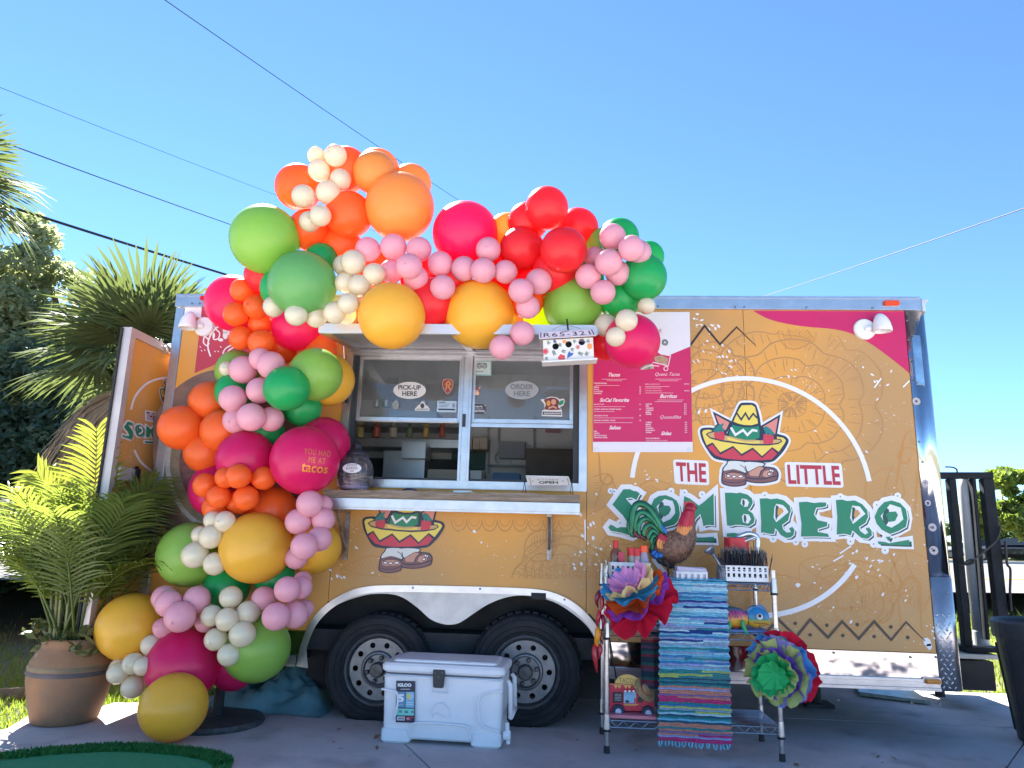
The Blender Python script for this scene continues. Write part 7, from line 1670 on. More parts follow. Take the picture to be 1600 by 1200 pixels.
# chameleon figure and blue tray on the middle shelf
q10 = lambda u, v, d=0: at(1120+u/13.333, 920+v/13.333, RYF+.07+d); cs_ = depth_of(q10(700, 600))/FPX/13.333
ch = thing('chameleon_figure', 'painted chameleon figure with a round white eye on the middle shelf', 'figure', q10(500, 950))
def grad(name, stops, z0, z1):
    m = bpy.data.materials.new(name); m.use_nodes = True; n = m.node_tree.nodes; L = m.node_tree.links.new; tc = n.new('ShaderNodeTexCoord'); sp = n.new('ShaderNodeSeparateXYZ'); L(tc.outputs['Object'], sp.inputs[0])
    nz = n.new('ShaderNodeTexNoise'); nz.inputs['Scale'].default_value = 40; L(tc.outputs['Object'], nz.inputs[0]); ma = n.new('ShaderNodeMath'); ma.operation = 'MULTIPLY_ADD'; ma.inputs[1].default_value = (z1-z0)*.18; L(nz.outputs[0], ma.inputs[0]); L(sp.outputs[2], ma.inputs[2])
    mr = n.new('ShaderNodeMapRange'); mr.inputs[1].default_value = z0+(z1-z0)*.09; mr.inputs[2].default_value = z1+(z1-z0)*.09; L(ma.outputs[0], mr.inputs[0]); cr = n.new('ShaderNodeValToRGB'); L(mr.outputs[0], cr.inputs[0])
    while len(cr.color_ramp.elements) < len(stops): cr.color_ramp.elements.new(.5)
    for e, (p, c) in zip(cr.color_ramp.elements, stops): e.position = p; e.color = (*S(c), 1)
    b = n['Principled BSDF']; L(cr.outputs[0], b.inputs['Base Color']); b.inputs['Roughness'].default_value = .35; return m
zo = ORI[ch.name].z
hz = lambda v: q10(700, v).z-zo
m_head = grad('blue over yellow paint', [(0, 'd8a02c'), (.30, 'e0b43a'), (.42, '3c9a86'), (.5, '2a86b8'), (1, '2478b4')], hz(835), hz(330))
m_bod = grad('pink over yellow paint', [(0, 'e07a2c'), (.25, 'e8b43c'), (.5, 'd8925a'), (.68, 'a8447c'), (.85, '5a6a8c'), (1, '1f6a5c')], hz(800), hz(380))
k = MB(); hp_ = catmull([q10(u, v) for u, v in ((640, 600), (720, 590), (820, 580), (930, 610), (1040, 680), (1105, 715))], 5); hr = [v.x for v in catmull([(r, 0, 0) for r in (150, 205, 235, 200, 110, 25)], 5)]
k.tube(hp_, [r*cs_*.62 for r in hr], 18, flat=1.6); hd_ = k.build('head', m_head, ch, smooth=True)
k = MB(); k.prism([c2([(625, 440), (700, 375), (800, 375), (860, 320), (940, 335), (1010, 400), (1015, 470), (900, 500), (660, 500)], 3, True)], lambda u, v: q10(u, v, -.02), lambda u, v: q10(u, v, .02)); k.build('crest', mat('deep blue paint', S('23699c'), .35, var=.15), ch, bevel=.008)
k = MB(); k.tube(catmull([q10(u, v) for u, v in ((-250, 700), (-60, 560), (150, 560), (330, 590), (500, 610), (640, 640))], 5), [v.x*cs_ for v in catmull([(r, 0, 0) for r in (36, 90, 123, 129, 114, 72)], 5)], 18, flat=1.66); k.build('body', m_bod, ch, smooth=True)
k = MB()
for u in (260, 340, 410, 480): k.tube(catmull([q10(u-20, 440, -.037), q10(u+15, 500, -.045), q10(u+25, 570, -.048), q10(u+45, 620, -.047)], 4), [.001]+[.0035]*11+[.001], 6)
k.build('stripe', mat('pink stripe paint', S('c0508c'), .4), ch)
k = MB(); k.ball(q10(893, 578, -.062), 64*cs_, 16, 12); e_ = k.build('eye', m_prw, ch, smooth=True)
k = MB(); k.ball(q10(885, 562, -.062)+Vector((0, -50*cs_, 0)), 36*cs_, 12, 8, (1, .6, 1)); k.build('pupil', m_black, e_, smooth=True)
k = MB(); k.tube(catmull([q10(u, v, -.055) for u, v in ((760, 705), (850, 722), (960, 728), (1090, 740))], 4), .0025, 6); k.build('mouth', mat('brown mouth paint', S('8c5a3c'), .5), ch)
m_leg = mat('green leg paint', S('2a9a5c'), .4, var=.15)
for pts in (((560, 660), (540, 740), (570, 820), (600, 890), (640, 945)), ((240, 700), (270, 770), (230, 850), (215, 930))): k = MB(); k.tube(catmull([q10(u, v, -.05) for u, v in pts], 5), .011, 10); k.build('leg', m_leg, ch, smooth=True)
k = MB(); k.tube(catmull([q10(u, v, .05) for u, v in ((560, 660), (520, 760), (560, 860), (610, 930))], 5), .010, 8); k.build('leg', m_leg, ch, smooth=True)
k = MB(); k.box2(Vector((at(1128, 992, RYF).x, RYF+.01, ZMID+.007)), Vector((at(1206, 992, RYF).x, RYF+.22, ZMID+.016))); o = k.build('blue_board', mat('blue board', S('3f6fb0'), .5, var=.1), bevel=.003); tag(o, 'flat blue board under the chameleon on the middle shelf', 'board')

# toy taco truck, its tray and a straw hat on the low shelf
q11 = lambda u, v, d=0: at(930+u/10.9, 1040+v/10.9, RYF+.09-d)
tt = thing('toy_truck', 'red wooden taco truck ornament with a yellow TACOS sign on the low shelf', 'ornament', q11(600, 850))
m_tr = mat('red toy paint', S('c82440'), .4, var=.06); q11b = lambda u, v: q11(u, v, -.06)
k = MB(); k.prism([[(245, 300), (740, 330), (915, 515), (1000, 600), (1010, 800), (950, 800), (840, 770), (440, 770), (330, 790), (245, 790)]], lambda u, v: q11(u, v), q11b); k.build('truck_body', m_tr, tt)
k = MB(); k.prism([[(335, 300)]+[(545-210*cos(t*pi/14), 310-165*sin(t*pi/14)+8*(t/14)) for t in range(1, 14)]+[(752, 322)]], lambda u, v: q11(u, v, .004), lambda u, v: q11(u, v, -.02)); sn = k.build('taco_sign', mat('mustard toy paint', S('dcb45c'), .5), tt)
f = Flat(lambda u, v, d: q11(u, v, .004+d)); f.text('TACOS', ((405, 208), (695, 222), (698, 302), (405, 290)), .001, -.01, 0, 1.1); f.build('lettering', m_ink, sn)
f = Flat(lambda u, v, d: q11(u, v, d))
for u in (320, 380, 490, 550, 650, 700): f.fill([(u, 332+u*.01), (u+62, 333+u*.01), (u+31, 395)], .001)
f.fill([(485, 655), (735, 655), (735, 668), (485, 668)], .001); f.fill([(500, 676), (700, 676), (700, 684), (500, 684)], .001); f.fill([(250, 308), (740, 334), (742, 344), (250, 318)], .001); f.build('bunting', mat('mustard toy paint', S('dcb45c'), .5), tt)
k = MB(); k.prism([[(298, 452), (475, 452), (470, 632), (298, 632)]], lambda u, v: q11(u, v, .003), lambda u, v: q11(u, v, -.002)); bb = k.build('chalkboard', mat('chalkboard', (.03, .03, .035), .7), tt)
f = Flat(lambda u, v, d: q11(u, v, d)); [f.stroke([(330+5*(i % 2), 490+i*26), (360, 482+i*26), (400, 492+i*26), (445, 484+i*26)], 6, .004) for i in range(5)]; f.build('chalk_mark', m_stk, bb)
k = MB(); k.prism([[(490, 450), (700, 450), (692, 640), (488, 640)]], lambda u, v: q11(u, v, .002), lambda u, v: q11(u, v, -.001)); ww = k.build('truck_window', mat('sky blue toy paint', S('5a9cc8'), .4, col2=S('a8d0e0'), vscale=12), tt)
k = MB()
for i in range(8): u = 462+i*35; k.cur = i % 2; k.prism([[(u, 420), (u+35, 420), (u+35, 448), (u+17, 456), (u, 448)]], lambda x, y: q11(x, y, .02), lambda x, y: q11(x, y, 0))
k.build('awning', [m_red_p, m_prw], tt)
f = Flat(lambda u, v, d: q11(u, v, d)); f.disc(545, 612, 38, .003, 25); f.build('taco_print', m_dgreen_p, ww); f = Flat(lambda u, v, d: q11(u, v, d)); f.fill([(660, 635), (665, 560), (680, 540), (692, 565), (690, 635)], .003); f.build('bottle_print', m_red_p, ww)
k = MB(); k.prism([[(770+50*cos(t*pi/10), 578+56*sin(t*pi/10)) for t in range(20)]], lambda u, v: q11(u, v, .002), lambda u, v: q11(u, v, -.002)); k.build('porthole', mat('dark porthole', (.04, .02, .02), .3), tt)
for u, v in ((390, 770), (897, 797)):
    c = q11(u, v, .0); k = MB(); k.lathe([(.0, .01), (.034, .01), (.034, -.012), (.03, -.016), (.014, -.016), (.014, -.018), (0, -.019)], c, 24, 'y'); w_ = k.build('toy_wheel', m_ink, tt); k = MB(); k.lathe([(.0155, -.0185), (.0155, -.021), (0, -.022)], c, 16, 'y'); k.build('hub', mat('pale blue toy paint', S('b4c4dc'), .4), w_)
f = Flat(lambda u, v, d: q11(u, v, d)); f.disc(775, 695, 9, .001, 9); f.build('door_knob', m_black, tt)
k = MB(); a = q11(232, 872, .05); b = q11(1045, 872, .05); k.box2((a.x, RYF+.02, ZLOW+.007), (b.x, RYF+.24, ZLOW+.022)); o = k.build('pink_tray', mat('pink tray', S('d0808c'), .5, var=.08), bevel=.004); tag(o, 'flat pink tray under the toy taco truck', 'tray')
k = MB(); hc = q11(850, 410, .01); ax_r = Matrix.Rotation(radians(48), 3, 'Y') @ Matrix.Rotation(radians(55), 3, 'X'); n_ = 28; prof = [(.06, -.004), (.05, .0), (.032, .004), (.029, .006), (.026, .022), (.012, .028), (0, .028)]; vs = [hc+ax_r @ Vector((r*cos(2*pi*j/n_)*1.1, r*sin(2*pi*j/n_)*.8, z)) for r, z in prof for j in range(n_)]
k.add(vs, [(i*n_+j, i*n_+(j+1) % n_, (i+1)*n_+(j+1) % n_, (i+1)*n_+j) for i in range(len(prof)-1) for j in range(n_)])
ht_ = k.build('straw_hat', mat('straw weave', (.36, .25, .12), .9, var=.25, vscale=60, bump=.6, bscale=200), smooth=True); tag(ht_, 'small straw hat hung on the front of the toy taco truck', 'hat')
k = MB(); vs = [hc+ax_r @ Vector((r*cos(2*pi*j/n_)*1.1, r*sin(2*pi*j/n_)*.8, z)) for r, z in ((.0305, .006), (.0285, .013)) for j in range(n_)]; k.add(vs, [(j, (j+1) % n_, n_+(j+1) % n_, n_+j) for j in range(n_)]); k.build('hat_band', m_red_p, ht_)
# ------------------------------------------------------------------ plants
m_gl = mat('olive tree leaves', (.17, .20, .11), .45, transl=.5, tcol=(.42, .48, .22), col2=(.30, .33, .20), vscale=1.2)
m_dl = mat('dark understorey leaves', (.055, .10, .065), .5, transl=.35, tcol=(.10, .19, .09), col2=(.09, .14, .09), vscale=1.5)
m_bark = mat('grey bark', (.16, .13, .10), .9, var=.3, vscale=12, bump=.6, bscale=30)
m_frond = mat('palm frond green', (.085, .12, .05), .6, spec=.25, transl=.35, tcol=(.16, .21, .06), col2=(.15, .19, .09), vscale=3)
m_dead = mat('dead palm frond', (.26, .18, .11), .85, transl=.2, col2=(.36, .27, .18), vscale=4)
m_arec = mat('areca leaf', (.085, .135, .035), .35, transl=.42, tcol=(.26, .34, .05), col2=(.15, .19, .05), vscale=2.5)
m_arecy = mat('sun painted areca leaf', (.13, .19, .03), .4, transl=.42, tcol=(.32, .38, .04), col2=(.18, .19, .03), vscale=2.5)  # yellower copy of the areca leaf, sunlight put into its colour
def leaf_cloud(mb, blobs, n, size, seed, flatten=.75, holes=.0):
    r_ = random.Random(seed); tot = sum(b[3]**2 for b in blobs)
    for (cx, cy, cz, R) in blobs:
        cnt = int(n*R*R/tot)
        lob = [(Vector((r_.gauss(0, 1), r_.gauss(0, 1), r_.gauss(0, 1))).normalized(), r_.uniform(.2, .42)) for _ in range(14)]
        for _ in range(cnt):
            dv, lr = r_.choice(lob)
            q = dv*R*(1-lr*.55)+Vector((r_.gauss(0, 1), r_.gauss(0, 1), r_.gauss(0, 1))).normalized()*R*lr*r_.random()**.35*1.25
            p = Vector((cx, cy, cz))+Vector((q.x, q.y, q.z*flatten))
            a = Vector((r_.gauss(0, 1), r_.gauss(0, 1), r_.gauss(0, .7))).normalized(); b = a.cross(Vector((r_.gauss(0, 1), r_.gauss(0, 1), r_.gauss(0, 1)))).normalized(); s_ = size*r_.uniform(.6, 1.4)
            mb.v += [p-a*s_, p+b*s_*.42, p+a*s_, p-b*s_*.42]; i = len(mb.v)-4; mb.f.append((i, i+1, i+2, i+3)); mb.mi.append(0)
def tree(name, label, base, blobs, n, size, m, seed, group=None, trunk_r=.2):
    t = thing(name, label, 'tree', base, group); r_ = random.Random(seed); k = MB(); b = Vector(base)
    top = Vector((sum(q[0] for q in blobs)/len(blobs), sum(q[1] for q in blobs)/len(blobs), max(q[2] for q in blobs)))
    k.tube(catmull([b, b.lerp(top, .35)+Vector((r_.uniform(-.3, .3), 0, 0)), b.lerp(top, .8)], 5), [trunk_r*(1-.06*i) for i in range(11)], 9)
    for q in blobs: k.tube(catmull([b.lerp(top, .4), Vector((q[0], q[1], q[2])).lerp(b.lerp(top, .45), .5)+Vector((0, 0, .2)), Vector(q[:3])], 4), [trunk_r*.5*(1-.1*i) for i in range(9)], 6)
    k.build('trunk', m_bark, t, smooth=True)
    k = MB(); leaf_cloud(k, blobs, n, size, seed); k.build('crown', m, t, recalc=False); return t
def pblob(px, py, Y, pr): p = at(px, py, Y); return (p.x, p.y, p.z, pr*depth_of(p)/FPX)
# the oak at the left and the dark growth under it
tree('oak_tree', 'large grey green oak rising behind the fan palm at the left', gr(40, 905, -.03)+Vector((0, 3, 0)), [pblob(25, 470, 9.5, 95), pblob(100, 500, 10, 95), pblob(-70, 480, 10, 120), pblob(40, 400, 9.5, 60), pblob(150, 470, 10.5, 48), pblob(90, 590, 10, 110), pblob(-20, 580, 9.5, 110), pblob(190, 560, 10.5, 70), pblob(50, 355, 9.5, 28)], 42000, .085, m_gl, 41, trunk_r=.28)
for i, (bl, lab, sd_) in enumerate((([pblob(20, 720, 8, 95), pblob(110, 690, 8.3, 90), pblob(60, 620, 8.6, 80)], 'dark leafy shrub under the oak behind the potted palm', 51), ([pblob(180, 760, 8.8, 95), pblob(230, 680, 9, 90), pblob(170, 640, 9, 60)], 'dark leafy shrub between the oak and the open rear door', 52), ([pblob(-90, 750, 7.5, 120), pblob(-30, 830, 7, 90), pblob(40, 850, 7, 80)], 'dark leafy shrub at the far left edge of the lawn', 53), ([pblob(140, 860, 7.6, 85), pblob(220, 870, 8.2, 85)], 'low dark shrub behind the pot at the lawn edge', 54))):
    bx_ = sum(b[0] for b in bl)/len(bl); by_ = sum(b[1] for b in bl)/len(bl)
    t = thing('shrub', lab, 'shrub', (bx_, by_, -.03), 'dark shrubs under the oak'); k = MB()
    for b in bl: k.tube([(bx_, by_, -.05), (b[0], b[1], b[2])], [.06, .02], 6)
    k.build('stem', m_bark, t); k = MB(); leaf_cloud(k, bl, 15000, .075, sd_, .95); k.build('foliage', m_dl, t, recalc=False)
# a wood far off behind them closes the view on the left and at the right
k = MB(); r_ = random.Random(77)
bl = [(lerp(-60, -9, i/16)+r_.uniform(-2, 2), 34+r_.uniform(-4, 6), r_.uniform(2.0, 3.5), r_.uniform(3, 4.6)) for i in range(17)]
leaf_cloud(k, bl, 26000, .34, 61, .9); o = k.build('far_wood', m_dl, recalc=False, origin=(-30, 34, 0)); tag(o, 'dark wood closing the view behind the lawn at the left', 'wood', kind='stuff')
# right: tree beyond the road and a line of bushes
tree('roadside_tree', 'bright green tree across the road at the right edge', gr(1590, 868, .6)+Vector((0, 10, 0)), [pblob(1590, 765, 40, 36), pblob(1625, 770, 41, 45), pblob(1575, 805, 40, 26), pblob(1610, 815, 40, 36), pblob(1650, 810, 42, 44), pblob(1568, 745, 41, 18)], 14000, .26, mat('light green leaves', (.11, .17, .03), .5, transl=.4, tcol=(.3, .4, .04), col2=(.17, .22, .06), vscale=.4), 71, trunk_r=.35)
tree('roadside_tree', 'smaller tree seen through the bars of the ramp gate', gr(1530, 868, .6)+Vector((0, 20, 0)), [pblob(1528, 800, 58, 24), pblob(1512, 812, 60, 24), pblob(1545, 815, 60, 24), pblob(1528, 778, 58, 11)], 5000, .30, mat('light green leaves', (.11, .17, .03)), 72, trunk_r=.3)
k = MB(); r_ = random.Random(78); bl = [(lerp(16, 90, i/18)+r_.uniform(-1, 1), 70+r_.uniform(-3, 3)-i*.8, 1.5+r_.uniform(0, .8), r_.uniform(2.2, 3.2)) for i in range(19)]
leaf_cloud(k, bl, 12000, .36, 62, .8); o = k.build('far_hedge', mat('mid green leaves', (.06, .11, .03), .5, transl=.3, col2=(.10, .15, .04), vscale=.4), recalc=False, origin=(40, 70, 0)); tag(o, 'green hedge beyond the road at the right', 'hedge', kind='stuff')

# fan palms
def fan_leaf(mb, c, d, L_, seed, n=34, spread=1.9, droop=.35):
    """one palmate leaf: blade of split segments at the end of a stalk; c crown point, d direction"""
    r_ = random.Random(seed); d = d.normalized(); side = d.cross(Vector((0, 0, 1))); side = side.normalized() if side.length > .05 else Vector((1, 0, 0)); up_ = side.cross(d).normalized()
    st_ = L_*.55; hub = c+d*st_-Vector((0, 0, .06*L_)); mb.tube([c, c.lerp(hub, .5)+up_*.03*L_, hub], [.016, .012, .008], 4)
    for i in range(n):
        a = lerp(-spread, spread, i/(n-1))+r_.uniform(-.03, .03); ll = L_*(.62+.38*cos(a*.62))*r_.uniform(.9, 1.05)
        e = (d*cos(a)+side*sin(a)).normalized(); pts = []
        for t in range(6):
            q = t/5; pts.append(hub+e*ll*q-Vector((0, 0, 1))*droop*ll*q**2.3*r_.uniform(.8, 1.2)+up_*.12*ll*q*(1-q)-up_*.10*abs(sin(a))*ll*q)
        wv = e.cross(up_).normalized(); vs = []; fs = []
        for t, p in enumerate(pts):
            w_ = ll*.020*(.55+1.3*(t/5)*(1-t/5)*2) if t < 5 else .001
            vs += [p-wv*w_-up_*w_*.5, p, p+wv*w_-up_*w_*.5]
        for t in range(5): fs += [(t*3, t*3+1, t*3+4, t*3+3), (t*3+1, t*3+2, t*3+5, t*3+4)]
        mb.add(vs, fs)
def fan_palm(label, px, py, Y, L_, leaves, dead, seed, base_r=.16):
    c = at(px, py, Y); r_ = random.Random(seed); t = thing('fan_palm', label, 'palm tree', (c.x, c.y, -.03)); k = MB(); zz = [lerp(-.05, c.z, i/14) for i in range(15)]
    k.tube([(c.x+.02*sin(z*3), c.y, z) for z in zz], [base_r*(1+.12*(i % 2)) for i in range(15)], 10); k.build('trunk', m_bark, t)
    for i in range(leaves+dead):
        dd = i >= leaves; a = 2*pi*(i*.381966)+r_.uniform(-.3, .3); el = r_.uniform(-1.35, -.65) if dd else lerp(1.35, -.35, (i/leaves)**.9)
        k = MB(); fan_leaf(k, c+Vector((0, 0, -.15 if dd else 0)), Vector((cos(a)*cos(el), sin(a)*cos(el), sin(el))), L_*r_.uniform(.88, 1.1), seed*100+i, 30, 1.75, .75 if dd else lerp(.06, .36, i/leaves)); k.build('dead_frond' if dd else 'frond', m_dead if dd else m_frond, t, recalc=False)
    return t
fan_palm('fan palm with a skirt of dead fronds behind the open rear door', 222, 558, 4.2, .98, 36, 10, 5)
fan_palm('fan palm at the left edge, only its frond tips in the picture', -112, 275, 4.5, .98, 30, 8, 6)

# potted areca palm
pc = gr(100, 1126); PR = 60*depth_of(pc)/FPX*1.0
pot = thing('plant_pot', 'weathered terracotta pot at the left holding the feathery palm', 'pot', pc)
m_terra = mat('weathered terracotta', (.34, .17, .085), .85, col2=(.22, .14, .085), vscale=5, bump=.35, bscale=30)
hp = .44; prof = [(.70, 0), (.78, .03), (.90, .25), (1.0, .48), (1.02, .62), (.98, .72), (.88, .82), (.78, .88), (.76, .93), (.80, .97), (.78, 1.0), (.70, 1.0), (.66, .93), (.66, .90)]
k = MB(); k.lathe([(r*PR, z*hp) for r, z in prof], pc, 40, caps=False); k.lathe([(0, 0), (.70*PR, 0.0005)], pc, 40, caps=False); k.build('pot_body', m_terra, pot, smooth=True)
for z0, rr_, mm in ((.66, 1.015, mat('faded green glaze band', (.20, .15, .085), .7, var=.3)), (.60, 1.03, mat('slate blue glaze band', (.11, .09, .09), .7, var=.3))):
    k = MB(); k.lathe([(rr_*PR*.99, z0*hp-.012), (rr_*PR+.003, z0*hp), (rr_*PR*.985, z0*hp+.014)], pc, 40, caps=False); k.build('glaze_band', mm, pot, smooth=True)
k = MB(); k.lathe([(0, .91*hp), (.67*PR, .90*hp)], pc, 24, caps=False); k.build('potting_soil', m_soil, pot)
ar = thing('areca_palm', 'feathery palm with yellow green fronds growing in the terracotta pot', 'palm', pc+Vector((0, 0, hp*.9)))
ra = random.Random(14)
def frond(base, d0, L_, droop, m, seed, nl=26, ll=.27, twist=None, lw=.012):
    r_ = random.Random(seed); d0 = d0.normalized(); P = []; d = d0.copy(); p = Vector(base); N = 16; hz_ = Vector((d0.x, d0.y, 0)); hz_ = hz_.normalized() if hz_.length > .01 else Vector((1, 0, 0))
    for i in range(N+1):
        P.append(p.copy()); d = (d+(hz_*.5-Vector((0, 0, 1)))*droop*(i/N)/N*2.2).normalized(); p = p+d*L_/N
    k = MB(); k.tube(P, [.009*(1-.85*i/N) for i in range(N+1)], 5)
    side = Vector(twist).normalized() if twist else d0.cross(Vector((0, 0, 1))); side = side.normalized() if side.length > .01 else Vector((1, 0, 0))
    for j in range(nl):
        t = .34+.66*j/nl; i = min(N-1, int(t*N)); f_ = t*N-i; q = P[i].lerp(P[i+1], f_); tan_ = (P[i+1]-P[i]).normalized(); sd_ = (side-tan_*side.dot(tan_)).normalized(); nm = sd_.cross(tan_); l_ = ll*(.55+.9*sin(pi*min(.97, .15+.8*(t-.34)/.66)))*r_.uniform(.85, 1.1)
        for s_ in (-1, 1):
            e = (sd_*s_*(.85-.35*(t-.34))+tan_*(.55+.5*(t-.34))+nm*r_.uniform(.05, .28)).normalized(); vs = []; wv = e.cross(nm).normalized()
            for u in range(4):
                qq = u/3; c = q+e*l_*qq-Vector((0, 0, 1))*l_*.32*qq**2; w_ = lw*(.5+1.6*qq*(1-qq)*1.6) if u < 3 else .0008; vs += [c-wv*w_, c+nm*w_*.25, c+wv*w_]
            k.add(vs, [(u*3+b, u*3+b+1, u*3+b+4, u*3+b+3) for u in range(3) for b in (0, 1)])
    return k.build('frond', m, ar, recalc=False)
pb = pc+Vector((0, 0, hp*.9))
# the tall sunlit fronds first: they stand up towards the light
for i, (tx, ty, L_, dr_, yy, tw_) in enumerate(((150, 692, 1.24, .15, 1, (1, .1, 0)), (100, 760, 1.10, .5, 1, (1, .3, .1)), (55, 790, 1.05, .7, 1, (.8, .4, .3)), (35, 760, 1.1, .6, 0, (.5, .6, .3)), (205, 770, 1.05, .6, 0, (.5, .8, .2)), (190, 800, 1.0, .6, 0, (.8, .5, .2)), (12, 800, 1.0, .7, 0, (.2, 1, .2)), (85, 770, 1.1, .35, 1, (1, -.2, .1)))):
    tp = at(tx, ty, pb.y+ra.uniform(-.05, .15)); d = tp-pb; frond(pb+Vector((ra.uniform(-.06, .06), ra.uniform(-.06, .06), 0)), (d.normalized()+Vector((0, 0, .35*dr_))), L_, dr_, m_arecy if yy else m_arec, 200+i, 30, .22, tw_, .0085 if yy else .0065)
for i in range(40):
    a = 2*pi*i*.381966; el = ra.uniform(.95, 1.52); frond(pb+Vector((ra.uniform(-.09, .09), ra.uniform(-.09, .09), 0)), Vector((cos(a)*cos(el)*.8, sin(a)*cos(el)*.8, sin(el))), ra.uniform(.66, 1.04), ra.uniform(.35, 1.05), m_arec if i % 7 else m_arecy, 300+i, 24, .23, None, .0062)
k = MB()
for i in range(26): a = ra.uniform(0, 6.28); r_ = ra.uniform(.02, .13); b = pb+Vector((r_*cos(a), r_*sin(a), -.02)); k.tube([b, b+Vector((.25*r_*cos(a), .25*r_*sin(a), .3)), b+Vector((.9*r_*cos(a), .9*r_*sin(a), .62))], [.011, .009, .006], 5)
k.build('stems', mat('olive cane stems', (.14, .15, .05), .5, var=.3, vscale=9), ar); bpy.data.objects['stems']['kind'] = 'stuff'
k = MB(); leaf_cloud(k, [(pb.x-.12, pb.y-.1, pb.z+.05, .12), (pb.x+.12, pb.y-.12, pb.z+.03, .1)], 160, .035, 9); o = k.build('pot_weeds', mat('weed leaves', (.07, .12, .04), .5, transl=.3, col2=(.2, .16, .05), vscale=20), recalc=False); tag(o, 'small broad leaved weeds round the rim of the terracotta pot', 'weeds', kind='stuff')

# ------------------------------------------------------------------ grass, leaves, the putting mat
gm = MB(); rgx = random.Random(55)
def blades(n, fx, h, lean=.35):
    for _ in range(n):
        p = fx()
        if p is None: continue
        a = rgx.uniform(0, 2*pi); hh = h*rgx.uniform(.4, 1.2); w_ = .004+.002*rgx.random(); e = Vector((cos(a), sin(a), 0)); q = Vector((-sin(a), cos(a), 0)); ln_ = e*hh*lean*rgx.uniform(.3, 1.6)
        i = len(gm.v); gm.v += [p-q*w_, p+q*w_, p+ln_*.4+Vector((0, 0, hh*.6))+q*w_*.7, p+ln_*.4+Vector((0, 0, hh*.6))-q*w_*.7, p+ln_+Vector((0, 0, hh))]; gm.f += [(i, i+1, i+2, i+3), (i+3, i+2, i+4)]; gm.mi += [0, 0]
def edge_y(x):
    for (ax_, ay), (bx_, by_) in zip(edge, edge[1:]):
        if ax_ <= x <= bx_: return ay+(by_-ay)*(x-ax_)/(bx_-ax_)
    return edge[0][1]-.4 if x < edge[0][0] else YT
def f_left():
    x = rgx.uniform(-6.5, -2.2); y = edge_y(x)+abs(rgx.gauss(0, 1))*1.6
    if rgx.random() < .35*(sin(x*3+y*2)*.5+.5): return None
    return Vector((x, y, gz(x, y)))
def f_right():
    x = rgx.uniform(1.2, 6); y = YB+rgx.random()**1.5*2.2; return Vector((x, y, gz(x, y)))
def f_verge():
    s_ = rgx.uniform(-8, 16); t = -rgx.random()**1.3*2.6; p = r0+rd*s_+nn*t
    if p.y < 2.4 or p.x < 2.0: return None
    return Vector((p.x, p.y, gz(p.x, p.y)))
blades(42000, f_left, .055); blades(9000, f_right, .07); blades(16000, f_verge, .26, .6)
o = gm.build('grass', mat('sunlit lawn grass', (.10, .17, .035), .6, transl=.4, tcol=(.34, .46, .05), col2=(.20, .21, .07), vscale=2.5), recalc=False, origin=(0, 0, 0)); tag(o, 'short sunlit lawn grass beside the pavement', 'grass', kind='stuff')
k = MB(); rl_ = random.Random(66)
for _ in range(150):
    if rl_.random() < .8: x = rl_.uniform(-5, -2.3); y = edge_y(x)+rl_.uniform(-.35, 1.6); z = .012 if y < edge_y(x) else gz(x, y)+.045
    else: x = rl_.uniform(-2, 2.4); y = rl_.uniform(-.75, -.1); z = .006
    s_ = rl_.uniform(.008, .028); a = rl_.uniform(0, 6.28); e = Vector((cos(a), sin(a), rl_.uniform(-.2, .3)))*s_; q = Vector((-sin(a), cos(a), rl_.uniform(-.2, .3)))*s_*.45; p = Vector((x, y, z)); k.add([p-e, p+q+Vector((0, 0, .003)), p+e, p-q], [(0, 1, 2, 3)])
o = k.build('fallen_leaves', mat('brown fallen leaves', (.20, .10, .04), .9, col2=(.34, .20, .08), vscale=9), recalc=False, origin=(0, 0, 0)); tag(o, 'dry brown fallen leaves scattered over lawn and pavement', 'leaves', kind='stuff')
# timber edging at the far left
k = MB(); a = gr(-60, 1094); b = gr(36, 1088); k.hexa([a+Vector((0, 0, -.02)), b+Vector((0, 0, -.02)), b+Vector((0, .04, -.02)), a+Vector((0, .04, -.02)), a+Vector((0, 0, .05)), b+Vector((0, 0, .05)), b+Vector((0, .04, .05)), a+Vector((0, .04, .05))]); o = k.build('timber_edging', mat('grey timber edging', (.22, .16, .11), .9, var=.3, stretch=(1, 8, 8))); tag(o, 'low weathered timber edging in the lawn left of the pot', 'edging')
# mat of artificial turf at the lower left
pts = [gr(x, y) for x, y in ((-20, 1187), (60, 1176), (140, 1170), (200, 1168), (260, 1171), (310, 1176), (345, 1183), (364, 1193))]; c = gr(140, 1240)
pl = [(p.x, p.y) for p in catmull(pts, 5)]; back = [(2*c.x-x, 2*c.y-y) for x, y in pl[2:-2]]
ring_ = pl+back; mid_ = (sum(p[0] for p in ring_)/len(ring_), sum(p[1] for p in ring_)/len(ring_))
k = MB(); k.prism([ring_], lambda x, y: Vector((x, y, .010)), lambda x, y: Vector((x, y, .0005))); tm = k.build('turf_mat', mat('dark turf pile', (.03, .16, .035), .9, var=.3, vscale=60)); tag(tm, 'green artificial turf mat on the pavement at the lower left corner', 'turf mat')
inn_ = [(mid_[0]+(x-mid_[0])*.86, mid_[1]+(y-mid_[1])*.80) for x, y in ring_]; k = MB(); k.prism([inn_], lambda x, y: Vector((x, y, .014)), lambda x, y: Vector((x, y, .008))); k.build('putting_surface', mat('teal putting surface', (.035, .27, .11), .9, var=.15, vscale=90), tm)
gm = MB()
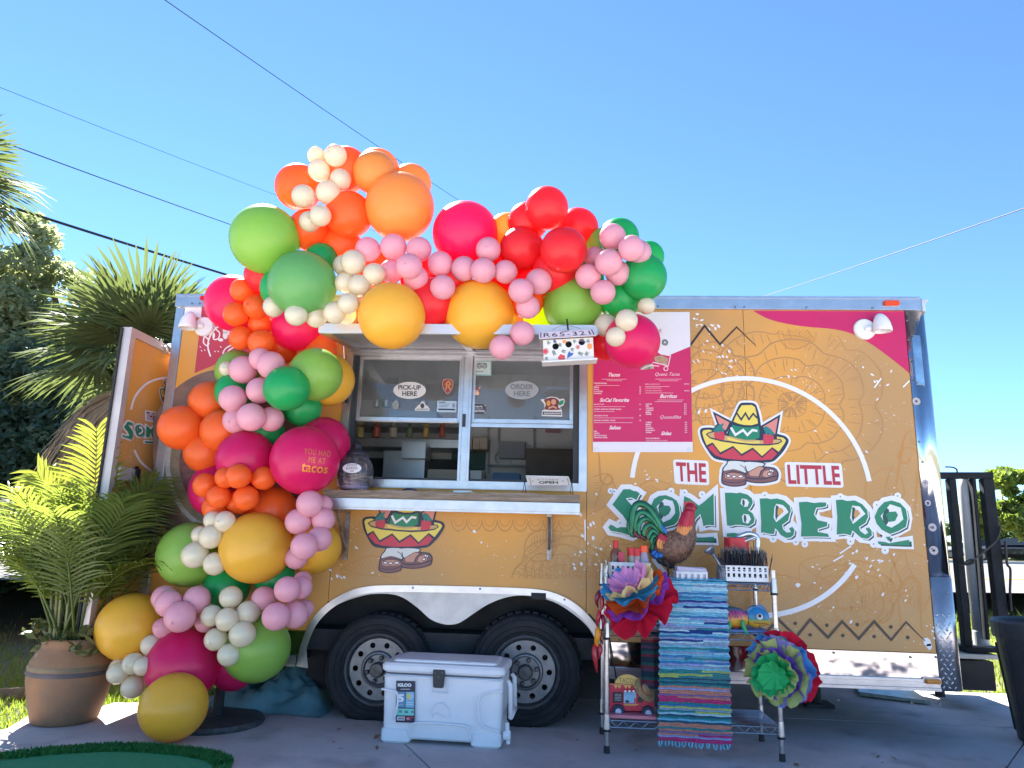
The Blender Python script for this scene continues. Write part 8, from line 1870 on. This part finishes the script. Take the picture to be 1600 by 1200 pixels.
def f_turf():
    i = rgx.randrange(len(ring_)); x, y = ring_[i]; x2, y2 = ring_[(i+1) % len(ring_)]; t = rgx.random(); x = lerp(x, x2, t); y = lerp(y, y2, t); s_ = rgx.uniform(.86, 1.0); p = Vector((mid_[0]+(x-mid_[0])*s_, mid_[1]+(y-mid_[1])*(s_-.06*(1-s_)/.14), .008)); return p if p.y > -1.0 else None
blades(16000, f_turf, .022, .6); t_ = gm.build('turf_fringe', mat('green turf fringe', (.035, .21, .045), .8, transl=.2), tm, recalc=False); t_['kind'] = 'stuff'

# ------------------------------------------------------------------ wires and cars
def wire(label, p0, p1, Y0, Y1, r, ext0=.6, ext1=.0):
    a, b = at(*p0, Y0), at(*p1, Y1); d = b-a; a2 = a-d*ext0; b2 = b+d*ext1; P = [a2.lerp(b2, i/24)-Vector((0, 0, 1))*.010*d.length*4*(i/24)*(1-i/24) for i in range(25)]; k = MB(); k.tube(P, r, 6); o = k.build('overhead_wire', mat('black wire sheath', (.012, .012, .014), .7)); tag(o, label, 'wire', 'overhead wires')
wire('thin overhead wire crossing the sky down to the top of the balloons', (270, 0), (713, 306), 9, 26, .010, .5, .6)
wire('faint uppermost of the three wires at the left sky', (0, 132), (430, 300), 11, 24, .007, .4, .9)
wire('middle of the three wires at the left, ending behind the lime balloon', (50, 235), (362, 348), 8, 15, .011, .6, 1.2)
wire('thick bundled cable, lowest of the wires, above the fan palm', (0, 315), (360, 428), 7.5, 13, .028, .5, .9)
wire('twisted thin wire rising to the right above the trailer roof', (1172, 465), (1600, 318), 30, 12, .012, .6, .4)

def car(label, px, py, zr, yaw, paint):
    o_ = gr(px, py, zr); t = thing('parked_car', label, 'car', o_, 'cars on the road'); Rm = Matrix.Rotation(yaw, 3, 'Z'); W = .9
    Q = lambda x, y, z: o_+Rm @ Vector((x, y, z))
    sec = [(-2.4, .42, .72, .78), (-2.3, .28, .98, .84), (-1.7, .25, 1.06, .90), (-.2, .24, 1.02, .91), (1.0, .24, .98, .90), (1.9, .26, .86, .87), (2.3, .34, .68, .78)]
    k = MB(); n = 10; vs = []
    for x, z0, z1, w_ in sec:
        for i in range(n):
            a = 2*pi*i/n+pi/n; cx = max(-1, min(1, cos(a)*1.25)); cz = max(-1, min(1, sin(a)*1.35)); vs.append(Q(x, cx*w_, (z0+z1)/2+cz*(z1-z0)/2))
    k.add(vs, [(i*n+j, (i+1)*n+j, (i+1)*n+(j+1) % n, i*n+(j+1) % n) for i in range(len(sec)-1) for j in range(n)]+[tuple(range(n)), tuple((len(sec)-1)*n+j for j in range(n-1, -1, -1))])
    k.build('body', paint, t, smooth=False)
    k = MB(); roof = [(-1.9, 1.05, .80), (-1.05, 1.42, .62), (.15, 1.45, .62), (1.15, .98, .80)]
    vs = [Q(x, s*w_, z) for x, z, w_ in roof for s in (-1, 1)]; vs += [Q(x, s*.86, .96) for x in (-1.9, 1.15) for s in (-1, 1)]
    k.add(vs, [(2, 3, 5, 4)]); k.build('roof', paint, t)
    gl = mat('dark car glass', (.02, .025, .03), .05, coat=1)
    for nm, f in (('rear_window', [(-1.9, -.8, 1.05), (-1.9, .8, 1.05), (-1.05, .62, 1.415), (-1.05, -.62, 1.415)]), ('windscreen', [(.15, -.62, 1.445), (.15, .62, 1.445), (1.15, .8, .98), (1.15, -.8, .98)]), ('side_window', [(-1.9, .8, 1.05), (1.15, .8, .98), (.15, .62, 1.445), (-1.05, .62, 1.415)]), ('side_window', [(-1.9, -.8, 1.05), (-1.05, -.62, 1.415), (.15, -.62, 1.445), (1.15, -.8, .98)])):
        k = MB(); k.add([Q(*p) for p in f], [(0, 1, 2, 3)]); k.build(nm, gl, t)
    for x in (-1.45, 1.45):
        for s in (-1, 1):
            k = MB(); c_ = Q(x, s*.82, .32); ax_ = Rm @ Vector((0, s, 0)); k.tube([c_-ax_*.11, c_+ax_*.10], .32, 20); w_ = k.build('wheel', m_tyre, t); k = MB(); k.tube([c_+ax_*.10, c_+ax_*.115], .20, 14); k.build('rim', m_rim, w_)
    for s in (-1, 1):
        k = MB(); k.hexa([Q(-2.43, s*.42, .76), Q(-2.36, s*.82, .76), Q(-2.30, s*.80, .77), Q(-2.36, s*.42, .77), Q(-2.41, s*.42, .90), Q(-2.33, s*.82, .92), Q(-2.27, s*.80, .92), Q(-2.34, s*.42, .90)]); k.build('tail_lamp', mat('red lamp lens', S('c0141c'), .2, coat=.6), t)
    k = MB(); k.hexa([Q(-2.44, -.26, .70), Q(-2.44, .26, .70), Q(-2.41, .26, .70), Q(-2.41, -.26, .70), Q(-2.42, -.26, .84), Q(-2.42, .26, .84), Q(-2.39, .26, .84), Q(-2.39, -.26, .84)]); k.build('number_plate', m_prw, t)
    k = MB(); k.box(Q(-2.33, 0, .45), (.14, 1.6, .16), Rm); k.build('bumper', paint, t); return t
m_blk = mat('black car paint', (.012, .013, .018), .15, coat=1); m_slv = mat('silver car paint', (.50, .52, .54), .25, .5, coat=1)
RZc = RZ+.03
car('black saloon car with red tail lamps on the road at the right edge', 1586, 878, RZc, radians(128), m_blk)
car('silver car half hidden behind the ramp gate on the road', 1522, 874, RZc, radians(150), m_slv)
